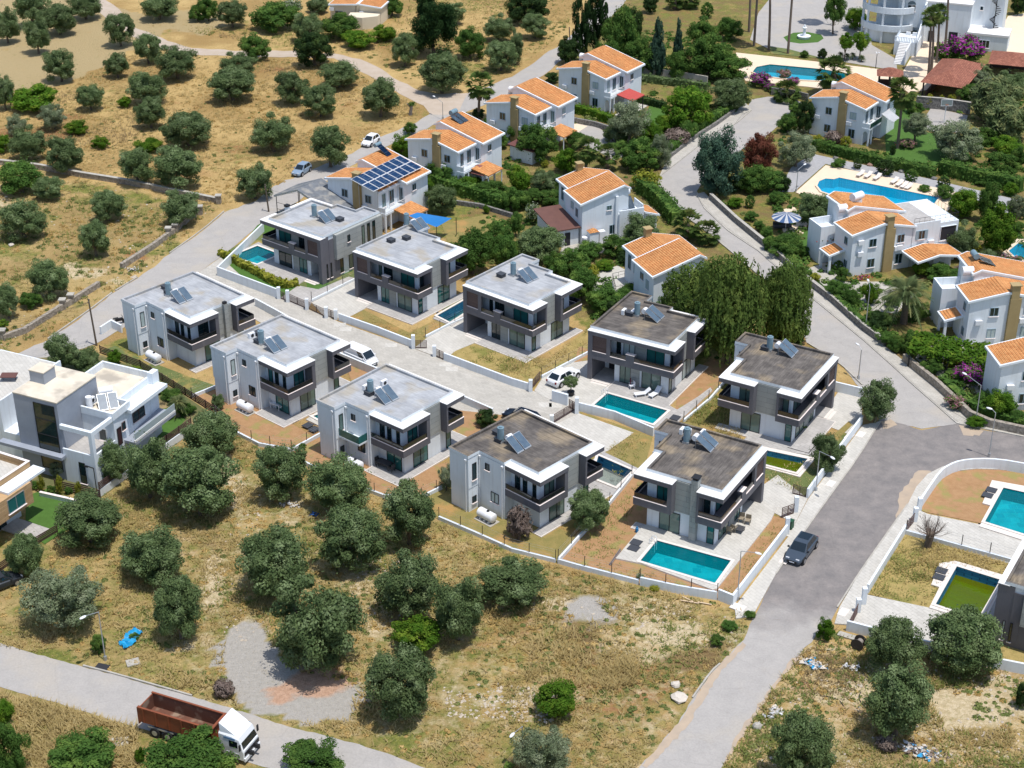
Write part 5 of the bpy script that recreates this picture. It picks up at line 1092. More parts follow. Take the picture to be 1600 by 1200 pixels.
for y in np.arange(0.2, 8, .8): mb.cyl((16.3,y,5.9),(16.3,y,7.0),.02,.02,BLACK,4,False)
mb.tube([(9.4,.1,7.0),(16.3,.1,7.0),(16.3,8,7.0)],.025,BLACK).tube([(9.4,.1,6.5),(16.3,.1,6.5)],.02,BLACK); mb.build('terrace_railing', V8)
win(V8, False, 'y', -1, 0, 13.6, 16.1, 3.2, 5.3, DARKIN, WHITE, name='balcony_opening', t=.12); vwin(V8, 'y', -1, 0, 10.2, 11.2, 3.9, 5.2, True)
for q in (1.2, 7.3, 12.2): acunit(V8, q, -.22, 3.0 if q != 1.2 else 4.6, math.pi)
roofblock(V8, 7.6, 15.0, -4.4, -.15, [(7.6,2.7),(11,3.3),(15.0,2.6)], wx=(12.0,14.8), wy=(-1.6,-.2), tile=TILE)
mb = MB(); mb.cyl((3.2,6.2,8.6),(5.0,6.8,8.6),.55,.55,TANK,14).box(3.4,4.8,6.2,6.8,6.8,8.1,METALW); mb.build('hot_water_tank', V8)
# two villas seen from behind: their low eave comes towards us
def back_villa(px, yaw, label):
    k = .84; o_ = vorg(px[0], px[1], 6.15, 10.9*k, 10.4, yaw); r = villa(o_, yaw, label, ''); r.scale.x = k
    vwin(r, 'y', 1, 10.1, 5.0, 5.9, 4.6, 5.3); vwin(r, 'y', 1, 10.1, 4.2, 5.3, .9, 2.3); vwin(r, 'x', 1, 10.4, 8.0, 8.8, 3.6, 4.9); return r
V6 = back_villa((1019,434), R(-157.2), 'villa whose lower half is hidden by the weeping tree, seen from behind')
V5 = back_villa((907,321), R(-157.3), 'villa with a blank white side wall and a brown flat-roofed annex')
mb = MB(); mb.box(-.6, 3.9, 8.0, 10.9, 0, 3.9, WHITE); mb.box(-.6, 3.9, 10.7, 10.9, 3.9, 4.5, WHITE); mb.box(-.6, -.4, 8.0, 10.7, 3.9, 4.9, WHITE); mb.box(3.9, 4.4, 9.9, 10.5, 0, 6.6, WHITE); mb.build('side_wing', V5)
for i in range(2): MB().add([(.6+i*1.3,10.2,4.2),(1.7+i*1.3,10.2,4.2),(1.7+i*1.3,8.6,5.6),(.6+i*1.3,8.6,5.6)], [(0,1,2,3),(3,2,1,0)], COLLECT).build('solar_collector', V5)
MB().cyl((.8,8.3,6.2),(2.6,8.3,6.2),.5,.5,TANK,14).build('hot_water_tank', V5)
roofblock(V5, -3.6, -.7, 7.2, 11.0, [(-3.6, 3.0), (-.7, 3.8)], wx=(-3.2,-.8), wy=(7.5,10.7))
mb = MB(); mb.box(8.0, 9.6, 10.4, 11.4, 0, 2.2, WHITE); mb.box(6.6, 7.7, 10.4, 11.2, 0, 2.0, METALW); mb.cyl((10.3,10.9,0),(10.3,10.9,1.5),.45,.45,TANK,14); mb.build('boiler_box', V5); MB().add([(7.9,10.3,2.2),(9.7,10.3,2.2),(9.7,11.5,2.2),(7.9,11.5,2.2),(8.8,10.9,2.7)], [(0,1,4),(1,2,4),(2,3,4),(3,0,4)], TILE).build('boiler_box_roof', V5)
an = thing('annex', 'single-storey annex with a dark brown roof against the blank white villa wall', 'annex', (V5.location.x, V5.location.y, 0), V5.rotation_euler.z)
mb = MB(); mb.box(9.0, 12.4, 3.0, 9.6, 0, 2.5, WHITE); mb.build('wall', an); MB().add([(8.8,2.6,3.3),(12.9,2.6,3.3),(12.9,10.0,2.7),(8.8,10.0,2.7),(8.8,2.6,3.15),(12.9,2.6,3.15),(12.9,10.0,2.55),(8.8,10.0,2.55)], [(0,1,2,3),(7,6,5,4),(0,4,5,1),(1,5,6,2),(2,6,7,3),(3,7,4,0)], mat('brown_flat_roof', srgb('6d4c43'), srgb('5f423b'), scale=1)).build('roof', an)
win(an, False, 'y', 1, 9.6, 10.3, 11.1, .05, 2.0, DARKIN, name='door', sill=False)
# cut villa at the right edge
y10 = R(5.4); o10 = vorg(1562, 572, 6.1, -.4, -.3, y10); V10 = villa(o10, y10, 'villa cut off by the right edge above the flowering garden', 'n')
q_ = P3([(957,437),(1003,426),(1012,446),(962,458)], 1.3); c_ = sum(q_, Vector((0,0,0)))/4; t = thing('raised_terrace', 'raised tiled terrace with a metal railing left of the villa by the weeping tree', 'terrace', (c_.x, c_.y, 0)); q_ = [(p.x-c_.x, p.y-c_.y) for p in q_]
MB().prism(q_, 0, 1.3, WHITE, PAVEL).build('terrace_base', t); mb = MB()
for a, b in zip(q_, q_[1:]+q_[:1]):
    mb.tube([(*a,2.2),(*b,2.2)],.025,BLACK).tube([(*a,1.75),(*b,1.75)],.018,BLACK)
    for j in range(5): x, y = a[0]+(b[0]-a[0])*j/5, a[1]+(b[1]-a[1])*j/5; mb.cyl((x,y,1.3),(x,y,2.2),.02,.02,BLACK,4)
mb.build('railing', t)
# cream house at the top edge
oc = G(517, 33); yc = R(-14); t = thing('cream_house', 'cream house with two orange roofs and a rounded white annex at the top edge', 'house', (oc.x, oc.y, 0), yc)
roofblock(t, -.3, 5.6, -.3, 6, [(-.3, 3.4), (5.6, 3.8)], wx=(0,5.2), wy=(0,5.8), wm=CREAM); roofblock(t, 6.0, 10.8, -.6, 6, [(6.0, 4.0), (10.8, 3.5)], wx=(6.2,10.5), wy=(-.2,5.8), wm=CREAM)
MB().box(5.2, 6.2, .4, 5.5, 0, 3.6, CREAM).build('link_wall', t)
vwin(t, 'y', -1, 0, 1.0, 2.6, .3, 2.2); vwin(t, 'y', -1, -.2, 7.4, 8.8, .8, 2.2); acunit(t, .4, -.2, 2.2, math.pi); acunit(t, 6.6, -.42, 1.9, math.pi)
mb = MB(); pl = [(4.6,-1.2),(4.9,-3.2),(6.2,-4.2),(8.0,-4.2),(10.6,-2.4),(10.6,-.8),(7.0,-.7)]; mb.prism(pl, 0, 2.4, CREAM); mb.build('rounded_annex', t)
for i in range(2): MB().add([(1.4+i*1.0,5.6,4.6),(2.3+i*1.0,5.6,4.6),(2.3+i*1.0,4.2,3.9),(1.4+i*1.0,4.2,3.9)], [(3,2,1,0),(0,1,2,3)], COLLECT).build('solar_collector', t)
# garden sheds
def shed(u, v, yaw, a, b_, h, label, rm):
    p = G(u, v); t = thing('shed', label, 'shed', (p.x, p.y, 0), yaw); MB().box(0, a, 0, b_, 0, h, WHITE).build('wall', t)
    MB().add([(-.3,-.3,h+.3),(a+.3,-.3,h),(a+.3,b_+.3,h),(-.3,b_+.3,h+.3),(-.3,-.3,h+.15),(a+.3,-.3,h-.15),(a+.3,b_+.3,h-.15),(-.3,b_+.3,h+.15)], [(0,1,2,3),(7,6,5,4),(0,4,5,1),(1,5,6,2),(2,6,7,3),(3,7,4,0)], rm).build('roof', t)
    win(t, False, 'x', 1, a, b_*.35, b_*.35+.7, 1.0, 1.8, GLASS, BLACK); return t
shed(797, 249, y1, 4.2, 2.6, 2.3, 'small white garden shed with a maroon roof between the villas', mat('maroon_roof', srgb('6a4440')))
tt = thing('garden_canopy', 'brown-roofed garden canopy with white posts in the lane beside the round bushes', 'canopy', (*G(748, 287)[:2], 0), y1)
MB().add([(-2,-1.8,2.3),(2.2,-1.8,2.3),(2.2,1.8,2.3),(-2,1.8,2.3),(0,0,3.1)], [(0,1,4),(1,2,4),(2,3,4),(3,0,4),(3,2,1,0)], mat('brown_canopy', srgb('86564c'), rough=.8)).build('roof', tt)
mb = MB()
for x in (-1.7, 1.9):
    for y in (-1.5, 1.5): mb.box(x-.12, x+.12, y-.12, y+.12, 0, 2.28, WHITE)
mb.build('post', tt)
# ------------------------------------------------------------------ the large white modern house at the left edge
o = G(155, 767); yl = R(65.1); LH = thing('large_white_house', 'large white cubic house with a tall dark stair window, at the left edge', 'house', (o.x, o.y, 0), yl)
GT = mat('grey_tower_render', srgb('9aa0aa'), srgb('8a909a'), scale=.6)
CR = mat('cream_roof_screed', srgb('d9cfbd'), srgb('c9bda8'), scale=.5, c3=srgb('a89f90'), s3=.35, contrast=.2)
mb = MB(); mb.box(.3, 6.98, 4.35, 10.1, 0, 9.45, GT); mb.box(3.0, 4.9, 8.0, 9.9, 9.45, 10.9, GT); mb.build('stair_tower', LH)
mb = MB(); mb.box(.25, 7.03, 4.3, 10.15, 9.452, 9.58, CR); mb.box(2.95, 4.95, 7.95, 9.95, 10.902, 11.0, CR); mb.build('tower_roof', LH)
mb = MB(); mb.box(.2, 3.9, .2, 4.34, 0, 3.6, WHITE); mb.box(.2, .4, .2, 4.34, 3.6, 4.1, WHITE); mb.box(.4, 3.9, .2, .4, 3.6, 4.1, WHITE)
mb.box(.2, .65, .2, .65, 4.1, 6.45, WHITE); mb.box(.2, .6, .2, 4.34, 6.45, 6.95, WHITE); mb.box(.6, 3.92, .2, .6, 6.45, 6.948, WHITE); mb.build('corner_frame', LH)
MB().box(.4, 3.9, .4, 4.34, 3.602, 3.64, TERR).build('terrace_floor', LH)
mb = MB(); mb.prism([(3.92,.2),(13.2,1.2),(13.2,8.5),(7.0,8.5),(7.0,4.34),(3.92,4.34)], 0, 6.55, WHITE); mb.build('wall', LH)
mb = MB(); PL = [(3.92,.2),(6.9,.3),(6.9,1.6),(13.3,1.7),(13.3,8.5),(7.05,8.5),(7.05,4.3),(3.92,4.3)]
wallmesh(mb, [Vector(p) for p in PL[:6]], .22, 7.4, WHITE, z0=0.0, hs=None) if False else wallmesh(mb, [Vector(p) for p in [(3.95,4.3)]+PL[0:6]], .22, .85, WHITE, z0=6.552); mb.build('parapet', LH)
MB().prism([(4.05,.35),(6.8,.45),(6.8,1.7),(13.2,1.85),(13.2,8.4),(7.06,8.4),(7.06,4.2),(4.05,4.2)], 6.552, 6.62, CR).build('roof', LH)
MB().box(12.2, 13.3, .9, 1.6, 6.0, 8.0, WHITE).build('roof_pier', LH)
mb = MB(); mb.box(5.5, 13.0, -1.1, 1.2, 2.9, 3.25, GT); mb.box(5.5, 13.0, -1.1, -.95, 3.252, 3.5, WHITE2); mb.build('balcony_slab', LH)
MB().box(5.6, 13.0, -1.05, -1.0, 3.51, 4.3, mat('pale_glass', (.35,.42,.43), rough=.05)).build('glass_railing', LH)
mb = MB(); mb.box(6.4, 13.1, -.3, 1.25, 6.2, 6.6, WHITE); mb.build('canopy_slab', LH)
mb = MB(); mb.box(-.55, .28, 4.0, 12.5, 3.0, 3.35, GT); mb.build('entrance_canopy', LH)
mb = MB(); mb.box(1.5, 12.0, 13.4, 22, 0, 6.6, WHITE); mb.box(1.5, 14.0, 10.15, 13.4, 0, 3.3, WHITE); mb.build('rear_wing', LH); MB().box(1.7, 11.8, 13.6, 21.8, 6.61, 6.65, PAVEL).build('roof_terrace', LH)
mb = MB(); mb.box(1.5, 1.7, 13.4, 22, 6.6, 7.3, WHITE); mb.box(1.7, 12, 13.4, 13.6, 6.6, 7.0, WHITE); mb.build('terrace_parapet', LH)
win(LH, False, 'x', -1, .3, 4.75, 7.5, 1.0, 9.0, GLASS, BLACK, n=1, name='stair_window', sill=False); mb = MB()
for z in (3.3, 5.2, 7.1): mb.box(.2, .3, 4.8, 7.45, z, z+.05, BLACK)
mb.build('transom', LH)
win(LH, False, 'y', -1, .2, 4.3, 5.0, 3.2, 5.3, mat('dark_red_door', (.05,.02,.02)), BLACK, name='door', sill=False); win(LH, False, 'y', -1, .28, 5.3, 5.9, 4.5, 5.5, GLASS, mat('brown_frame', (.09,.05,.04))); win(LH, False, 'y', -1, .55, 7.6, 9.7, 4.2, 5.4, GLASS, mat('brown_frame', (.09,.05,.04)), n=2)
win(LH, False, 'y', 1, 4.3, 4.4, 5.2, 3.7, 5.3, GLASS, BLACK) if False else win(LH, False, 'x', -1, 3.92, 1.3, 2.3, 3.7, 5.2, GLASS, mat('pale_frame', (.5,.5,.48)))
win(LH, False, 'x', -1, .2, 1.6, 2.4, .3, 2.9, GLASS, BLACK); win(LH, False, 'y', -1, .2, 1.4, 2.6, .4, 1.9, GLASS, BLACK)
solar(LH, False, 6.1, 2.4, 6.62, R(-70)-yl, tank='big', cyl=False, n=2); acunit(LH, 5.3, 3.9, 7.2, 0); MB().cyl((4.6,3.7,6.62),(4.6,3.7,8.3),.35,.35,TANK,14).build('water_cylinder', LH)
p = G(15, 594, 6.6); tag(MB().box(p.x-.9,p.x+.9,p.y-.6,p.y+.6,7.2,7.26,mat('rust_table',(.13,.06,.05))).cyl((p.x-.7,p.y,6.65),(p.x-.7,p.y,7.2),.04,.04,BLACK,5).cyl((p.x+.7,p.y,6.65),(p.x+.7,p.y,7.2),.04,.04,BLACK,5).build('roof_table'), 'brown table standing on the paved roof terrace at the left edge', 'table')
# the wood-clad house at the lower left
o = G(34, 806); yt = R(-118.1); TH = thing('wood_clad_house', 'house with a tan wood-clad upper box and a white canopy, at the left edge', 'house', (o.x, o.y, 0), yt)
mb = MB(); mb.box(0, 12, -7, 0, 0, 2.98, WHITE); mb.build('wall', TH)
mb = MB(); mb.box(.75, 12, -7, 2.9, 3.0, 5.4, WOOD); mb.build('upper_box', TH)
mb = MB(); mb.box(-1.2, 12, .9, 1.1, 5.0, 6.3, WOOD); mb.box(-1.2, -1.0, -8, .9, 5.0, 6.3, WOOD); mb.box(-1.2, .75, -7.8, 1.0, 3.3, 5.0, WOOD); mb.build('wood_parapet', TH)
mb = MB(); mb.box(-1.25, 12, .86, 1.14, 6.302, 6.36, COPING); mb.box(-1.25, -.96, -8, .86, 6.302, 6.36, COPING); mb.build('coping', TH)
MB().box(-1.6, 3.8, 1.15, 2.7, 5.42, 5.68, WHITE).build('canopy_slab', TH)
MB().box(-1.0, 12, -8, .9, 5.402, 5.44, PAVEL).build('roof_terrace', TH)
win(TH, False, 'y', 1, 2.9, 1.9, 4.3, 3.5, 5.1, GLASSG, METAL, n=2); win(TH, False, 'y', 1, 0, 2.2, 4.0, .1, 2.3, GLASS, BLACK, n=2, name='sliding_door', sill=False)
MB().box(.7, 3.0, .02, 4.4, 0, .18, TERR).build('terrace', TH)
# ------------------------------------------------------------------ mansion and tiled pavilions at the upper right
o = G(1400, 40, 3); ym = R(-20.8); M_ = thing('mansion', 'large white mansion with round balconies and arched windows at the top edge', 'mansion', (o.x, o.y, 0), ym)
mb = MB(); mb.box(0, 5, 0, 9, 3.0, 11, WHITE); mb.box(1.0, 5, .6, 9, 0, 3.0, WHITE); mb.box(5, 13.4, 1.6, 10, 0, 7.6, WHITE); mb.box(13.4, 19, 4.6, 12, 0, 11, WHITE); mb.box(13.4, 20.8, -.5, 4.6, 0, 2.9, WHITE); mb.box(1.2, 5.4, -8.6, -3.2, 0, 2.6, WHITE); mb.box(-4, 1.0, 1.2, 9, 0, 11, WHITE); mb.build('wall', M_)
mb = MB(); mb.box(13.3, 20.9, -.6, 4.6, 2.902, 3.3, WHITE2); mb.box(4.9, 13.5, 1.5, 10, 7.602, 7.9, WHITE2); mb.build('ledge', M_)
for z in (2.6, 6.0, 9.4):
    mb = MB(); k = 26; ang = [math.pi*.95+math.pi*1.02*i/k for i in range(k+1)]; cx_, cy_ = -1.6, 2.2
    def ring(r_, z_): return [(cx_+r_*math.cos(a)*1.1, cy_+r_*math.sin(a)*.95, z_) for a in ang]
    A_, B_, C_2, D_ = ring(4.9, z-.3), ring(4.9, z+.85), ring(4.55, z+.85), ring(4.55, z+.02); c_ = ring(.5, z+.02); c0 = ring(.5, z-.3); n_ = k+1; fs = []
    for i in range(k):
        for q in range(4): fs.append((q*n_+i, q*n_+i+1, (q+1)*n_+i+1, (q+1)*n_+i))
        fs.append((5*n_+i+1, i+1, i, 5*n_+i)[::1])
    mb.add(A_+B_+C_2+D_+c_+c0, fs, WHITE); mb.build('round_balcony', M_)
mb = MB()
for i in range(5):
    a = math.pi*(1.02+.22*i); mb.box(cx_+4.6*math.cos(a)*1.1-.2, cx_+4.6*math.cos(a)*1.1+.2, cy_+4.6*math.sin(a)*.95-.2, cy_+4.6*math.sin(a)*.95+.2, 0, 9.2, WHITE)
mb.build('column', M_)
mb = MB(); k = 20; PR = [(cx_+4.2*math.cos(math.pi+math.pi*i/k)*1.1, cy_+4.2*math.sin(math.pi+math.pi*i/k)*.95) for i in range(k+1)]; mb.prism(PR, 0, 2.3, WHITE); mb.build('round_base', M_)
def archwin(r, c, x0, x1, z0, z1):
    w_ = win(r, False, 'y', -1, c, x0, x1, z0, z1, GLASS, WHITE, n=2); mb = MB(); xm, ra = (x0+x1)/2, (x1-x0)/2; k = 12
    pts = [(xm, c-.03, z1)]+[(xm-ra*math.cos(math.pi*i/k), c-.03, z1+ra*.9*math.sin(math.pi*i/k)) for i in range(k+1)]
    mb.add(pts, [(0, i+2, i+1)[::-1] for i in range(k)], mat('arch_glass', srgb('5d7078'), rough=.3)); mb.build('arch_light', w_)
archwin(M_, 0, 1.8, 3.3, 6.0, 7.3); archwin(M_, 1.6, 7.2, 8.8, 4.6, 6.0); win(M_, False, 'y', -1, -.5, 15.6, 17.6, .6, 2.1, GLASS, WHITE, n=3); win(M_, False, 'y', -1, .6, 2.2, 4.0, .6, 2.4, CURTAIN, WHITE, n=2); win(M_, False, 'y', -1, -8.6, 3.2, 4.0, .8, 1.8, GLASS, WHITE); win(M_, False, 'y', -1, 4.6, 14.6, 15.2, 6.2, 7.0, GLASS, WHITE)
mb = MB()
for y0_, x0_, x1_ in ((-8.5, 1.2, 5.4),):
    for x in np.arange(x0_, x1_, .3): mb.cyl((x, y0_, 2.6), (x, y0_, 3.4), .07, .07, WHITE, 6, False)
    mb.box(x0_, x1_+.05, y0_-.1, y0_+.1, 3.4, 3.5, WHITE)
for y in np.arange(-8.4, -3, .3): mb.cyl((1.3, y, 2.6), (1.3, y, 3.4), .07, .07, WHITE, 6, False)
mb.build('balustrade', M_)
mb = MB()
for i in range(14): mb.box(2.2, 4.0, -9.0-i*.42, -8.62-i*.42, 0, 2.4-i*.17, WHITE2)
mb.box(4.1, 4.3, -14.6, -8.62, 0, 2.7, WHITE); mb.build('staircase', M_)
mb = MB()      # spiral stair
for i in range(26): a = i*.5; z = 3.1+i*.28; mb.obox((17.6+.5*math.cos(a), 3.6+.5*math.sin(a)), (math.cos(a), math.sin(a)), .9, .28, z, z+.05, BLACK)
mb.cyl((17.6,3.6,2.9),(17.6,3.6,11),.07,.07,BLACK,6); mb.build('spiral_staircase', M_)
MB().box(5, 5.25, -3.2, 1.6, 0, 7.6, WHITE).build('buttress', M_); MB().add([(5.0,-8.6,0),(5.3,-8.6,0),(5.3,1.6,0),(5.0,1.6,0),(5.0,-8.6,2.9),(5.3,-8.6,2.9),(5.3,1.6,7.0),(5.0,1.6,7.0)], [(0,3,2,1),(4,5,6,7),(0,1,5,4),(1,2,6,5),(2,3,7,6),(3,0,4,7)], WHITE).build('sloping_wall', M_); win(M_, False, 'y', -1, 1.6, 6.0, 6.8, .1, 2.2, DARKIN, name='door', sill=False); win(M_, False, 'y', -1, 1.6, 9.8, 11.4, .1, 2.4, DARKIN, name='door', sill=False); win(M_, False, 'y', -1, 0, 2.0, 3.2, 8.6, 9.8, GLASS, WHITE, n=2)
acunit(M_, 3.0, -4.0, 2.62, math.pi); acunit(M_, 4.2, -4.0, 2.62, math.pi)
def pavilion(c, hx, hy, yaw, h, hr, label, rm=TILE2):
    t = thing('pavilion', label, 'pavilion', (c[0], c[1], 0), yaw); r_ = max(0, hx-hy)
    V_ = [(-hx,-hy,h),(hx,-hy,h),(hx,hy,h),(-hx,hy,h),(-r_,0,hr),(r_,0,hr)]
    MB().add(V_, [(0,1,5,4),(1,2,5),(2,3,4,5),(3,0,4),(3,2,1,0)], rm).build('tiled_roof', t)
    for x in (-hx+.5, 0, hx-.5):
        for y in (-hy+.5, hy-.5): MB().box(x-.12, x+.12, y-.12, y+.12, 0, h-.02, BLACK).build('post', t)
    MB().box(-hx+.6, hx-.6, hy-1.2, hy-.9, 0, 1.0, mat('bar_counter', (.07,.04,.035))).build('counter', t); return t
def pavq(P, z): 
    q = P3(P, z); c = sum(q, Vector((0,0,0)))/4; a = (q[1]-q[0]).length+(q[2]-q[3]).length; b_ = (q[3]-q[0]).length+(q[2]-q[1]).length; d = (q[1]-q[0])+(q[2]-q[3]); return c, a/4, b_/4, math.atan2(d.y, d.x)
c, hx, hy, yw_ = pavq([(1445,129),(1514,139),(1532,100),(1467,91)], 2.7); pavilion(c, hy+.1, hx+.1, yw_+math.pi/2, 2.7, 4.3, 'open pavilion with a large hipped red tiled roof, above the basketball hoop')
c, hx, hy, yw_ = pavq([(1542,98),(1612,107),(1620,84),(1552,80)], 2.7); pavilion(c, hx, hy, yw_, 2.7, 4.0, 'red tiled pavilion cut off by the right edge, beside the mansion')
c, hx, hy, yw_ = pavq([(1376,118),(1400,124),(1408,107),(1380,110)], 2.4); pavilion(c, 2.3, 1.9, yw_, 2.4, 3.5, 'small red tiled kiosk at the foot of the mansion stairs')
# ------------------------------------------------------------------ foliage: prototypes built once in unit space, every tree its own object
def leafmat(name, c1, c2, c3, sub=.38, var=.16):
    m = mat(name, c1, c2, rough=.8, scale=.9, contrast=.12, c3=c3, s3=.7, objvar=var, sub=sub, spec=.08); return m
LM = {
 'olive': leafmat('olive_leaves', srgb('708254'), srgb('556942'), srgb('8c9d70')),
 'olivepale': leafmat('pale_olive_leaves', srgb('8a9474'), srgb('6b7a58'), srgb('9fa888')),
 'dark': leafmat('dark_leaves', srgb('40562f'), srgb('304627'), srgb('556b36')),
 'green': leafmat('green_leaves', srgb('587838'), srgb('42612b'), srgb('769145')),
 'bright': leafmat('bright_green_leaves', srgb('5d7f28'), srgb('466a1e'), srgb('7d9434')),
 'yellow': leafmat('yellow_green_leaves', srgb('95963a'), srgb('7c8430'), srgb('a9a548')),
 'conifer': leafmat('conifer_needles', srgb('4c6654'), srgb('3a5442'), srgb('627b62')),
 'cypress': leafmat('cypress_needles', srgb('304a27'), srgb('263b20'), srgb('425a34')),
 'red': leafmat('rust_red_leaves', srgb('84503f'), srgb('6b4032'), srgb('956250')),
 'weep': leafmat('weeping_leaves', srgb('6d8340'), srgb('526932'), srgb('8a9c50')),
 'reed': leafmat('reed_leaves', srgb('76835a'), srgb('5d6d44'), srgb('969a68')),
 'palm': leafmat('palm_fronds', srgb('5a7136'), srgb('44592c'), srgb('7b8347')),
 'datepalm': leafmat('date_palm_fronds', srgb('738257'), srgb('5c6c44'), srgb('8d8f5c')),
 'purple': leafmat('purple_blossom', srgb('a8409a'), srgb('8c3585'), srgb('bd5cae')),
 'pink': leafmat('pink_blossom', srgb('b3808a'), srgb('9c6a75'), srgb('c9a0a5')),
 'whitefl': leafmat('white_blossom', srgb('b5b8a4'), srgb('7d8a62'), srgb('cfcfc0')),
 'dry': leafmat('dry_twigs', srgb('7b6c64'), srgb('65584f'), srgb('8e7f75'), sub=.05),
}
def leafmesh(name, C, N, size, matname, rs, asp=1.6, extra=None):
    """one small quad per leaf spray; C centres, N facing directions"""
    n = len(C); N = N/np.maximum(np.linalg.norm(N, axis=1, keepdims=True), 1e-6)
    A = rs.normal(size=(n, 3)); T = np.cross(N, A); T /= np.maximum(np.linalg.norm(T, axis=1, keepdims=True), 1e-6); Bn = np.cross(N, T)
    s = size*(.6+.8*rs.rand(n, 1)); a = T*s*asp*.5; b_ = Bn*s*.5
    V = np.stack([C-a*.9, C-b_*.9+a*.1, C+a, C+b_*.9-a*.05], 1).reshape(-1, 3)
    me = bpy.data.meshes.new(name); me.vertices.add(4*n); me.vertices.foreach_set('co', V.ravel().astype(np.float32))
    me.loops.add(4*n); me.loops.foreach_set('vertex_index', np.arange(4*n, dtype=np.int32)); me.polygons.add(n); me.polygons.foreach_set('loop_start', np.arange(0, 4*n, 4, dtype=np.int32))
    me.update(calc_edges=True); me.materials.append(LM[matname])
    if extra:
        me.materials.append(LM[extra[0]]); k = (rs.rand(n) < extra[1]) & (C[:, 2] > extra[2]); me.polygons.foreach_set('material_index', k.astype(np.int32))
    return me
def puffs(rs, n, r0, r1, shape='ellipsoid', flat=1.0, hollow=.45):
    P = []
    while len(P) < n:
        p = rs.uniform(-1, 1, 3); d = np.linalg.norm(p)
        if d > 1 or d < hollow: continue
        if shape == 'dome' and p[2] < -.75: continue
        if shape == 'cone':
            lim = .5*(1-p[2])*.95+.06
            if math.hypot(p[0], p[1]) > lim: continue
        if shape == 'column':
            lim = .95*math.sqrt(max(0, 1-abs(p[2])**3))
            if math.hypot(p[0], p[1]) > lim or math.hypot(p[0], p[1]) < .2: continue
        P.append((p*(1-r1*.55), r0+(r1-r0)*rs.rand()))
    return P
def crown(kind, seed, npuff=46, per=130, r0=.2, r1=.36, leaf=.085, shape='ellipsoid', hollow=.45, matname=None, lump=.18, extra=None, asp=1.6, droop=0.0):
    rs = np.random.RandomState(seed); C = []; N = []
    for c, r in puffs(rs, npuff, r0, r1, shape, hollow=hollow):
        c = c*(1+lump*(rs.rand()-.5)*2)
        d = rs.normal(size=(per, 3)); d /= np.linalg.norm(d, axis=1, keepdims=True); rr = r*(.45+.62*rs.rand(per, 1)**.6)
        q = c+d*rr*np.array([1, 1, .85]); C.append(q); N.append(d+rs.normal(size=(per, 3))*.45+np.array([0, 0, .25]))
        if droop:
            k = q[:, 2] < c[2]; q[k, 2] -= droop*rs.rand(k.sum())
    m = 260; d = rs.normal(size=(m, 3)); d /= np.linalg.norm(d, axis=1, keepdims=True)
    if shape in ('ellipsoid', 'dome'): C.append(d*(.9+.16*rs.rand(m, 1))); N.append(d+rs.normal(size=(m, 3))*.5)
    return leafmesh(kind+'_crown', np.concatenate(C), np.concatenate(N), leaf, matname or kind, rs, asp, extra)
def trunkmesh(name, seed, limbs=4, m=BARK, r=.1):
    rs = random.Random(seed); mb = MB(); top = (rs.uniform(-.12,.12), rs.uniform(-.12,.12), .38); mb.cyl((0,0,0), top, r, r*.72, m, 7, False)
    for i in range(limbs):
        a = 2*math.pi*i/limbs+rs.random(); e = (top[0]+math.cos(a)*.33, top[1]+math.sin(a)*.33, .78+.15*rs.random()); mb.cyl(top, e, r*.5, r*.28, m, 6, False)
        mb.cyl(e, (e[0]+math.cos(a+.5)*.28, e[1]+math.sin(a+.5)*.28, 1.15), r*.28, r*.08, m, 5, False)
    me = bpy.data.meshes.new(name); me.from_pydata(mb.v, [], mb.f); me.materials.append(m); me.polygons.foreach_set('use_smooth', [True]*len(mb.f)); return me
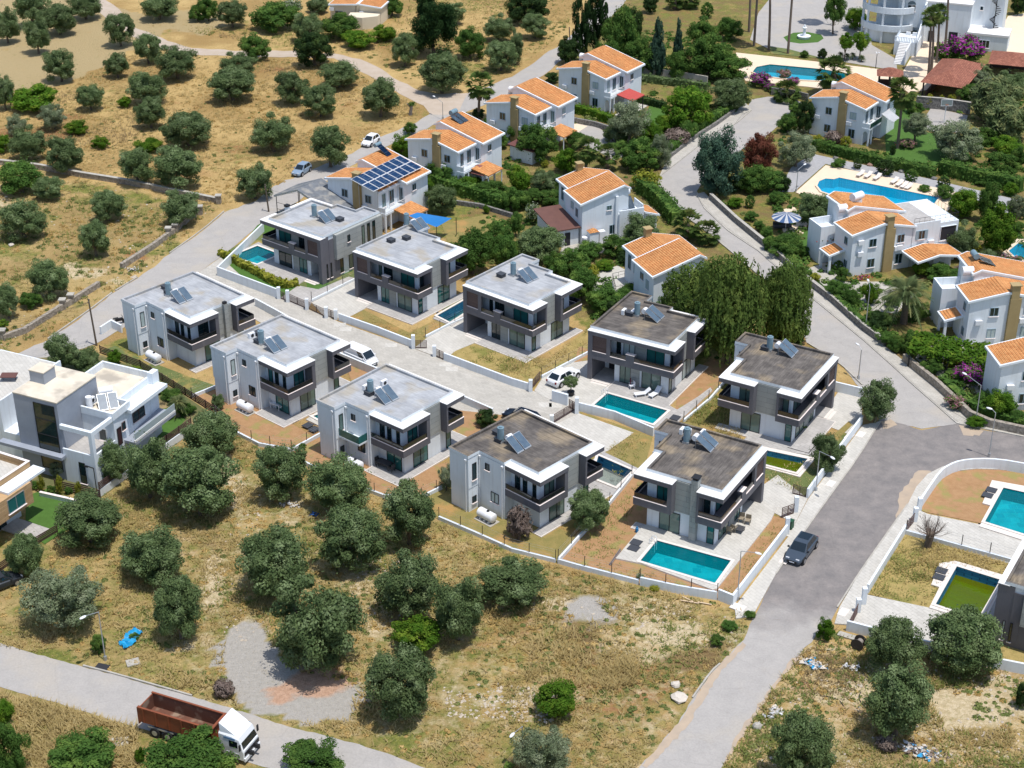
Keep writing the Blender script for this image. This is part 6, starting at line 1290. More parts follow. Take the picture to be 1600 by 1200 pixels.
CR = {'olive': [crown('olive', 100+i, 62, 430, .16, .32, .044, hollow=.5, lump=.22, shape='dome') for i in range(7)],
 'olivepale': [crown('olivepale', 120+i, 58, 400, .15, .32, .042, hollow=.45, lump=.25, shape='dome') for i in range(3)],
 'dark': [crown('dark', 130+i, 60, 380, .16, .28, .048, lump=.12, shape='dome') for i in range(3)],
 'green': [crown('green', 140+i, 54, 330, .17, .32, .055, lump=.2, shape='dome') for i in range(4)],
 'bright': [crown('bright', 150+i, 48, 300, .17, .32, .058, lump=.2, shape='dome') for i in range(3)],
 'yellow': [crown('yellow', 160+i, 30, 90, .2, .36, .11, lump=.2, shape='dome') for i in range(2)],
 'conifer': [crown('conifer', 170+i, 90, 110, .12, .22, .07, shape='cone', hollow=.0, lump=.1) for i in range(2)],
 'bluefir': [crown('conifer', 175+i, 80, 360, .16, .28, .045, hollow=.3, lump=.2) for i in range(2)],
 'cypress': [crown('cypress', 180+i, 70, 130, .14, .24, .06, shape='column', hollow=.1, lump=.08) for i in range(2)],
 'pine': [crown('cypress', 185, 60, 400, .16, .3, .04, shape='dome', hollow=.45, lump=.3)],
 'red': [crown('red', 190, 70, 330, .16, .28, .045, shape='column', hollow=.2)],
 'ball': [crown('green', 195, 150, 50, .1, .14, .07, hollow=.78, lump=.0)],
 'balldark': [crown('dark', 196, 150, 50, .1, .14, .07, hollow=.78, lump=.0)],
 'reed': [crown('reed', 200, 60, 300, .16, .34, .07, hollow=.4, lump=.25, asp=3.2)],
 'purple': [crown('purple', 210, 44, 110, .18, .32, .1, shape='dome', matname='green', extra=('purple', .6, -.1))],
 'pink': [crown('pink', 215, 44, 110, .18, .32, .09, shape='dome', matname='green', extra=('pink', .5, -.4))],
 'whitefl': [crown('whitefl', 217, 40, 110, .18, .32, .09, shape='dome', matname='green', extra=('whitefl', .5, -.4))],
 'shrub': [crown('olive', 220+i, 18, 70, .25, .4, .13, shape='dome', matname='green') for i in range(3)],
 'dryshrub': [crown('dry', 226, 18, 110, .25, .4, .1, shape='dome', asp=4.0)],
}
# the weeping pepper tree: curtains of hanging strands
def weepcrown(seed):
    rs = np.random.RandomState(seed); C = []; N = []
    for c, r in puffs(rs, 46, .2, .36, 'dome', hollow=.35):       # soft domed clumps, each trailing short hanging sprays
        m_ = 330; d = rs.normal(size=(m_, 3)); d /= np.linalg.norm(d, axis=1, keepdims=True); q = c+d*r*(.5+.55*rs.rand(m_, 1)**.6)*np.array([1, 1, .8]); q[:, 2] -= .10*rs.rand(m_)*(d[:, 2] < .2); C.append(q); N.append(d+rs.normal(size=(m_, 3))*.45+np.array([0, 0, .2]))
    for k in range(520):
        a = rs.rand()*2*math.pi; r = .5+.5*math.sqrt(rs.rand()); x, y = r*math.cos(a), r*math.sin(a); top = .75*math.sqrt(max(0, 1-min(1, r)**2*.9))+.25*rs.rand()-.05-.9*rs.rand()**2; L = .12+.42*rs.rand()
        n = 16; t = rs.rand(n); C.append(np.stack([x+rs.normal(size=n)*.022, y+rs.normal(size=n)*.022, np.maximum(top-L*t, -.98)], 1)); N.append(np.stack([x+rs.normal(size=n)*.5, y+rs.normal(size=n)*.5, rs.normal(size=n)*.3+.35], 1))
    return leafmesh('weeping_crown', np.concatenate(C), np.concatenate(N), .042, 'weep', rs, 2.2)
CR['weep'] = [weepcrown(301), weepcrown(302)]
def frond(V, Fc, c, az, el, L, wd, droop, n=9, leafl=.5, rs=random):
    """one palm leaf: a curved rib with narrow leaflets each side"""
    pts = []
    for i in range(n+1):
        t = i/n; h = L*t*math.cos(el); z = L*t*math.sin(el)-droop*L*t*t; pts.append(Vector((c[0]+math.cos(az)*h, c[1]+math.sin(az)*h, c[2]+z)))
    side = Vector((-math.sin(az), math.cos(az), 0))
    for i in range(n):
        p, q = pts[i], pts[i+1]; o = len(V); V += [p-side*.02, p+side*.02, q+side*.02, q-side*.02]; Fc.append((o,o+1,o+2,o+3))
        t = (i+.5)/n; ll = leafl*math.sin(math.pi*min(1, t*.9+.12))
        for s in (-1, 1):
            for h_ in (0, .5):
                m_ = p.lerp(q, h_); d = (q-p).normalized(); e = m_+side*s*ll+d*ll*.55-Vector((0,0,ll*.35)); o = len(V); V += [m_-d*wd, m_+d*wd, e+d*wd*.2, e-d*wd*.2]; Fc.append((o,o+1,o+2,o+3) if s > 0 else (o+3,o+2,o+1,o))
def palmcrown(name, seed, matname, n=42, L=1.0, droop=.55, el0=-.5, el1=1.25, leafl=.2, wd=.018):
    rs = random.Random(seed); V = []; Fc = []
    for i in range(n): frond(V, Fc, (0,0,0), rs.random()*2*math.pi, el0+(el1-el0)*(i/n)**.8, L*(.8+.3*rs.random()), wd, droop*(.7+.5*rs.random()), leafl=leafl, rs=rs)
    me = bpy.data.meshes.new(name); me.from_pydata([tuple(v) for v in V], [], Fc); me.materials.append(LM[matname]); return me
def fancrown(name, seed, n=64):
    rs = random.Random(seed); V = []; Fc = []
    for i in range(n):
        az = rs.random()*2*math.pi; el = -1.0+2.5*(i/n); L = .62*(.8+.3*rs.random()); tip = Vector((math.cos(az)*math.cos(el), math.sin(az)*math.cos(el), math.sin(el)))*L; side = Vector((-math.sin(az), math.cos(az), 0))
        o = len(V); V += [Vector((0,0,0))-side*.012, Vector((0,0,0))+side*.012, tip+side*.01, tip-side*.01]; Fc.append((o,o+1,o+2,o+3)); d = tip.normalized(); up = d.cross(side)
        for j in range(11):
            b_ = -1.25+2.5*j/10; e = tip+(d*math.cos(b_)+side*math.sin(b_))*.42*(.85+.3*rs.random())-Vector((0,0,.1+.08*rs.random())); w_ = (side*math.cos(b_)-d*math.sin(b_))*.05
            o = len(V); V += [tip, tip.lerp(e,.55)+w_, e, tip.lerp(e,.55)-w_]; Fc.append((o,o+1,o+2,o+3))
    me = bpy.data.meshes.new(name); me.from_pydata([tuple(v) for v in V], [], Fc); me.materials.append(LM['palm']); return me
FAN = [fancrown('fan_palm_crown', 400+i) for i in range(3)]; DATE = palmcrown('date_palm_crown', 410, 'datepalm', 74, leafl=.2, wd=.012); DEAD = None
def skirtmesh():
    rs = random.Random(5); V = []; Fc = []
    for i in range(60): az = rs.random()*6.28; L = .6+.5*rs.random(); c = Vector((math.cos(az)*.12, math.sin(az)*.12, -.05)); e = c+Vector((math.cos(az)*.16, math.sin(az)*.16, -L)); s = Vector((-math.sin(az), math.cos(az), 0))*.05; o = len(V); V += [c-s, c+s, e+s, e-s]; Fc.append((o,o+1,o+2,o+3))
    me = bpy.data.meshes.new('dead_frond_skirt'); me.from_pydata([tuple(v) for v in V], [], Fc); me.materials.append(LM['dry']); return me
SKIRT = skirtmesh()
TR = [trunkmesh('trunk', 500+i) for i in range(5)]; TRC = trunkmesh('trunk', 510, 0, BARK, .05)
NAMES = {'olive': ('olive_tree','olive tree'), 'olivepale': ('olive_tree','olive tree'), 'dark': ('evergreen_tree','tree'), 'green': ('leafy_tree','tree'), 'bright': ('citrus_tree','tree'), 'yellow': ('yellow_shrub','shrub'), 'conifer': ('conifer_tree','tree'), 'bluefir': ('conifer_tree','tree'), 'cypress': ('cypress_tree','tree'), 'pine': ('pine_tree','tree'), 'red': ('red_leaved_tree','tree'), 'ball': ('clipped_bush','bush'), 'balldark': ('clipped_bush','bush'), 'reed': ('bamboo_clump','plant'), 'purple': ('flowering_bush','bush'), 'pink': ('flowering_bush','bush'), 'whitefl': ('flowering_bush','bush'), 'shrub': ('shrub','shrub'), 'dryshrub': ('dry_shrub','shrub'), 'weep': ('weeping_tree','tree')}
ADJ = {'olive': 'grey-green olive tree', 'olivepale': 'pale silvery olive tree', 'dark': 'dense dark green tree', 'green': 'leafy green tree', 'bright': 'bright green tree', 'yellow': 'yellow-green shrub', 'conifer': 'conical dark conifer', 'bluefir': 'blue-green conifer', 'cypress': 'dark narrow cypress', 'pine': 'tall dark pine', 'red': 'rust-red tree', 'ball': 'clipped round green bush', 'balldark': 'clipped dark oval bush', 'reed': 'feathery pale bamboo clump', 'purple': 'purple flowering bush', 'pink': 'pink flowering bush', 'whitefl': 'white flowering bush', 'shrub': 'small green shrub', 'dryshrub': 'leafless brown shrub', 'weep': 'weeping tree with hanging strands'}
LAND = [((95,18),'the ploughed tan field'),((210,42),'the dirt track'),((385,82),'the dirt track bend'),((560,100),'the dirt track fork'),((640,130),'the track junction with the road'),((577,223),'the white hatchback'),((471,268),'the silver hatchback'),((418,310),'the roadside electricity pole'),((516,25),'the cream house with the rounded annex'),((55,155),'the low spreading green shrub'),((100,270),'the dry stone wall of the straw field'),((300,345),'the broken roadside wall'),((230,395),'the rubble heap by the road'),((145,500),'the dark wooden pole'),((60,510),'the pillared roadside wall'),((120,420),'the bare pale patch of the left field'),((0,380),'the left edge of the waste field'),((700,215),'the villa with roof collectors'),((820,165),'the villa between its two roadside neighbours'),((930,120),'the villa with the red canopy'),((600,300),'the villa with the solar array'),((695,345),'the blue shade sail'),((640,410),'the house beside the blue shade sail'),((820,470),'the house in tall straw grass'),((480,370),'the house with the corner pool'),((300,500),'the leftmost grey-roofed house'),((430,570),'the house behind the white van'),((600,650),'the house with two rear balconies'),((810,720),'the dark-roofed house with the round tank'),((1090,740),'the house above the long teal pool'),((1020,540),'the house with white pool loungers'),((1220,590),'the dark-roofed house by the junction'),((880,380),'the annex with the brown roof'),((960,320),'the villa with the blank side wall'),((1055,410),'the villa half hidden by the weeping tree'),((1330,175),'the villa with the white awning'),((1380,370),'the villa with the roof terrace'),((1530,480),'the villa with the tiled porch'),((1370,300),'the large light blue pool'),((1260,118),'the long blue pool'),((1245,58),'the round fountain plaza'),((1475,185),'the basketball hoop'),((1490,118),'the hipped red pavilion'),((1575,95),'the pavilion cut by the edge'),((1385,115),'the small tiled kiosk'),((1450,40),'the white mansion'),((1225,345),'the striped parasol'),((1415,460),'the big date palm'),((1150,500),'the weeping tree'),((1187,245),'the rust-red tree'),((1040,265),'the lower bend of the curved road'),((1200,170),'the cul-de-sac head'),((1110,360),'the stretch of road below the hedge'),((1320,500),'the long stone wall'),((1500,640),'the stone wall at the junction'),((1500,770),'the bare orange garden'),((1500,920),'the algae-green pool'),((1340,1005),'the cable drum'),((1480,1110),'the pale sandy clearing'),((1410,1180),'the rubbish heap at the lower edge'),((1270,1040),'the rubbish pile by the road'),((1250,862),'the grey SUV'),((130,640),'the large white house'),((30,760),'the wood-clad house'),((110,790),'the dark green lawn'),((205,1000),'the blue plastic sheet'),((158,1000),'the lower left street lamp'),((310,1130),'the tipper truck'),((400,1040),'the grey gravel patch'),((495,1068),'the pink gravel heap'),((918,953),'the small grey gravel heap'),((1070,880),'the long teal pool'),((1000,1060),'the burnt orange slope'),((1050,1100),'the white stones by the road'),((818,1155),'the lower middle street lamp'),((878,590),'the white SUV'),((780,640),'the dark car'),((30,40),'the upper left corner'),((1590,1190),'the lower right corner'),((560,790),'the rear wall of the olive grove'),((460,860),'the middle of the olive grove'),((660,1000),'the open scrub below the gravel'),((340,1000),'the path of pale rubble'),((15,1120),'the lower left corner')]
USED = set(); GROUPL = {}
def relation(u, v, lu, lv):
    du, dv = u-lu, (v-lv)*1.4
    if abs(du) > abs(dv)*1.2: return 'right of' if du > 0 else 'left of'
    return 'in front of' if dv > 0 else 'behind'
def autolabel(adj, u, v, w):
    L = sorted(LAND, key=lambda a: math.hypot(a[0][0]-u, (a[0][1]-v)*1.3))
    sz = '' 
    cands = []
    for i, (p, nm) in enumerate(L[:7]):
        d = math.hypot(p[0]-u, (p[1]-v)*1.3); rel = relation(u, v, *p); cands.append('%s %s%s %s' % (adj, 'just ' if d < 45 else '', rel, nm))
    for i in range(4):
        for j in range(i+1, 6): cands.append('%s %s %s, %s %s' % (adj, relation(u, v, *L[i][0]), L[i][1], relation(u, v, *L[j][0]), L[j][1]))
    for c in cands:
        if c not in USED and 4 <= len(c.replace(',', '').split()) <= 16: USED.add(c); return c
    for pre in ('small ', 'large ', 'low ', 'tall ', 'broad '):
        for c in cands:
            if pre+c not in USED and len((pre+c).split()) <= 16: USED.add(pre+c); return pre+c
    return cands[0]
TN = [0]
def tree(kind, u, vb, w, h, label=None, trunk=None, gap=.0, group=None):
    i = TN[0]; TN[0] += 1; vc = vb-h/2; p = G(u, vc, 2.0); dist = math.sqrt(p.x**2+p.y**2+(CAMH-2)**2); s = F/dist; el = math.asin((CAMH-2)/dist)
    W = w/s; Hp = h/s; b2 = Hp*Hp-(W*math.sin(el))**2
    H = max(math.sqrt(max(0, b2))/math.cos(el), (W*.62 if kind not in ('cypress','conifer') else W*1.3)); g = gap*H
    if trunk: g = trunk
    zc = H/2+g
    if H > math.sqrt(max(0, b2))/math.cos(el)*1.001: Hp2 = math.hypot(H*math.cos(el), W*math.sin(el)); W *= Hp/Hp2*.5+.5; H *= Hp/Hp2; zc = H/2+g
    c = G(u, vc, zc); nm, cat = NAMES[kind]
    small = W < 1.9 and kind not in ('ball', 'balldark') or kind in ('shrub', 'dryshrub')
    r = thing(nm if not (small and kind in ('green','bright','dark','olive')) else 'bush', None, cat if not (small and kind in ('green','bright','dark','olive')) else 'bush', (c.x, c.y, 0), rnd.random()*6.28, group or {'olive': 'olive trees', 'olivepale': 'olive trees'}.get(kind))
    adj = ADJ[kind]
    if small and kind in ('green','bright','dark','olive'): adj = {'green': 'green garden bush', 'bright': 'bright green bush', 'dark': 'dark green bush', 'olive': 'grey-green bush'}[kind]
    lab = label or autolabel(adj, u, vb-h/2, w); USED.add(lab); r['label'] = lab
    cr = bpy.data.objects.new('crown', rnd.choice(CR[kind])); col.objects.link(cr); cr.parent = r; cr.location = (0, 0, zc); cr.scale = (W/2*1.03, W/2*1.03, H/2*1.04)
    tm = TRC if kind in ('cypress','conifer','bluefir') else TR[i % 5]
    t = bpy.data.objects.new('trunk', tm); col.objects.link(t); t.parent = r; hz = zc*1.0; t.scale = (min(W*.45, 3.4), min(W*.45, 3.4), hz)
    LAND.append(((u, vb-h/2), None)) if False else None
    return r
OL = 'olive'
T = [  # kind, u, v of the crown's foot, width, height in photo pixels
(OL,50,37,55,50),(OL,91,50,56,46),(OL,56,78,38,54),(OL,132,27,50,40),(OL,8,62,40,52),(OL,186,68,46,50),(OL,230,96,42,46),(OL,247,28,60,40),(OL,93,124,50,46),(OL,182,119,40,36),(OL,275,121,64,50),(OL,229,158,58,50),(OL,140,170,42,40),
('bright',195,168,23,19),(OL,234,198,50,46),('bright',50,172,95,38,'low spreading bright green thicket at the edge of the ploughed field'),(OL,5,170,34,55),('olivepale',83,200,40,40),('bright',120,210,33,24),('olivepale',26,212,34,32),(OL,41,249,58,50),('bright',5,238,30,28),(OL,100,267,58,54),('bright',156,232,28,20),(OL,292,227,76,55),('bright',233,238,56,22),(OL,213,286,54,56),(OL,275,292,78,64),(OL,362,156,74,52),(OL,372,120,60,38),('green',32,302,68,54),(OL,75,310,50,36),(OL,362,40,45,42),('green',398,95,46,40),('green',308,33,30,26),('green',325,32,32,36),
('green',428,47,70,45),(OL,482,63,50,45),('dark',491,103,60,54),(OL,497,20,36,26),('green',530,60,62,38),('whitefl',455,22,36,24),('bright',560,75,64,28),('bright',602,65,38,28),(OL,632,100,42,50),('pine',677,82,76,104),(OL,705,36,45,34),(OL,690,142,70,64),('green',735,92,46,46),(OL,778,63,46,40),(OL,783,108,50,48),(OL,530,135,68,42),(OL,455,160,54,50),(OL,500,180,58,48),(OL,594,180,62,58),(OL,426,235,66,56),(OL,515,258,62,64),(OL,397,309,60,52),('bright',629,250,38,42),('dark',748,185,22,16),('dark',560,20,30,22),('green',612,25,34,34),
('dark',825,35,70,50),(OL,836,58,46,38),(OL,805,100,26,50),('cypress',908,92,28,104),('cypress',933,84,36,104),('dark',888,100,36,42),('green',974,100,55,92),('conifer',1028,117,36,97),('conifer',1060,112,24,85),('dark',1017,20,26,28),('green',1100,82,48,50),('green',1140,62,40,36),('green',1107,122,65,62),('green',1136,126,66,44),('green',950,118,40,60),('green',1000,118,50,60),('green',1062,122,44,44),('dark',990,60,30,50),
('ball',1105,28,20,24),(OL,1143,170,66,50),('bright',1077,200,72,68),('olivepale',983,220,66,60),('bright',1013,225,46,36),('green',1003,266,60,48),('olivepale',1033,262,34,54),('green',990,268,40,34),('dryshrub',1057,228,40,28),('green',1074,221,32,32),('bluefir',1127,302,74,96),('red',1187,276,50,70),('green',840,252,60,62),('green',806,225,30,40),('bright',885,270,42,42),(OL,850,300,48,36),('bright',812,300,40,42),('green',890,302,36,25),('yellow',1010,298,46,34),('dark',862,130,24,18),('green',925,290,30,24),('yellow',852,262,12,12),
('green',1305,36,32,46,None,2.0),('bright',1337,46,36,34),('bright',1322,78,24,26,None,2.0),('bright',1345,80,26,30,None,1.5),('dark',1285,91,15,16),('green',1257,90,14,12),('bright',1470,92,26,26),('purple',1505,98,62,42),('dark',1260,208,30,56),('green',1232,208,32,32),('green',1245,180,24,20),('olivepale',1245,258,56,55),('yellow',1278,222,16,12),('dryshrub',1302,224,26,20),('yellow',1322,229,18,16),('olivepale',1433,212,44,34,None,1.6),('olivepale',1492,247,76,60),
('balldark',1340,264,14,17),('balldark',1384,274,28,25),('ball',1424,284,21,20),('balldark',1475,293,20,16),('ball',1555,300,20,16),('yellow',1452,168,14,20),('yellow',1471,162,10,13),('yellow',1487,166,14,18),('green',1430,178,28,20),('reed',1552,190,70,66),('reed',1572,218,66,60),('green',1515,165,34,34),('olivepale',1530,140,44,30),(OL,1580,150,50,40),('green',1545,225,34,26),('bright',1573,243,56,30),('green',1566,275,52,38),('green',1592,262,24,34),('dark',1592,22,24,34),('pink',1418,232,30,16),('pink',1225,122,26,14),('purple',1188,135,40,22),('purple',1240,132,22,12),('purple',1203,142,20,12),('green',1212,146,22,12),('dark',1395,242,10,16),
(OL,35,370,74,56),(OL,147,398,50,55),(OL,75,463,64,58),(OL,10,495,40,50),('green',48,481,34,26),(OL,167,343,54,48),(OL,283,350,60,55),(OL,95,577,50,56),(OL,134,580,48,40),('bright',4,517,20,20),('bright',178,570,24,24),('bright',212,583,20,12),(OL,690,332,50,46),('green',737,430,66,72),('green',775,402,50,54),('green',708,420,34,40),('bright',760,334,12,14),('green',790,425,40,60),('green',770,312,50,32),('bright',730,300,34,28),('green',700,290,40,38),('green',680,285,34,40),('green',800,330,36,36),
(OL,845,405,78,54),('green',812,327,34,30),('green',862,320,56,24),('whitefl',833,350,26,34),('green',805,370,22,40),(OL,1003,385,62,52),('green',962,402,46,36),('dark',981,414,34,24),('bright',946,423,30,19),('yellow',922,441,30,28),('green',890,440,60,50),('green',908,472,50,54),('green',945,488,60,44),('green',978,486,44,36),('green',868,428,36,34),('green',920,405,44,30),('green',808,405,40,30),('green',740,395,40,30),
('bright',1148,325,26,18),('ball',1172,325,16,20),('green',1173,345,22,16),('green',1187,362,20,18),('green',1198,375,20,22),('weep',1086,528,98,118,'left crown of the large weeping tree between the dark-roofed houses and the curved road',None,.05),('weep',1228,542,74,138,'right crown of the large weeping tree, overhanging the curved road',None,.05),
('weep',1142,560,100,164,'middle and lowest hanging crown of the large weeping tree',None,.04),(OL,1273,352,52,50),('green',1310,335,44,32),('green',1228,402,56,40),('green',1205,392,26,24),('ball',1310,425,18,18),('green',1317,440,24,22),('green',1309,468,34,32),('green',1331,480,28,30),('bright',1360,475,30,34),('dark',1375,520,40,35),('green',1402,550,28,26),('green',1422,552,30,36),('purple',1513,603,46,36),('purple',1540,612,24,18),('green',1540,560,32,26),('green',1470,440,46,28),(OL,1497,402,52,56),('bright',1508,340,46,44),('bright',1558,398,58,78),('green',1545,345,30,60),('green',1470,345,24,20),('yellow',1523,402,28,26),('pink',1578,428,56,30),('green',1242,537,40,34),('green',1222,545,30,30),('green',1460,560,30,20),('green',1490,600,36,22),('yellow',1272,440,22,14),('green',1395,480,24,22),('green',1300,452,14,12),('olivepale',1590,340,30,36),('bright',1580,305,24,20),('green',1588,365,22,20),('purple',1478,598,14,10),('dryshrub',1502,432,24,18),('pink',1495,640,40,24),('bright',1525,668,36,20),('bright',1562,655,50,46),('green',1535,640,34,30),('yellow',1488,575,30,20),('green',1590,665,26,26),('green',1448,535,24,18),('green',1200,300,60,36),('green',1165,300,40,34),('dark',1222,300,28,30),('bright',1330,400,20,14),('green',1255,400,22,18),('green',1535,290,24,12),
(OL,330,712,84,74),(OL,308,806,124,116),(OL,229,775,76,98),(OL,175,752,50,60),(OL,137,852,104,82),(OL,240,908,100,86),(OL,38,898,56,68),('olivepale',95,982,108,100),(OL,278,997,78,98),('olivepale',92,745,34,30),('yellow',64,768,12,26),('yellow',93,772,13,28),('yellow',122,773,11,20),('green',80,770,14,12),('green',107,772,13,12),('green',54,765,14,14),(OL,437,778,80,94),(OL,532,797,100,90),(OL,549,890,106,106),(OL,638,850,86,98),(OL,428,930,114,114),(OL,636,965,104,100),(OL,714,998,82,106),('bright',655,1020,92,64),(OL,800,950,108,82),(OL,493,1045,138,148),(OL,625,1122,108,116),('green',488,1218,106,60),('green',795,1203,18,12),('dark',760,668,36,30),('olivepale',697,768,26,44),(OL,920,830,66,70),('dryshrub',812,842,38,52),(OL,341,640,22,26),(OL,1371,660,60,66),(OL,1293,736,54,60),(OL,1399,1050,88,86),(OL,1507,1050,118,104),(OL,1405,1152,102,112),(OL,1257,1215,94,106),('bright',1289,1000,27,36),('dark',1600,1105,24,40),('bright',871,1124,70,62),('olivepale',848,1210,84,78),('bright',5,1135,36,42),('green',15,1212,54,80),('green',128,1216,104,76),('green',298,1240,136,98),('bright',218,1192,18,24),('green',153,1020,24,28),('bright',1466,985,12,10),('green',1172,967,20,14),('green',1140,985,30,16),('green',1120,1010,22,20),('green',210,1000,16,12),('dryshrub',350,1090,30,30),('dryshrub',1385,1172,36,24),('green',473,702,12,10),('bright',1255,670,14,8),('whitefl',1000,905,14,10),('yellow',1023,925,16,12),('green',268,630,34,24),('green',290,650,30,22),('bright',245,660,26,20),('green',225,600,30,18),('green',250,615,26,18),('bright',262,655,22,16),('green',985,470,40,30),('green',1020,462,26,24),('green',1000,500,50,40),('green',1032,492,40,44),('green',1015,470,36,30),('dark',966,500,40,36),('green',1520,232,40,24),('green',1410,265,26,16),('green',1445,300,20,12),('green',780,232,30,30),('green',765,205,24,22),('green',720,282,34,26),('bright',745,290,20,14),('green',1150,152,30,22),('green',1085,170,44,34),('bright',1040,205,34,26),('green',1310,262,26,14),('green',1295,325,30,22),('green',1495,455,50,34),('bright',1440,432,34,24),('green',1500,330,30,30),('green',1478,312,30,24),('olive',1540,425,44,36),('green',1435,500,34,28),('green',1385,540,30,24),('green',1370,505,28,20),('green',1455,585,36,26),('yellow',1475,548,24,16),('green',1530,600,40,28),('green',1560,625,36,30),('green',1180,300,50,44),('green',1215,320,30,22),('dark',1148,300,34,26),('green',640,275,30,26),('bright',665,300,30,22),('green',830,318,40,24),('green',868,300,30,30),('green',640,210,22,18),('green',900,232,34,28),('yellow',940,282,20,14),('green',970,242,30,24),('olive',958,222,34,26),('bright',205,600,16,14)]
for a in T:
    k = a[0]; lb = a[5] if len(a) > 5 else None; tr_ = a[6] if len(a) > 6 else None; gp_ = a[7] if len(a) > 7 else (.06 if k in ('olive','olivepale') and a[3] > 36 else .0)
    tree(k, a[1], a[2], a[3], a[4], lb, tr_, gp_)
# wild low bushes in the fields
# ------------------------------------------------------------------ palms
def palm(ub, vb, uc, vc, r_px, kind, label, skirt=True):
    b_ = G(ub, vb); dist = math.sqrt(b_.x**2+b_.y**2+CAMH**2)
    # height from the crown's place straight above the foot
    lo, hi = 0.5, 30
    for _ in range(40):
        m = (lo+hi)/2; u_, v_ = UV(np.array([b_.x]), np.array([b_.y]), m)
        if v_[0] > vc: lo = m
        else: hi = m
    h = m; R_ = r_px/(F/dist)*(1.22 if kind == 'fan' else 1.0)
    u_, v_ = UV(np.array([b_.x]), np.array([b_.y]), h); off = (uc-u_[0])/(F/dist)
    r = thing(('fan_palm' if kind == 'fan' else 'date_palm'), label, 'palm tree', (b_.x, b_.y, 0), 0, 'palm trees')
    mb = MB(); k = 7; P = [Vector((off*(i/k)**1.6, 0, h*i/k)) for i in range(k+1)]
    r0 = .2 if kind == 'fan' else .38
    for i in range(k): mb.cyl(P[i], P[i+1], r0*(1.25-.4*i/k), r0*(1.25-.4*(i+1)/k)*1.03, PALMBARK, 8, False)
    mb.build('trunk', r)
    c = bpy.data.objects.new('crown', rnd.choice(FAN) if kind == 'fan' else DATE); col.objects.link(c); c.parent = r; c.location = (off, 0, h); c.scale = (R_,)*3; c.rotation_euler = (0, 0, rnd.random()*6)
    if skirt and kind == 'fan': s_ = bpy.data.objects.new('dead_fronds', SKIRT); col.objects.link(s_); s_.parent = r; s_.location = (off, 0, h); s_.scale = (R_*.8,)*3
    return r
palm(748,186,750,133,21,'fan','lone fan palm at the junction of the road and the dirt track')
palm(915,272,918,232,20,'fan','fan palm in the garden below the villa driveway, left one of two'); palm(950,266,950,240,17,'fan','fan palm in the garden below the villa driveway, right one of two')
palm(1305,150,1303,112,25,'fan','fan palm between the long blue pool and the villa with the awning'); palm(1230,158,1230,143,19,'fan','low wide fan palm at the head of the cul-de-sac', False)
palm(1402,232,1411,142,22,'fan','tall fan palm with a dead frond skirt beside the villa with the white awning'); palm(1536,128,1537,110,18,'date','feathery palm beside the hipped red pavilion')
palm(1072,372,1075,347,21,'fan','fan palm left of the curved road, behind the villa half hidden by the weeping tree'); palm(1103,380,1105,363,19,'fan','fan palm right at the road edge above the weeping tree')
palm(1412,505,1416,455,48,'date','huge date palm with silvery fronds between two villas', False)
palm(1450,122,1455,25,14,'fan','leftmost tall fan palm in the group before the mansion'); palm(1455,112,1459,22,13,'fan','second tall fan palm in the group before the mansion'); palm(1463,98,1468,20,14,'fan','third tall fan palm, nearest the purple flowering bush')
palm(1476,78,1484,-60,14,'fan','very tall palm trunk before the mansion wall, its crown above the picture'); palm(1505,60,1518,-90,14,'fan','very tall palm trunk rising above the purple flowers, its crown out of sight')
palm(1231,84,1242,-60,14,'fan','tall palm trunk right of the round lawn at the plaza edge'); palm(1201,78,1203,-70,14,'fan','tall palm trunk at the left edge of the plaza'); palm(1178,72,1187,-60,14,'fan','tall palm trunk in the dry garden, right one of two'); palm(1170,50,1174,-60,14,'fan','tall palm trunk in the dry garden, left one of two'); palm(1302,40,1302,-70,16,'fan','thick palm trunk beside the tree behind the plaza')
for i, (u, v) in enumerate(((1055,14),(1066,12),(1080,13))): palm(u, v, u, v-16, 13, 'fan', ['left','middle','right'][i]+' one of three palms with drooping dead fronds at the top edge')
palm(277,650,278,628,22,'date','banana-like palm in the garden behind the large white house', False)
for i, (u, v) in enumerate(((1313,92),(1323,94),(1332,93),(1346,97))):
    p = G(u, v); r = thing('yucca', ['first','second','third','fourth'][i]+' spiky yucca from the left along the plaza edge', 'plant', p, 0, 'yuccas along the plaza'); c = bpy.data.objects.new('leaves', DATE); col.objects.link(c); c.parent = r; c.location = (0,0,.9); c.scale = (.9,.9,1.0); MB().cyl((0,0,0),(0,0,.9),.12,.1,PALMBARK,6).build('stem', r)
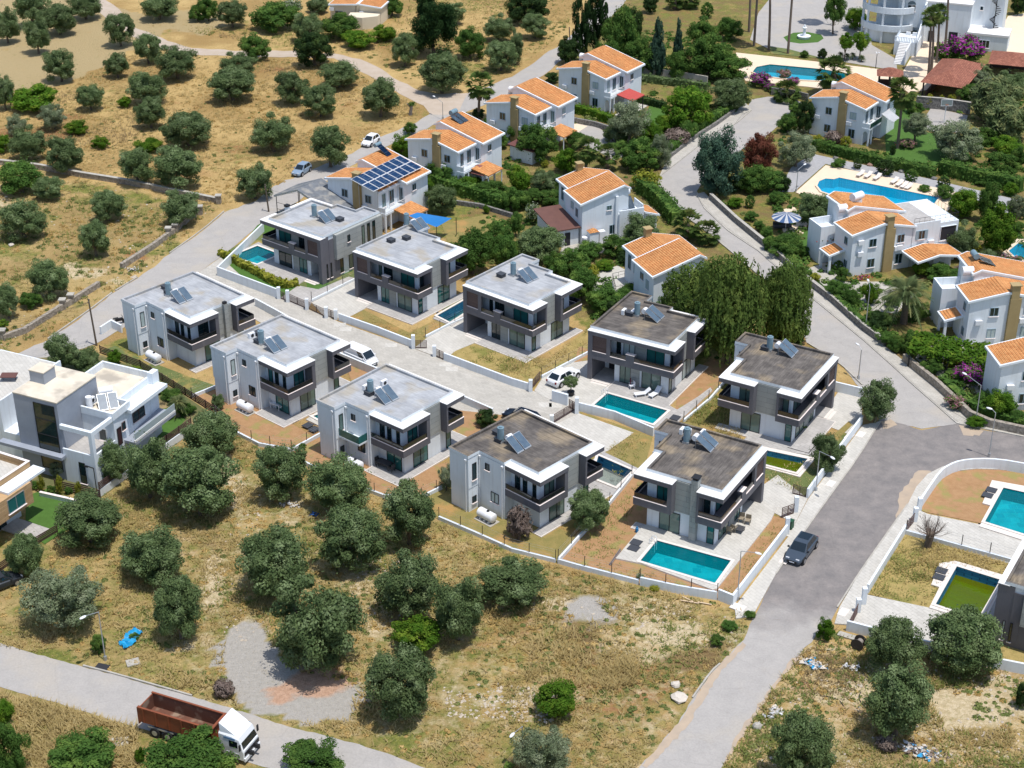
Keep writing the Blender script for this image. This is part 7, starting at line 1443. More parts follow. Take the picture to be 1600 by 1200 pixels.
# ------------------------------------------------------------------ hedges
def hedge(pts, wd, h, label, matname='dark', dens=26, world=False):
    P = smooth_line(P3(pts), 1); rs = np.random.RandomState(len(pts)*7+int(h*10)); L, Rr = offset_line(P, wd*.8); C = []; N = []
    r = thing('hedge', label, 'hedge')
    mb = MB(); wallmesh(mb, P, wd*.72, h*.9, LM[matname]); mb.build('inner_branches', r)
    for a, b_ in zip(P[:-1], P[1:]):
        d = b_-a; ln = d.length; d = d/max(ln, 1e-6); n_ = Vector((-d.y, d.x)); k = int(ln*dens*(wd+2*h)/2)+4
        t = rs.rand(k)*ln; q = rs.rand(k)*(wd+2*h); hw = wd/2+(rs.rand(k)-.5)*.14*wd; bump = .12*np.sin(t*2.1+a.x)+.08*np.sin(t*4.7)
        s = np.where(q < h, -1.0, np.where(q > h+wd, 1.0, (q-h)/wd*2-1)); z = np.where(q < h, q, np.where(q > h+wd, wd+2*h-q, h))+rs.normal(size=k)*.07+bump*(z_ := 1)*np.clip(np.where(q < h, q, h)/h, 0, 1)
        off = s*hw; C.append(np.stack([a.x+d.x*t+n_.x*off, a.y+d.y*t+n_.y*off, np.maximum(z, .05)], 1)); top = (q >= h) & (q <= h+wd)
        N.append(np.stack([n_.x*s*~top, n_.y*s*~top, top*1.0+.2], 1)+rs.normal(size=(k, 3))*.4)
    o = bpy.data.objects.new('foliage', leafmesh('hedge_foliage', np.concatenate(C), np.concatenate(N), .26, matname, rs)); col.objects.link(o); o.parent = r; return r
hedge([(1272,232),(1330,248),(1390,262),(1460,277)], 1.8, 1.6, 'long clipped hedge between the villa with the awning and the pebble garden', 'green')
hedge([(1468,270),(1520,283),(1595,300)], 2.2, 2.2, 'thick clipped hedge at the right of the pebble garden', 'green')
hedge([(898,175),(925,182),(955,192)], 1.6, 1.4, 'bright hedge in front of the villa with the red canopy', 'bright')
hedge([(1000,297),(1030,318),(1058,352)], 2.4, 2.2, 'long hedge between the paved drive and the curved road', 'green')
hedge([(1148,170),(1118,190),(1078,215),(1045,243)], 1.4, 1.6, 'hedge along the upper stretch of the curved road', 'green')
hedge([(344,398),(404,430),(440,451),(466,446)], .9, .9, 'yellow-green hedge inside the white wall of the corner pool garden', 'yellow', 40)
hedge([(985,125),(1050,133),(1105,141)], 1.2, 1.3, 'rough dry hedge under the retaining wall right of the red canopy', 'olive')
hedge([(945,152),(1000,160),(1040,170)], 1.2, 1.2, 'dark hedge behind the lawn of the villa with the red canopy', 'dark')
hedge([(1205,383),(1262,440)], 1.6, 1.3, 'hedge on top of the long stone wall beside the road', 'green')
hedge([(1290,458),(1340,505),(1372,530)], 1.0, 1.2, 'uneven hedge behind the stone wall by the date palm', 'green')
hedge([(1470,600),(1520,645),(1600,668)], 1.4, 1.2, 'flowering hedge behind the rubble wall at the junction', 'green')
hedge([(655,262),(680,292),(720,303),(790,325)], 2.2, 2.0, 'hedge along the villas\' lower garden', 'green')
hedge([(1310,345),(1270,332),(1255,338)], 1.4, 1.4, 'hedge in front of the large light blue pool', 'dark')
# vine-covered pergola
p0 = G(1485, 572); r = thing('vine_pergola', 'pergola covered with a yellow-green vine beside the purple bougainvillea', 'pergola', (p0.x, p0.y, 0), R(-25)); rs = np.random.RandomState(3); k = 2600
C_ = np.stack([rs.uniform(-5, 5, k), rs.uniform(-2.8, 2.8, k), 2.3+rs.normal(size=k)*.16+.25*np.sin(rs.rand(k)*6)], 1); o = bpy.data.objects.new('vine', leafmesh('vine', C_, np.array([0,0,1.])+rs.normal(size=(k,3))*.4, .34, 'bright', rs)); col.objects.link(o); o.parent = r
mb = MB()
for x in (-4.6, 0, 4.6):
    for y in (-2.5, 2.5): mb.box(x-.08, x+.08, y-.08, y+.08, 0, 2.2, BLACK)
mb.build('post', r)
# ------------------------------------------------------------------ bare pollarded tree
def baretree(u, v, h, label):
    p = G(u, v); r = thing('bare_tree', label, 'tree', p); rs = random.Random(4); mb = MB(); mb.cyl((0,0,0),(.15,0,1.7),.34,.42,BARK,9,True); mb.build('trunk', r); mb = MB()
    for i in range(70):
        a = rs.random()*6.28; e = .15+1.2*rs.random(); L = .9+.9*rs.random(); s_ = Vector((.15+.3*math.cos(a), .3*math.sin(a), 1.6)); m_ = s_+Vector((math.cos(a)*math.cos(e), math.sin(a)*math.cos(e), math.sin(e)))*L*.5; q = m_+Vector((math.cos(a+.4)*math.cos(e+.3), math.sin(a+.4)*math.cos(e+.3), math.sin(e+.3)))*L*.6
        mb.cyl(s_, m_, .035, .022, LM['dry'], 4, False).cyl(m_, q, .022, .008, LM['dry'], 4, False)
        for j in range(3): t_ = q+Vector((rs.uniform(-.3,.3), rs.uniform(-.3,.3), rs.uniform(0,.35))); mb.cyl(m_.lerp(q, .3*j+.2), t_, .012, .006, LM['dry'], 3, False)
    mb.build('twigs', r)
baretree(1449, 855, 3, 'bare pollarded tree with a thick trunk and fine twigs beside the low white wall')
p = G(641, 180); r = thing('tree_stump', 'broken pale tree trunk standing in the grass by the roadside', 'tree', p); MB().cyl((0,0,0),(.3,0,1.9),.32,.22,mat('pale_bark',(.3,.26,.23)),8).cyl((.2,0,1.2),(-.5,0,2.1),.15,.08,MATS['pale_bark'],6).build('trunk', r); c = bpy.data.objects.new('crown', CR['shrub'][0]); col.objects.link(c); c.parent = r; c.location = (.4,0,2.0); c.scale = (.7,.7,.4)
# ------------------------------------------------------------------ dry grass: blades standing in the fields, nobody could count them
def grass(name, polys, n, h0, h1, cols, seed, excl=(), label=None, wdt=.06):
    rs = np.random.RandomState(seed); P = []
    W = [[G(u, v) for u, v in pl] for pl in polys]; area = [abs(sum(w_[i].x*w_[(i+1)%len(w_)].y-w_[(i+1)%len(w_)].x*w_[i].y for i in range(len(w_))))/2 for w_ in W]; tot = sum(area)
    ex = [[(p.x, p.y) for p in (G(u, v) for u, v in pl)] for pl in excl]
    for w_, a in zip(W, area):
        k = int(n*a/tot*1.9); x = rs.uniform(min(p.x for p in w_), max(p.x for p in w_), k); y = rs.uniform(min(p.y for p in w_), max(p.y for p in w_), k); ok = polymask(x, y, [(p.x, p.y) for p in w_])
        for e in ex: ok &= ~polymask(x, y, e)
        dn = vnoise(x, y, 5, seed+1)*.6+vnoise(x, y, 1.5, seed+2)*.4; ok &= rs.rand(k) < np.clip((dn-.3)*3, .12, 1); P.append(np.stack([x[ok], y[ok]], 1))
    P = np.concatenate(P); m = len(P); V = []; az = rs.rand(m)*6.28; h = h0+(h1-h0)*rs.rand(m)*(.4+.9*vnoise(P[:,0], P[:,1], 4, seed+5)); nb = 3; Vs = []; 
    for j in range(nb):
        a = az+j*2.1; dx, dy = np.cos(a), np.sin(a); ln = h*(.7+.9*rs.rand(m)); bx = P[:,0]+dx*.07; by = P[:,1]+dy*.07; w_ = wdt*(.7+.6*rs.rand(m))
        Vs.append(np.stack([np.stack([bx-dy*w_, by+dx*w_, np.full(m,.02)],1), np.stack([bx+dy*w_, by-dx*w_, np.full(m,.02)],1), np.stack([bx+dx*ln, by+dy*ln, h],1)],1))
    V = np.concatenate(Vs).reshape(-1, 3); nf = m*nb; me = bpy.data.meshes.new(name); me.vertices.add(3*nf); me.vertices.foreach_set('co', V.ravel().astype(np.float32)); me.loops.add(3*nf); me.loops.foreach_set('vertex_index', np.arange(3*nf, dtype=np.int32)); me.polygons.add(nf); me.polygons.foreach_set('loop_start', np.arange(0, 3*nf, 3, dtype=np.int32)); me.update(calc_edges=True)
    for c in cols: me.materials.append(c)
    g = vnoise(P[:,0], P[:,1], 7, seed+3)*.7+rs.rand(m)*.3; k = np.clip((g*len(cols)*1.15-.1).astype(int), 0, len(cols)-1); me.polygons.foreach_set('material_index', np.tile(k, nb).astype(np.int32))
    o = bpy.data.objects.new(name, me); col.objects.link(o); o['kind'] = 'stuff'; o['label'] = label; o['category'] = 'grass'
S1 = mat('straw_blades', srgb('ccba86'), srgb('b6a16e'), scale=.5, sub=.45, rough=.8); S2 = mat('golden_blades', srgb('bba873'), srgb('a4925e'), scale=.5, sub=.45, rough=.8); S3 = mat('brown_blades', srgb('a08c66'), srgb('8a7854'), scale=.5, sub=.4, rough=.8); S4 = mat('green_blades', srgb('8f9650'), srgb('788040'), scale=.5, sub=.45, rough=.8)
lowfield = [(-60,905),(60,900),(90,835),(160,780),(300,680),(345,655),(372,682),(405,700),(456,710),(472,728),(535,757),(600,782),(659,785),(686,816),(800,866),(868,884),(900,892),(998,918),(1120,942),(1172,960),(1160,1000),(1110,1050),(1080,1092),(1058,1130),(1000,1196),(960,1250),(780,1240),(665,1196),(550,1156),(400,1116),(185,1052),(50,1018),(-60,1000)]
gpx = [[(350,990),(385,965),(420,990),(450,1045),(555,1075),(552,1110),(545,1125),(470,1130),(380,1112),(350,1060)],[(880,940),(925,930),(955,965),(900,975)],[(20,905),(0,893),(56,852),(90,832),(60,900)]]
grass('dry_grass', [lowfield], 24000, .10, .45, [S1,S1,S2,S2,S4], 21, gpx, 'tangled dry grass and weeds of the waste ground in the foreground')
grass('tall_dry_grass', [[(830,1000),(940,975),(1000,1010),(990,1070),(900,1090),(820,1060)],[(200,1030),(340,1060),(340,1080),(230,1068)],[(0,1080),(100,1106),(215,1140),(215,1200),(60,1210),(0,1190)]], 4200, .25, .7, [S1,S1,S1,S2], 31, (), 'taller bleached grass in heaps on the waste ground')
grass('dry_grass', [[(1300,980),(1322,990),(1364,1000),(1450,1022),(1600,1056),(1660,1070),(1660,1260),(1100,1260),(1130,1200),(1178,1125),(1203,1085),(1252,1020)]], 9000, .12, .5, [S1,S2,S4,S3], 41, [[(1440,1080),(1600,1070),(1600,1140),(1480,1140)]], 'dry grass and weeds of the waste ground at the lower right')
grass('dry_grass', [[(-60,140),(60,140),(110,128),(200,88),(250,75),(300,86),(420,92),(520,95),(570,120),(622,150),(660,168),(648,188),(590,212),(487,262),(427,288),(400,310),(345,322),(200,290),(60,266),(-60,258)]], 16000, .15, .5, [S1,S1,S2,S2,S3], 51, (), 'golden straw grass of the upper left field')
grass('dry_grass', [[(-60,262),(130,282),(260,306),(345,322),(315,360),(265,393),(215,432),(140,482),(75,528),(-20,560)],[(230,40),(420,70),(600,90),(690,140),(800,115),(890,45),(900,-20),(700,-20),(560,50),(420,40),(260,40)]], 14000, .15, .55, [S1,S2,S4,S3], 61, (), 'mixed dry grass of the field beside the road')
grass('garden_grass', [[(712,548),(745,535),(800,560),(860,560),(935,500),(960,520),(929,548),(888,570),(846,592),(830,610),(800,601),(696,562)],[(1357,928),(1415,836),(1585,884),(1562,902),(1490,880),(1455,948)],[(1068,658),(1110,625),(1150,580),(1180,640),(1160,690),(1100,665)]], 7000, .15, .5, [S1,S1,S2,S4], 71, [[(745,530),(800,555),(925,490),(905,470)],[(1150,630),(1290,600),(1280,700),(1160,700)]], 'tall straw grass standing inside the unfinished gardens', .05)
grass('garden_grass', [[(1000,745),(1020,725),(985,810),(960,870),(900,884),(876,878),(918,830),(952,792)],[(1215,800),(1228,838),(1146,940),(1125,925)],[(905,884),(960,880),(1000,892),(1115,930),(1118,934),(1000,910)],[(1160,735),(1262,722),(1330,664),(1340,662),(1262,776),(1225,762)],[(550,494),(570,487),(636,520),(690,495),(702,506),(664,527),(646,542),(532,500)],[(950,700),(990,678),(1015,690),(985,740),(960,745)],[(180,545),(300,592),(340,606),(290,614),(160,550)]], 5200, .08, .3, [S4,S4,S1,S2], 81, (), 'short weedy grass of the small gardens', .05)

def weeds(name, polys, n, label, seed, matn='weed_leaves', size=.16, r0=.18, r1=.5, z=.5, excl=()):
    rs = np.random.RandomState(seed); C = []; N = []; W = [[G(u, v) for u, v in pl] for pl in polys]; area = [abs(sum(w_[i].x*w_[(i+1)%len(w_)].y-w_[(i+1)%len(w_)].x*w_[i].y for i in range(len(w_))))/2 for w_ in W]; tot = sum(area)
    for w_, a in zip(W, area):
        k = int(n*a/tot*2.2); x = rs.uniform(min(p.x for p in w_), max(p.x for p in w_), k); y = rs.uniform(min(p.y for p in w_), max(p.y for p in w_), k); ok = polymask(x, y, [(p.x, p.y) for p in w_])
        for e in list(excl)+gpx: ok &= ~polymask(x, y, [(p.x, p.y) for p in P3(e)])
        ok &= rs.rand(k) < np.clip((vnoise(x, y, 7, seed+1)*.6+vnoise(x, y, 2.5, seed+2)*.4-.42)*5, .02, 1)
        for px, py in zip(x[ok], y[ok]):
            r = r0+(r1-r0)*rs.rand()**2; m_ = int(14+50*r); d = rs.normal(size=(m_, 3)); d /= np.linalg.norm(d, axis=1, keepdims=True); d[:, 2] = np.abs(d[:, 2]); C.append(np.array([px, py, 0])+d*r*np.array([1, 1, z])*(.5+.5*rs.rand(m_, 1))); N.append(d+np.array([0,0,.5])+rs.normal(size=(m_, 3))*.3)
    o = bpy.data.objects.new(name, leafmesh(name, np.concatenate(C), np.concatenate(N), size, matn, rs)); col.objects.link(o); o['kind'] = 'stuff'; o['label'] = label; o['category'] = 'weeds'
LM['weed_leaves'] = leafmat('weed_leaves', srgb('7f8a50'), srgb('6a7640'), srgb('959a60')); LM['straw_clump'] = leafmat('straw_clump', srgb('c2a76e'), srgb('ab9058'), srgb('cdb680'))
wasteR = [(1300,982),(1450,1025),(1600,1058),(1650,1260),(1130,1260),(1180,1125),(1252,1025)]
upL = [(-60,140),(60,140),(200,90),(300,88),(520,97),(622,150),(655,175),(590,210),(487,260),(400,308),(345,318),(200,287),(60,262)]
lowL = [(-60,265),(130,284),(260,308),(340,325),(265,393),(215,430),(140,480),(75,526),(-20,555)]
topM = [(230,42),(300,60),(420,68),(560,84),(640,125),(690,140),(800,112),(885,45),(890,-10),(560,60),(420,45),(260,40)]
weeds('weeds', [lowfield], 1500, 'low green weeds scattered over the foreground waste ground', 91); weeds('weeds', [wasteR], 700, 'low green weeds scattered over the lower right waste ground', 92); weeds('weeds', [lowL, topM], 1400, 'green weeds of the field between the stone walls', 93, r1=.9); weeds('weeds', [upL], 350, 'few green weeds in the upper straw field', 94)
weeds('straw_clumps', [lowfield, wasteR], 2200, 'pale clumps of straw in the foreground', 95, 'straw_clump', .14); weeds('straw_clumps', [upL, lowL], 1500, 'pale clumps of straw in the left fields', 96, 'straw_clump', .16, r1=.7)
def stones(polys, n, label, seed, s0=.05, s1=.22, m=None):
    rs = np.random.RandomState(seed); mb = MB(); W = [[G(u, v) for u, v in pl] for pl in polys]
    for w_ in W:
        k = n//len(W); x = rs.uniform(min(p.x for p in w_), max(p.x for p in w_), k*2); y = rs.uniform(min(p.y for p in w_), max(p.y for p in w_), k*2); ok = polymask(x, y, [(p.x, p.y) for p in w_]); ok &= rs.rand(2*k) < np.clip((vnoise(x, y, 4, seed+1)-.4)*3, .1, 1)
        for px, py in zip(x[ok], y[ok]):
            s = s0+(s1-s0)*rs.rand()**3; j = lambda: .7+.6*rs.rand(); vs = [(px+s*j(),py,.02),(px,py+s*j(),.02),(px-s*j(),py,.02),(px,py-s*j(),.02),(px+s*.2,py+s*.1,s*.8*j())]; mb.add(vs, [(0,1,4),(1,2,4),(2,3,4),(3,0,4)], m or WSTONE)
    o = mb.build('scattered_stones'); o['kind'] = 'stuff'; o['label'] = label; o['category'] = 'stones'
WSTONE = mat('pale_field_stone', srgb('cbbfae'), srgb('a89c8b'), scale=3)
stones([[(860,930),(1160,960),(1150,1020),(1050,1000),(960,975)],[(540,870),(660,880),(620,980),(560,980)],[(330,880),(410,760),(400,1000),(340,1010)],[(690,1060),(880,1080),(860,1130),(700,1120)]], 1500, 'small pale stones strewn over the foreground clearings', 97)
stones([wasteR], 1100, 'small pale stones strewn over the lower right clearing', 98); stones([lowL], 400, 'small pale stones of the left field', 99); stones([[(225,415),(262,385),(260,400),(200,440)]], 160, 'rubble along the roadside by the broken wall', 100, .1, .4)

EXG = list(ROADS.values())+[[(1236,262),(1268,240),(1590,312),(1575,335),(1500,303),(1478,335),(1466,352),(1440,352),(1300,326),(1243,300),(1215,300)],[(1150,82),(1205,60),(1185,20),(1225,-30),(1350,-30),(1362,70),(1440,62),(1490,62),(1452,140),(1380,130),(1340,145),(1155,126)],[(1435,200),(1455,168),(1512,180),(1507,206)],[(1385,245),(1380,175),(1440,190),(1500,215),(1520,250),(1410,250)],[(880,215),(890,192),(960,215),(985,240),(960,250)],[(870,410),(880,380),(960,365),(985,375),(930,400)],[(1000,195),(1015,165),(1045,168),(1022,200)],[(1088,303),(1185,392),(1305,495),(1497,662),(1545,671),(1518,654),(1382,540),(1200,390),(1112,312)],[(1175,172),(1125,201),(1030,276),(1042,250),(1120,195),(1165,160)],[(1445,129),(1514,139),(1612,107),(1620,84),(1467,91)]]
def foot(o, x0, x1, y0, y1): c, s = math.cos(o.rotation_euler.z), math.sin(o.rotation_euler.z); pts = []; [pts.append(UV(np.array([o.location.x+c*x-s*y]), np.array([o.location.y+s*x+c*y]))) for x, y in ((x0,y0),(x1,y0),(x1,y1),(x0,y1))]; return [(float(a[0][0]), float(a[1][0])) for a in [(p[0], p[1]) for p in pts]]
for V_ in (V1,V2,V3,V4,V7,V8,V9,V10): EXG.append(foot(V_, -1, 14, -1, 11))
for V_ in (V5,V6): EXG.append(foot(V_, -10, 6, -5.5, 11))
EXG.append(foot(V8, 8, 17, -2, 9)); EXG.append(foot(M_, -7, 22, -15, 12))
GP = [[(650,300),(700,245),(760,225),(860,170),(905,110),(960,40),(1150,60),(1175,150),(1130,190),(1030,250),(1000,300),(1050,350),(1120,400),(1230,490),(1260,540),(1200,560),(1110,560),(1000,470),(950,500),(900,495),(880,440),(800,390),(760,420),(720,430),(700,400),(730,340)],[(1210,200),(1260,160),(1400,150),(1600,130),(1650,300),(1650,680),(1545,660),(1465,600),(1350,510),(1200,385),(1100,300),(1150,290),(1200,230)]]
weeds('garden_plants', GP, 2600, 'dense low green planting filling the villa gardens', 111, 'green', .28, .3, 1.2, .8, EXG); weeds('garden_plants', GP, 1500, 'lighter low planting between the villa gardens', 113, 'weed_leaves', .24, .25, .9, .7, EXG)
# ------------------------------------------------------------------ vehicles
def loft(mb, sec, m, caps=True):
    """sec: list of (x, [(y, z), ...]) half sections, mirrored across y = 0"""
    rings = []
    for x, pr in sec: rings.append([(x, y, z) for y, z in pr]+[(x, -y, z) for y, z in reversed(pr)])
    k = len(rings[0]); vs = [v for r_ in rings for v in r_]; fs = []
    for i in range(len(rings)-1):
        for j in range(k): a = i*k+j; b_ = i*k+(j+1)%k; fs.append((a, b_, b_+k, a+k))
    if caps: fs += [tuple(range(k))[::-1], tuple(range((len(rings)-1)*k, len(rings)*k))]
    mb.add(vs, fs, m, False)
def car(rear, front, L, W_, H, paint, label, kind='hatch', name='parked_car', glassroof=False, group=None, cat='car'):
    a, b_ = G(*rear), G(*front); yaw = math.atan2(b_.y-a.y, b_.x-a.x); c = (a+b_)/2
    r = thing(name, label, cat, (c.x, c.y, 0.036), yaw, group); w2 = W_/2; belt = {'hatch': .93, 'suv': 1.02, 'van': 1.12}[kind]; f, q = L/2, -L/2
    nose = {'hatch': .70, 'suv': .78, 'van': .82}[kind]
    st = [(q,.36,belt-.22,.80),(q+.12,.24,belt-.03,.90),(q+.5,.20,belt,.98),(-.2,.18,belt,1.0),(f-1.25,.18,belt-.03,1.0),(f-.7,.2,belt-.12 if kind != 'van' else belt-.1,.96),(f-.2,.24,nose,.86),(f,.34,nose-.16,.74)]
    sec = [(x, [(w2*k*.9, zl), (w2*k, zl+.22), (w2*k, (zl+zt)/2+.1), (w2*k*.97, zt-.08), (w2*k*.86, zt)]) for x, zl, zt, k in st]
    mb = MB(); loft(mb, sec, paint); mb.build('body', r)
    x0, x1, x2, x3 = {'hatch': (q+.18, q+.62, f-1.85, f-1.1), 'suv': (q+.25, q+.95, f-2.1, f-1.3), 'van': (q+.06, q+.14, f-1.35, f-.62)}[kind]
    wb, wt = w2*.88, w2*.70 if kind != 'van' else w2*.82
    B = [(x0,-wb,belt-.01),(x3,-wb*.97,belt-.03),(x3,wb*.97,belt-.03),(x0,wb,belt-.01)]; T_ = [(x1,-wt,H-.04),(x2,-wt,H-.03),(x2,wt,H-.03),(x1,wt,H-.04)]
    mb = MB(); mb.add(B+T_, [(0,1,5,4),(1,2,6,5),(2,3,7,6),(3,0,4,7)], paint); mb.add([(x,y,z) for x,y,z in T_]+[((x1+x2)/2,-wt*.96,H),((x1+x2)/2,wt*.96,H)], [(0,4,5,3),(4,1,2,5),(0,1,4),(5,2,3)], paint); mb.build('roof', r)
    def pane(nm, i, j, s0, s1, t0=.08, t1=.9, push=.012):
        A, C_, D, E = (Vector(p) for p in (B[i], B[j], T_[j], T_[i])); pt = lambda s, t: (A.lerp(C_, s)).lerp(E.lerp(D, s), t); nrm = (C_-A).cross(E-A).normalized()*push
        mb = MB(); mb.add([tuple(pt(s_, t_)+nrm) for s_, t_ in ((s0,t0),(s1,t0),(s1,t1),(s0,t1))], [(0,1,2,3)], CARGLASS); mb.build(nm, r)
    pane('windscreen', 1, 2, .05, .95, .04, .93)
    if kind != 'van': pane('rear_window', 3, 0, .08, .92)
    for i, j, fl in ((0, 1, 0), (2, 3, 1)):
        segs = ((.10,.5),(.54,.9)) if kind != 'van' else ((.70,.93),)
        for s0, s1 in segs: pane('side_window', i, j, *((s0, s1) if not fl else (1-s1, 1-s0)))
    if glassroof: mb = MB(); mb.box(x1+.1, (x1+x2)/2+.35, -wt*.8, wt*.8, H-.01, H+.012, CARGLASS); mb.build('sunroof', r)
    rw = .33 if kind != 'suv' else .37
    for x in (f-.85, q+.8):
        for s in (-1, 1):
            y = s*(w2-.07); wh = MB(); wh.cyl((x, y-.11, rw), (x, y+.11, rw), rw, rw, TYRE, 16); wh = wh.build('wheel', r); MB().cyl((x, y+s*.115, rw), (x, y+s*.122, rw), rw*.66, rw*.66, RIM, 12).build('rim', wh)
            MB().cyl((x, y-s*.0, rw+.02), (x, s*(w2+.004), rw+.02), rw+.07, rw+.07, BLACK, 16).build('wheel_arch', r)
    for s in (-1, 1):
        MB().box(f-.32, f-.1, s*w2*.52-.18, s*w2*.52+.18, nose-.12, nose+.005, mat('headlight_glass', (.6,.62,.64), rough=.1)).build('headlight', r)
        MB().box(q-.005, q+.1, s*w2*.7-.12, s*w2*.7+.12, belt-.36, belt-.1, mat('tail_light', (.25,.01,.01), rough=.2)).build('tail_light', r)
        MB().box(x3-.35, x3-.2, s*(w2+.02)-.09, s*(w2+.02)+.09, belt-.02, belt+.13, paint if kind != 'suv' else BLACK).build('wing_mirror', r)
    MB().box(f-.06, f+.01, -w2*.5, w2*.5, .36, .58, BLACK).build('grille', r); MB().box(f+.012, f+.02, -.26, .26, .38, .49, METALW).build('number_plate', r); MB().box(q-.02, q-.008, -.26, .26, .55, .66, METALW).build('number_plate', r)
    return r
PW = mat('white_car_paint', (.78,.79,.8), rough=.25, spec=.6); PS = mat('silver_blue_paint', srgb('93a6b8'), rough=.25, metal=.3); PG = mat('slate_grey_paint', srgb('56616c'), rough=.22, metal=.5); PN = mat('dark_navy_paint', srgb('1e2836'), rough=.2, metal=.3)
car((592,217), (566,234), 4.0, 1.75, 1.5, PW, 'white hatchback parked on the road just behind the villa with the solar array')
car((484,263), (459,279), 4.0, 1.72, 1.52, PS, 'silver-blue hatchback parked at the roadside by the straw field')
car((543,556), (586,575), 4.7, 1.9, 1.85, PW, 'white panel van parked behind the white wall on the paved street', 'van', 'parked_van', cat='van')
car((862,606), (899,585), 4.7, 1.9, 1.62, PW, 'white SUV parked in the driveway beside the potted tree', 'suv')
car((1266,846), (1236,885), 4.95, 2.02, 1.66, PG, 'slate-grey SUV with a dark sunroof parked on the asphalt by the sidewalk', 'suv', glassroof=True)
car((834,664), (796,652), 4.6, 1.85, 1.45, PN, 'dark navy car mostly hidden behind the dark brown roof', 'hatch')
car((-22,926), (24,908), 4.4, 1.8, 1.45, mat('dark_grey_paint', srgb('3a3f45'), rough=.25, metal=.4), 'dark car cut off by the left edge below the slat fence', 'hatch')
# motorbike peeping out behind the leftmost house
p = G(187, 506); t = thing('motorbike', 'small black motorbike half hidden behind the leftmost grey-roofed house', 'motorbike', p, .5); mb = MB()
MB().box(-.5,.5,-.14,.14,.45,.8,BLACK).box(-.75,-.1,-.13,.13,.8,.95,mat('seat_vinyl',(.05,.05,.05))).build('body', t)
for x in (-.65,.65): MB().cyl((x,-.06,.3),(x,.06,.3),.3,.3,TYRE,14).build('wheel', t)
MB().tube([(.6,0,.3),(.4,0,1.05)],.04,METAL).tube([(.4,-.35,1.1),(.4,.35,1.1)],.025,BLACK).build('handlebar', t)
# tipper truck
A_ = G(215,1106,2.75); B_ = G(330,1141,2.75); yaw = math.atan2(B_.y-A_.y, B_.x-A_.x); L = (B_-A_).length; Cc = G(240.5,1083,2.75); Wd = min(2.6, (Cc-A_).length)
ox, oy = A_.x-math.sin(yaw)*Wd/2, A_.y+math.cos(yaw)*Wd/2; t = thing('tipper_truck', 'truck with an empty rust-orange tipper body and a white cab on the lower road', 'truck', (ox, oy, .03), yaw)
OR = mat('rust_orange_steel', srgb('8f4f32'), srgb('74422d'), scale=1.2, rough=.6); RU = mat('rusty_inside', srgb('6f4a3a'), srgb('5f4034'), scale=1.5, rough=.8, c3=srgb('8f7a68'), s3=.8)
h2 = Wd/2; mb = MB(); mb.box(0, L, -h2, -h2+.09, 1.25, 2.75, OR); mb.box(0, L, h2-.09, h2, 1.25, 2.75, OR); mb.box(L-.09, L, -h2+.09, h2-.09, 1.25, 2.85, OR); mb.box(0, .09, -h2+.09, h2-.09, 1.25, 2.7, OR); mb.box(.09, L-.09, -h2+.09, h2-.09, 1.2, 1.32, RU)
mb.box(.09, L-.09, -h2+.09, -h2+.1, 1.33, 2.7, RU); mb.box(.09, L-.09, h2-.1, h2-.09, 1.33, 2.7, RU); mb.box(.09,.1,-h2+.1,h2-.1,1.33,2.65,RU); mb.box(L-.1,L-.09,-h2+.1,h2-.1,1.33,2.7,RU)
mb.box(-.03, L+.1, -h2-.05, -h2+.12, 2.75, 2.84, OR); mb.box(-.03, L+.1, h2-.12, h2+.05, 2.75, 2.84, OR); mb.box(L-.05, L+.18, -h2, h2, 2.852, 2.93, OR)
for i in range(6): x = .5+i*(L-.9)/5; mb.box(x-.06, x+.06, -h2-.07, -h2, 1.3, 2.74, OR)
mb.box(-.12, 0, -h2, -h2+.3, 1.0, 2.75, OR); mb.build('tipper_body', t)
MB().box(.2, L+3.6, -.55, -.35, .75, 1.15, BLACK).box(.2, L+3.6, .35, .55, .75, 1.15, BLACK).box(.2, L, -.35, .35, .8, 1.1, BLACK).build('chassis', t)
MB().cyl((L+.35,-.35,1.2),(L+.35,.35,1.2),.32,.32,mat('bright_orange',(.8,.25,.03)),12).cyl((L+.35,0,.9),(L+.35,0,2.1),.14,.14,MATS['bright_orange'],8).build('hydraulic_ram', t)
MB().box(.8, 3.4, -h2+.0, -h2+.1, .9, 1.05, METAL).build('side_guard', t)
cx0 = L+.75; TW = mat('truck_cab_white', (.78,.8,.82), rough=.35)
mb = MB(); loft(mb, [(cx0,[(1.2,.55),(1.22,1.6),(1.2,2.75),(1.05,2.95)]),(cx0+1.3,[(1.2,.55),(1.22,1.6),(1.2,2.7),(1.05,2.9)]),(cx0+1.9,[(1.2,.5),(1.22,1.5),(1.15,2.5),(.98,2.72)]),(cx0+2.25,[(1.18,.45),(1.2,1.4),(1.14,1.55),(1.1,1.6)]),(cx0+2.35,[(1.12,.45),(1.14,1.2),(1.1,1.4),(1.0,1.5)])], TW); mb.build('cab', t)
mb = MB(); mb.add([(cx0+.1,-1.1,2.95),(cx0+1.5,-1.05,2.88),(cx0+1.5,1.05,2.88),(cx0+.1,1.1,2.95),(cx0+.05,-1.05,3.75),(cx0+.05,1.05,3.75),(cx0+.7,0,3.45)], [(0,1,4),(4,1,6),(4,6,5),(5,6,2),(6,1,2),(5,2,3),(3,0,4,5)], TW); mb.build('wind_deflector', t)
MB().add([(cx0+1.93,-1.0,2.55),(cx0+2.28,-1.08,1.62),(cx0+2.28,1.08,1.62),(cx0+1.93,1.0,2.55)], [(0,1,2,3)], CARGLASS).build('windscreen', t)
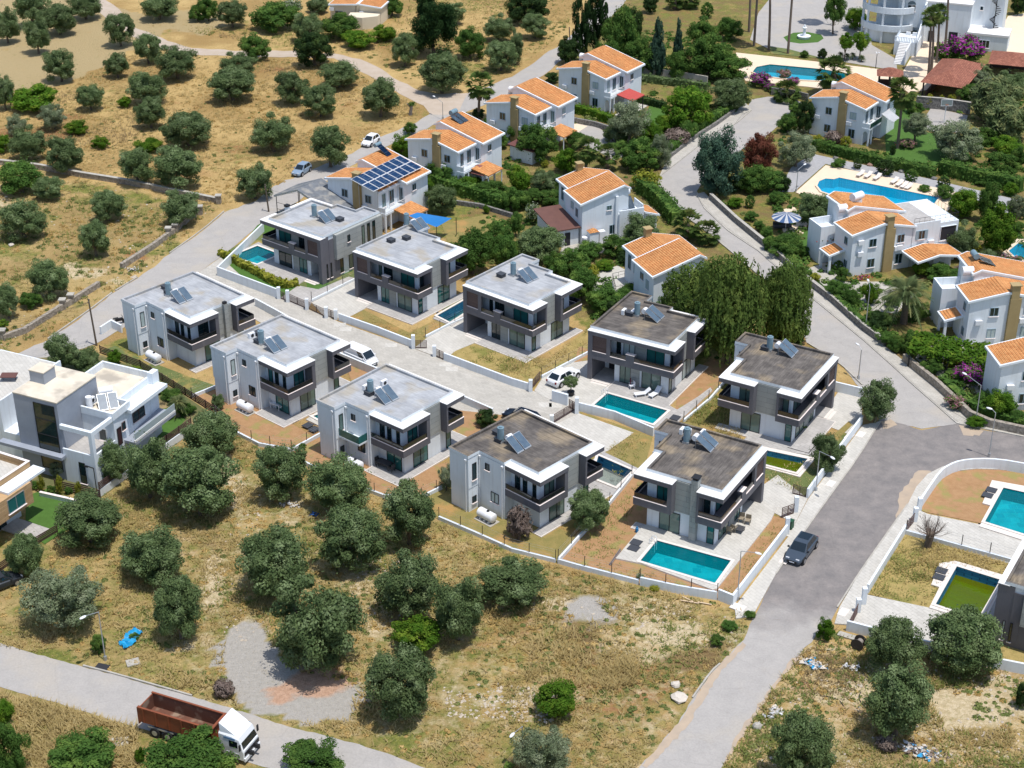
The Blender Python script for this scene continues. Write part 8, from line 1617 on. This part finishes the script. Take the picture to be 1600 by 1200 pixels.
for s in (-1,1): MB().box(cx0+1.0, cx0+1.8, s*1.225-.01, s*1.225+.01, 1.7, 2.35, CARGLASS).build('side_window', t); MB().box(cx0+2.1,cx0+2.2,s*1.42-.1,s*1.42+.1,1.7,2.3,BLACK).build('wing_mirror', t); MB().box(cx0+.5, cx0+1.6, s*1.226-.01, s*1.226+.01, 2.45, 2.62, mat('faded_blue_stripe', srgb('5f86ad'))).build('stripe', t)
MB().box(cx0+2.3, cx0+2.42, -1.1, 1.1, .95, 1.3, BLACK).box(cx0+2.3, cx0+2.44, -1.2, 1.2, .4, .75, TW).build('bumper', t)
for x in (1.5, 2.8, L+.6-1.6+.2, cx0+1.25):
    for s in (-1,1): w_ = MB().cyl((x,s*.85,.5),(x,s*1.2,.5),.5,.5,TYRE,16).build('wheel', t); MB().cyl((x,s*1.2,.5),(x,s*1.215,.5),.27,.27,METAL,12).build('rim', w_)
MB().box(cx0+.65, cx0+1.85, -1.23, -1.0, 1.02, 1.12, TW).build('mudguard', t)
# ------------------------------------------------------------------ street lamps and poles
def hgt(u, vb, vt):
    b_ = G(u, vb); lo, hi = .1, 40
    for _ in range(40):
        m = (lo+hi)/2; v_ = UV(np.array([b_.x]), np.array([b_.y]), m)[1][0]
        if v_ > vt: lo = m
        else: hi = m
    return b_, m
def lamp(ub, vb, vt, end, label, r_=.045):
    b_, h = hgt(ub, vb, vt); e = G(end[0], end[1], h+.25); d = e-Vector((b_.x, b_.y, h)); t = thing('street_lamp', label, 'street lamp', (b_.x, b_.y, 0), math.atan2(d.y, d.x), 'street lamps'); ln = min(d.to_2d().length, 2.4)
    MB().cyl((0,0,0),(0,0,h),r_*1.5,r_,METAL,8).box(-.12,.12,-.12,.12,0,.5,METAL).build('pole', t); MB().cyl((0,0,h-.02),(ln,0,h+.3),r_*.75,r_*.6,METAL,6).build('arm', t); MB().ball((ln+.3,0,h+.3),.2,METALW,10,6,(1.9,.8,.5)).build('lamp_head', t)
lamp(1274.5,768,705,(1298,714),'street lamp on the sidewalk between the two gates, arm towards the road'); lamp(1152,938,861,(1180,864),'street lamp at the corner of the white wall beside the long teal pool')
lamp(1545,714,645,(1550,640),'street lamp beside the junction above the curved white wall'); lamp(165,1032,956,(134,963),'lower left street lamp leaning over the weeds beside the blue plastic sheet')
lamp(816,1178,1135,(803,1146),'lower middle street lamp standing among olive trees at the bottom edge'); lamp(692,187,160,(678,151),'street lamp at the junction of the road and the dirt track'); lamp(892,93,77,(885,69),'street lamp by the tall cypresses beside the road')
lamp(1352,516,449,(1357,440),'street lamp in front of the big date palm'); lamp(1244,300,265,(1256,258),'street lamp at the corner of the cream pool deck'); lamp(1524,662,602,(1510,586),'street lamp above the flowering garden wall'); lamp(1341,593,546,(1342,540),'thin lamp pole on the bend behind the dark-roofed house by the junction', .05)
def pole(ub, vb, vt, label, wires=(), r_=.13, m=None):
    b_, h = hgt(ub, vb, vt); t = thing('electricity_pole', label, 'pole', (b_.x, b_.y, 0)); MB().cyl((0,0,0),(-.25,0,h),r_,r_*.75,m or BARK,8).build('pole', t); MB().box(-.28,-.2,-.5,.5,h-.35,h-.28,m or BARK).build('crossarm', t)
    for i, (u, v, z) in enumerate(wires):
        e = G(u, v, z)-Vector((b_.x, b_.y, 0)); s = Vector((-.24, -.4+.2*i, h-.2-.12*i)); P = [s.lerp(e, k/8)-Vector((0,0,1.2*math.sin(math.pi*k/8)*.5)) for k in range(9)]; MB().tube(P, .012, BLACK, 4).build('wire', t)
pole(151,540,467,'dark wooden pole with wires beside the pillared wall',[(-40,510,6.5),(-40,516,6.2),(-40,522,5.9),(-40,529,5.6),(-40,505,6.9)])
pole(420,331,288,'electricity pole beside the road near the corner pool garden',[(470,300,6),(455,262,7)])
pole(891,70,42,'thin dark pole beside the road by the cypresses')
b_, h = hgt(1368,108,83); t = thing('garden_lamp', 'ornate black lamp post on the terrace before the mansion stairs', 'lamp', (b_.x,b_.y,0)); MB().cyl((0,0,0),(0,0,h),.07,.05,BLACK,8).build('post', t)
for a in (0,2.1,4.2): MB().ball((.3*math.cos(a),.3*math.sin(a),h+.05),.14,METALW,8,6).build('lamp_globe', t)
t = thing('garden_lamp', 'black garden lamp on a bracket in front of the large white house', 'lamp', (*G(151,766)[:2],0), R(150)); MB().cyl((0,0,0),(0,0,2.7),.05,.05,BLACK,6).build('post', t); MB().box(0,1.1,-.05,.05,2.7,2.76,BLACK).build('arm', t); MB().box(.8,1.25,-.1,.1,2.6,2.698,BLACK).build('lamp_head', t)
# ------------------------------------------------------------------ garden and pool furniture
def lounger(u, v, yaw, label, grp, up=.5, m=None):
    p = G(u, v); t = thing('sun_lounger', label, 'sun lounger', (p.x, p.y, .17), yaw, grp); m = m or TANK
    MB().box(-.95,.35,-.32,.32,.28,.36,m).build('seat', t); MB().add([(.35,-.32,.30),(1.0,-.32,.30+up),(1.0,.32,.30+up),(.35,.32,.30),(.35,-.32,.36),(.98,-.32,.37+up),(.98,.32,.37+up),(.35,.32,.36)], [(3,2,1,0),(4,5,6,7),(0,1,5,4),(1,2,6,5),(2,3,7,6),(3,0,4,7)], m).build('backrest', t)
    for x in (-.8,.3):
        for y in (-.25,.25): MB().box(x-.04,x+.04,y-.04,y+.04,0,.278,m).build('leg', t)
lounger(1003,620,R(15),'white sun lounger beside the teal pool, left of the pair','pool loungers of the estate'); lounger(1023,620,R(50),'white sun lounger beside the teal pool, right of the pair, turned away','pool loungers of the estate')
for i,(u,v) in enumerate(((1344,276),(1356,278),(1370,281),(1397,287),(1405,291),(1412,294),(1419,296))): lounger(u, v, R(52), 'cream sun lounger, '+['first','second','third','fourth','fifth','sixth','seventh'][i]+' from the left along the large light blue pool', 'cream loungers along the large pool', .3, STONEEDGE)
def chair(u, v, yaw, label, m, z=.16, nm='garden_chair', grp=None):
    p = G(u, v); t = thing(nm, label, 'chair', (p.x,p.y,z), yaw, grp); MB().box(-.28,.28,-.28,.28,.38,.46,m).build('seat', t); MB().box(-.32,-.26,-.28,.28,.46,.95,m).build('backrest', t)
    for s in (-1,1): MB().box(-.28,.26,s*.3-.03,s*.3+.03,.6,.65,m).build('armrest', t)
    for x in (-.25,.25):
        for y in (-.25,.25): MB().box(x-.025,x+.025,y-.025,y+.025,0,.378,m).build('leg', t)
CH = mat('beige_cushion', srgb('8d8270'), rough=.8); DK = mat('dark_wicker', (.06,.06,.065), rough=.7)
chair(987,609,R(200),'white plastic chair with a maroon towel between the glass doors and the pool',TANK)
p = G(988,606); tag(MB().box(p.x-.3,p.x-.2,p.y-.3,p.y+.3,.6,1.2,mat('maroon_towel', srgb('5e2036'))).build('towel'), 'maroon towel hanging on the white plastic chair', 'towel')
for i,(u,v,a) in enumerate(((1158,818,250),(1168,821,250),(1140,836,60),(1146,833,60))): chair(u,v,R(a),['first','second','third','fourth'][i]+' beige patio chair from the top on the terrace beside the long teal pool',CH,.23,'patio_chair','patio chairs of the side terrace')
def table(u, v, yaw, lx, ly, h, label, m, z=.16):
    p = G(u, v); t = thing('garden_table', label, 'table', (p.x,p.y,z), yaw); MB().box(-lx/2,lx/2,-ly/2,ly/2,h-.05,h,m).build('tabletop', t)
    for x in (-lx/2+.08,lx/2-.08):
        for y in (-ly/2+.08,ly/2-.08): MB().box(x-.03,x+.03,y-.03,y+.03,0,h-.05,m).build('leg', t)
table(1155,833,R(60),1.0,.9,.42,'low dark patio table between the beige chairs',DK,.23)
table(601,732,R(-35),1.8,1.0,.7,'grey garden table on the rear terrace under the balcony',DK); 
for i,(u,v,a) in enumerate(((592,728,-40),(596,724,-120),(612,738,140),(618,733,200))): chair(u,v,R(a),['first','second','third','fourth'][i]+' grey garden chair from the left on the rear terrace under the balcony',DK,grp='grey chairs of the rear terrace')
table(433,640,R(-35),1.4,.9,.72,'white plastic table on the shaded rear terrace',TANK)
for i,(u,v,a) in enumerate(((427,637,-30),(430,634,-100),(441,642,150))): chair(u,v,R(a),['left','middle','right'][i]+' white plastic chair round the table on the shaded rear terrace',TANK,grp='white plastic chairs of the rear terrace')
def parasol(u, v, h, r_, label, m1, m2):
    p = G(u, v); t = thing('parasol', label, 'parasol', (p.x,p.y,.05)); MB().cyl((0,0,0),(0,0,h+.5),.035,.035,METALW,6).build('pole', t); mb = MB(); k = 20
    for i in range(k): a, b_ = 2*math.pi*i/k, 2*math.pi*(i+1)/k; mb.add([(0,0,h+.45),(r_*math.cos(a),r_*math.sin(a),h-.25),(r_*math.cos(b_),r_*math.sin(b_),h-.25)], [(0,1,2),(2,1,0)], m1 if i%2 else m2)
    mb.build('canopy', t)
parasol(1227,362,2.4,2.1,'blue and white striped parasol over dark garden seats',mat('parasol_blue', srgb('5f7fae')),TANK)
p = G(1222,357); t = thing('garden_swing_seat','dark garden sofa under the striped parasol','sofa',(p.x,p.y,.05),R(10)); MB().box(-1.3,1.3,-.4,.4,.2,.5,DK).build('seat', t); MB().box(-1.3,1.3,.3,.45,.5,1.0,DK).build('backrest', t)
# blue shade sail
P = [G(638,337,3.2),G(652,332,3.2),G(706,341,2.6),G(682,355,2.6)]; c = sum(P, Vector((0,0,0)))/4; t = thing('shade_sail','bright blue shade sail stretched between posts behind a grey-roofed house','shade sail',(c.x,c.y,0)); BL = mat('blue_sail', srgb('2f86cf'), srgb('2b7cc4'), scale=2, rough=.7, sub=.3)
vs = []; N_ = 8
for i in range(N_+1):
    for j in range(N_+1): s_, t_ = i/N_, j/N_; q = P[0].lerp(P[3], s_).lerp(P[1].lerp(P[2], s_), t_); sag = .35*math.sin(math.pi*s_)*math.sin(math.pi*t_); cc = (c-q)*.14*(abs(s_-.5)*2+abs(t_-.5)*2-1 < 0)*0; vs.append((q.x-c.x, q.y-c.y, q.z-sag))
MB().add(vs, [(i*(N_+1)+j,(i+1)*(N_+1)+j,(i+1)*(N_+1)+j+1,i*(N_+1)+j+1) for i in range(N_) for j in range(N_)], BL).build('sail', t)
for q in (P[2]+Vector((.6,0,0)),P[3]): MB().cyl((q.x-c.x,q.y-c.y,0),(q.x-c.x,q.y-c.y,q.z+.1),.05,.05,BLACK,6).build('post', t)
# pool pump covers: dark hatches on the decks
for (u,v,a,lb) in ((994,848,R(60),'upper dark square hatch on the deck at the end of the long teal pool'),(990,857,R(60),'lower dark square hatch on the deck at the end of the long teal pool'),(1055,653,R(-30),'dark hatch at the corner of the teal pool with loungers'),(481,665,R(-40),'dark hatch beside the small teal pool corner, left one'),(491,671,R(-40),'dark hatch beside the small teal pool corner, right one'),(1549,766,R(60),'upper dark hatch beside the pool at the right edge'),(1543,774,R(60),'lower dark hatch beside the pool at the right edge'),(1471,892,R(60),'upper dark hatch beside the algae-green pool'),(1467,902,R(60),'lower dark hatch beside the algae-green pool')):
    p = G(u, v, .2); tag(MB().obox((0,0),(math.cos(a),math.sin(a)),1.0,1.1,.0,.05,mat('hatch_cover',(.05,.055,.065),rough=.6)).build('pump_hatch'), lb, 'hatch', 'pool pump hatches').location = (p.x,p.y,.235)
# gas bottle, outdoor kitchen clutter under the box balcony
p = G(995,832); tag(MB().cyl((0,0,.05),(0,0,.5),.17,.17,mat('gas_bottle_blue', srgb('2c6f9e')),12).ball((0,0,.5),.17,MATS['gas_bottle_blue'],12,6,(1,1,.6)).cyl((0,0,.58),(0,0,.72),.08,.08,MATS['gas_bottle_blue'],8).build('gas_bottle'), 'blue gas bottle at the corner of the shaded terrace', 'gas bottle').location = p
p = G(969,861); q = G(953,884); d = (q-p); t = thing('beam','long rusty steel beam lying in the garden beside the pool deck','beam',((p.x+q.x)/2,(p.y+q.y)/2,.1),math.atan2(d.y,d.x)); MB().box(-d.length/2,d.length/2,-.12,.12,0,.06,mat('weathered_beam', srgb('7d7370'))).box(-d.length/2,d.length/2,-.03,.03,.06,.25,MATS['weathered_beam']).build('beam_body', t)
# basketball hoop
p = G(1475,192); t = thing('basketball_hoop','white basketball backboard with hoop on a pole in the small court','basketball hoop',p); MB().cyl((0,0,0),(0,0,3.2),.07,.07,METALW,8).build('pole', t); mb = MB()
for b_ in ((-.95,.95,-.25,-.2,3.0,3.08),(-.95,.95,-.25,-.2,4.05,4.13),(-.95,-.88,-.25,-.2,3.08,4.05),(.88,.95,-.25,-.2,3.08,4.05)): mb.box(*b_, METALW)
mb.build('board_frame', t); MB().box(-.87,.87,-.235,-.215,3.09,4.04,mat('clear_board', srgb('8c9696'), rough=.2)).build('backboard', t); mb = MB(); mb.tube([(.23*math.cos(i*.524),-.5+.23*math.sin(i*.524),3.3) for i in range(13)],.02,mat('hoop_orange',(.6,.15,.03)),5); mb.build('rim', t)
# fountain on the round lawn
p = G(1256,60); t = thing('fountain','white tiered fountain on the round lawn of the plaza','fountain',p); MB().cyl((0,0,0),(0,0,.55),1.1,1.3,WHITE,16).build('basin', t); MB().cyl((0,0,.55),(0,0,2.0),.35,.2,WHITE,10).ball((0,0,2.1),.5,WHITE,12,6,(1,1,.4)).ball((0,0,2.5),.2,WHITE,10,6).build('column', t)
# cable drum
p = G(1341,1013); t = thing('cable_drum','dark wooden cable drum lying on its side by the long white wall','cable drum',(p.x,p.y,0),R(-35)); DW = mat('old_drum_wood', (.045,.035,.03), (.08,.065,.05), scale=4)
for y in (-.45,.38): MB().cyl((0,y,.62),(0,y+.07,.62),.62,.62,DW,20).build('flange', t)
MB().cyl((0,-.38,.62),(0,.38,.62),.3,.3,mat('drum_core', srgb('8d8680')),14).build('core', t)
# blue plastic sheet and rubbish
def crumple(u, v, n, sx, sy, cols_, label, nm='rubbish_pile', cat='rubbish', seed=1, rot=0.0, sz=.35):
    rs = random.Random(seed); p = G(u, v); mb = MB()
    for i in range(n):
        a, b_ = rs.gauss(0,.45)*sx, rs.gauss(0,.45)*sy; x, y = a*math.cos(rot)-b_*math.sin(rot), a*math.sin(rot)+b_*math.cos(rot); s_ = sz*rs.uniform(.4,1.2); z = .04+rs.random()*.22; vs = [(x+rs.uniform(-s_,s_), y+rs.uniform(-s_,s_), max(.02, z+rs.uniform(-.12,.16))) for _ in range(4)]
        mb.add(vs+[(x,y,z+.12)], [(0,1,4),(1,2,4),(2,3,4),(3,0,4)], rs.choice(cols_))
    o = mb.build(nm); o.location = p; tag(o, label, cat); return o
BP = mat('blue_plastic', srgb('2aa0cf'), srgb('1f86b8'), scale=3, rough=.4); WP = mat('white_plastic_waste', (.55,.55,.55), rough=.6); WS = mat('white_stone', srgb('cfc6ba'), srgb('b5ab9d'), scale=3)
rs_ = random.Random(3); P = smooth_line(P3([(190,1012),(202,1007),(203,1000),(208,994),(217,987)]), 2); L_, R_ = offset_line(P, 1.15); vs = []; K = 5
for a, b_ in zip(L_, R_):
    w0 = rs_.uniform(-.25, .15)
    for j in range(K+1): q = a.lerp(b_, w0*.5+j/K*(1-w0)); vs.append((q.x+rs_.uniform(-.08,.08), q.y+rs_.uniform(-.08,.08), .12+rs_.random()*.32))
tag(MB().add(vs, [(i*(K+1)+j, i*(K+1)+j+1, (i+1)*(K+1)+j+1, (i+1)*(K+1)+j) for i in range(len(P)-1) for j in range(K)], BP).build('plastic_sheet'), 'crumpled bright blue plastic sheet lying in the weeds', 'plastic sheet')
crumple(1270,1040,70,1.1,.7,[WP,WS,BP,WS],'white and blue rubbish pile beside the road at the lower right',seed=5,rot=-.5); crumple(1440,1175,130,1.9,.8,[WP,BP,WS,WS,LM['dry'],LM['dry']],'rubbish heap with blue scraps at the lower right edge',seed=6,rot=-.4); crumple(1215,1112,30,.9,.6,[WP,WS],'white rubbish at the roadside near the bottom of the road',seed=7); crumple(208,422,26,1.0,.5,[WP,WS],'crumpled white sheet at the broken end of the roadside wall',seed=8); crumple(1203,1121,8,.8,.4,[WP],'flat white board lying beside the road',seed=9)
crumple(455,790,26,1.6,.8,[WS,WP],'scattered white rubble under the olive trees',seed=10); crumple(491,806,14,.5,.4,[mat('deep_blue_plastic', srgb('23508c'))],'deep blue plastic bag in the shade of an olive tree','plastic_bag','plastic bag',11); crumple(1330,1045,24,1.2,.5,[WS,WP],'white rubble patch below the two big olive trees at the lower right',seed=12)
def rock(u, v, s, label, m=None, flat=.5, grp=None, seed=0):
    rs = random.Random(seed+int(u)); mb = MB(); mb.ball((0,0,0),1,m or WS,7,5); mb.v = [(x*s*rs.uniform(.75,1.15), y*s*rs.uniform(.7,1.1), max(-.05, z*s*flat+s*flat*.6)*rs.uniform(.85,1.1)) for x,y,z in mb.v]; mb.smooth = [False]*len(mb.smooth); o = mb.build('rock'); p = G(u, v); o.location = p; tag(o, label, 'rock', grp)
rock(1062,1092,.85,'large flat white stone beside the road','' or None,.35); rock(1056,1071,.5,'smaller white stone above the large flat one by the road'); rock(1183,1137,.45,'grey concrete block beside the lower road',KERB,.7); rock(18,384,.5,'white boulder in the left field near the edge'); rock(60,85,.0001+.4,'pale boulder on the left field by the dry wall') if False else None
rock(92,71,.9,'grey rock by the dirt track',STONEP) if False else None
rock(1377,267,.5,'reddish garden rock left of the clipped oval bush',mat('reddish_rock', srgb('8b6f60'))) ; rock(1305,248,.5,'dark garden rock on the gravel near the hedge',STONE); rock(1359,259,.55,'reddish garden rock between two clipped bushes',MATS['reddish_rock']); rock(1408,269,.55,'dark garden rock between the oval bush and the round bush',STONE); rock(1459,280,.55,'dark garden rock right of the round clipped bush',STONE)
def slabp(u, v, a, b_, rz, label, m=KERB, z=.12): p = G(u, v); o = MB().box(-a/2,a/2,-b_/2,b_/2,0,z,m).build('concrete_slab'); o.location = (p.x,p.y,.02); o.rotation_euler.z = rz; tag(o, label, 'slab')
slabp(208,1036,1.2,1.0,.4,'pale concrete slab in the weeds right of the lower left street lamp'); slabp(186,1160,1.6,1.1,.2,'grey concrete slab among white flowers at the lower left'); slabp(160,1043,1.2,.8,-.3,'drain cover frame at the foot of the lower left street lamp',DARKIN,.1); slabp(1153,950,1.0,1.4,1.0,'loose white slab at the end of the sidewalk',STONEEDGE); slabp(1325,995,1.9,.7,-.5,'narrow pale slab leaning by the cable drum')
for i,(u,v,u2,v2) in enumerate(((1062,938,1092,943),(1066,932,1084,941),(1090,941,1112,945))):
    a = G(u,v,.1); b_ = G(u2,v2,.1); d = b_-a; o = MB().box(0,d.length,-.06,.06,0,.06,mat('bleached_wood', srgb('cfb89b'))).build('wooden_batten'); o.location = a; o.rotation_euler.z = math.atan2(d.y,d.x); tag(o, ['longest','crossed short','broken thin'][i]+' bleached wooden batten below the white wall', 'batten')
# wheelie bin, meter box, potted-tree bin
p = G(1234,826); t = thing('wheelie_bin','dark green wheelie bin behind the wide white gate post','bin',p,R(50)); MB().box(-.28,.28,-.3,.3,.08,1.0,mat('bin_green',(.02,.08,.04),rough=.5)).build('body', t); MB().box(-.3,.32,-.33,.33,1.0,1.07,MATS['bin_green']).build('lid', t)
p = G(892,618); t = thing('potted_tree','small potted olive tree between the white wall block and the white SUV','potted tree',p); MB().cyl((0,0,0),(0,0,.6),.35,.45,BLACK,12).build('pot', t); MB().cyl((0,0,.6),(0,0,1.5),.07,.05,BARK,6).build('trunk', t); c = bpy.data.objects.new('crown', CR['olive'][2]); col.objects.link(c); c.parent = t; c.location = (0,0,1.9); c.scale = (.95,.95,.8)
# curved black hose pipes on the sandy clearing
for i, pts in enumerate((((1285,1088),(1300,1090),(1313,1096),(1318,1104)),((1354,1108),(1346,1100),(1341,1090),(1345,1082)))):
    P = smooth_line(P3(pts), 2); tag(MB().tube([(q.x,q.y,.06) for q in P],.04,BLACK,5).build('hose_pipe'), ['long','short'][i]+' curved black pipe lying on the sandy clearing', 'pipe')
# flowers, pots and small details on the villa terraces
FL = [mat('red_petals', srgb('b0303a')), mat('magenta_petals', srgb('b0458e')), mat('orange_petals', srgb('d08038'))]
for i,(u,v,z,lb) in enumerate(((1285,372,2.9,'flower box with red flowers on the villa porch roof, left one'),(1297,378,2.9,'flower box with mixed flowers on the villa porch roof, right one'),(1345,438,0,'row of rose bushes under the wall of the villa with the roof terrace'),(1412,228,0,'bed of magenta flowers at the foot of the tall fan palm'))):
    rs = random.Random(i); p = G(u,v,z); mb = MB(); 
    for k in range(60): x, y = rs.gauss(0,.7), rs.gauss(0,.25); mb.ball((x,y,.2+rs.random()*.5),.09,rs.choice(FL+[LM['green'],LM['green']]),5,4)
    o = mb.build('flower_bed'); o.location = p; o.rotation_euler.z = R(20); tag(o, lb, 'flowers')
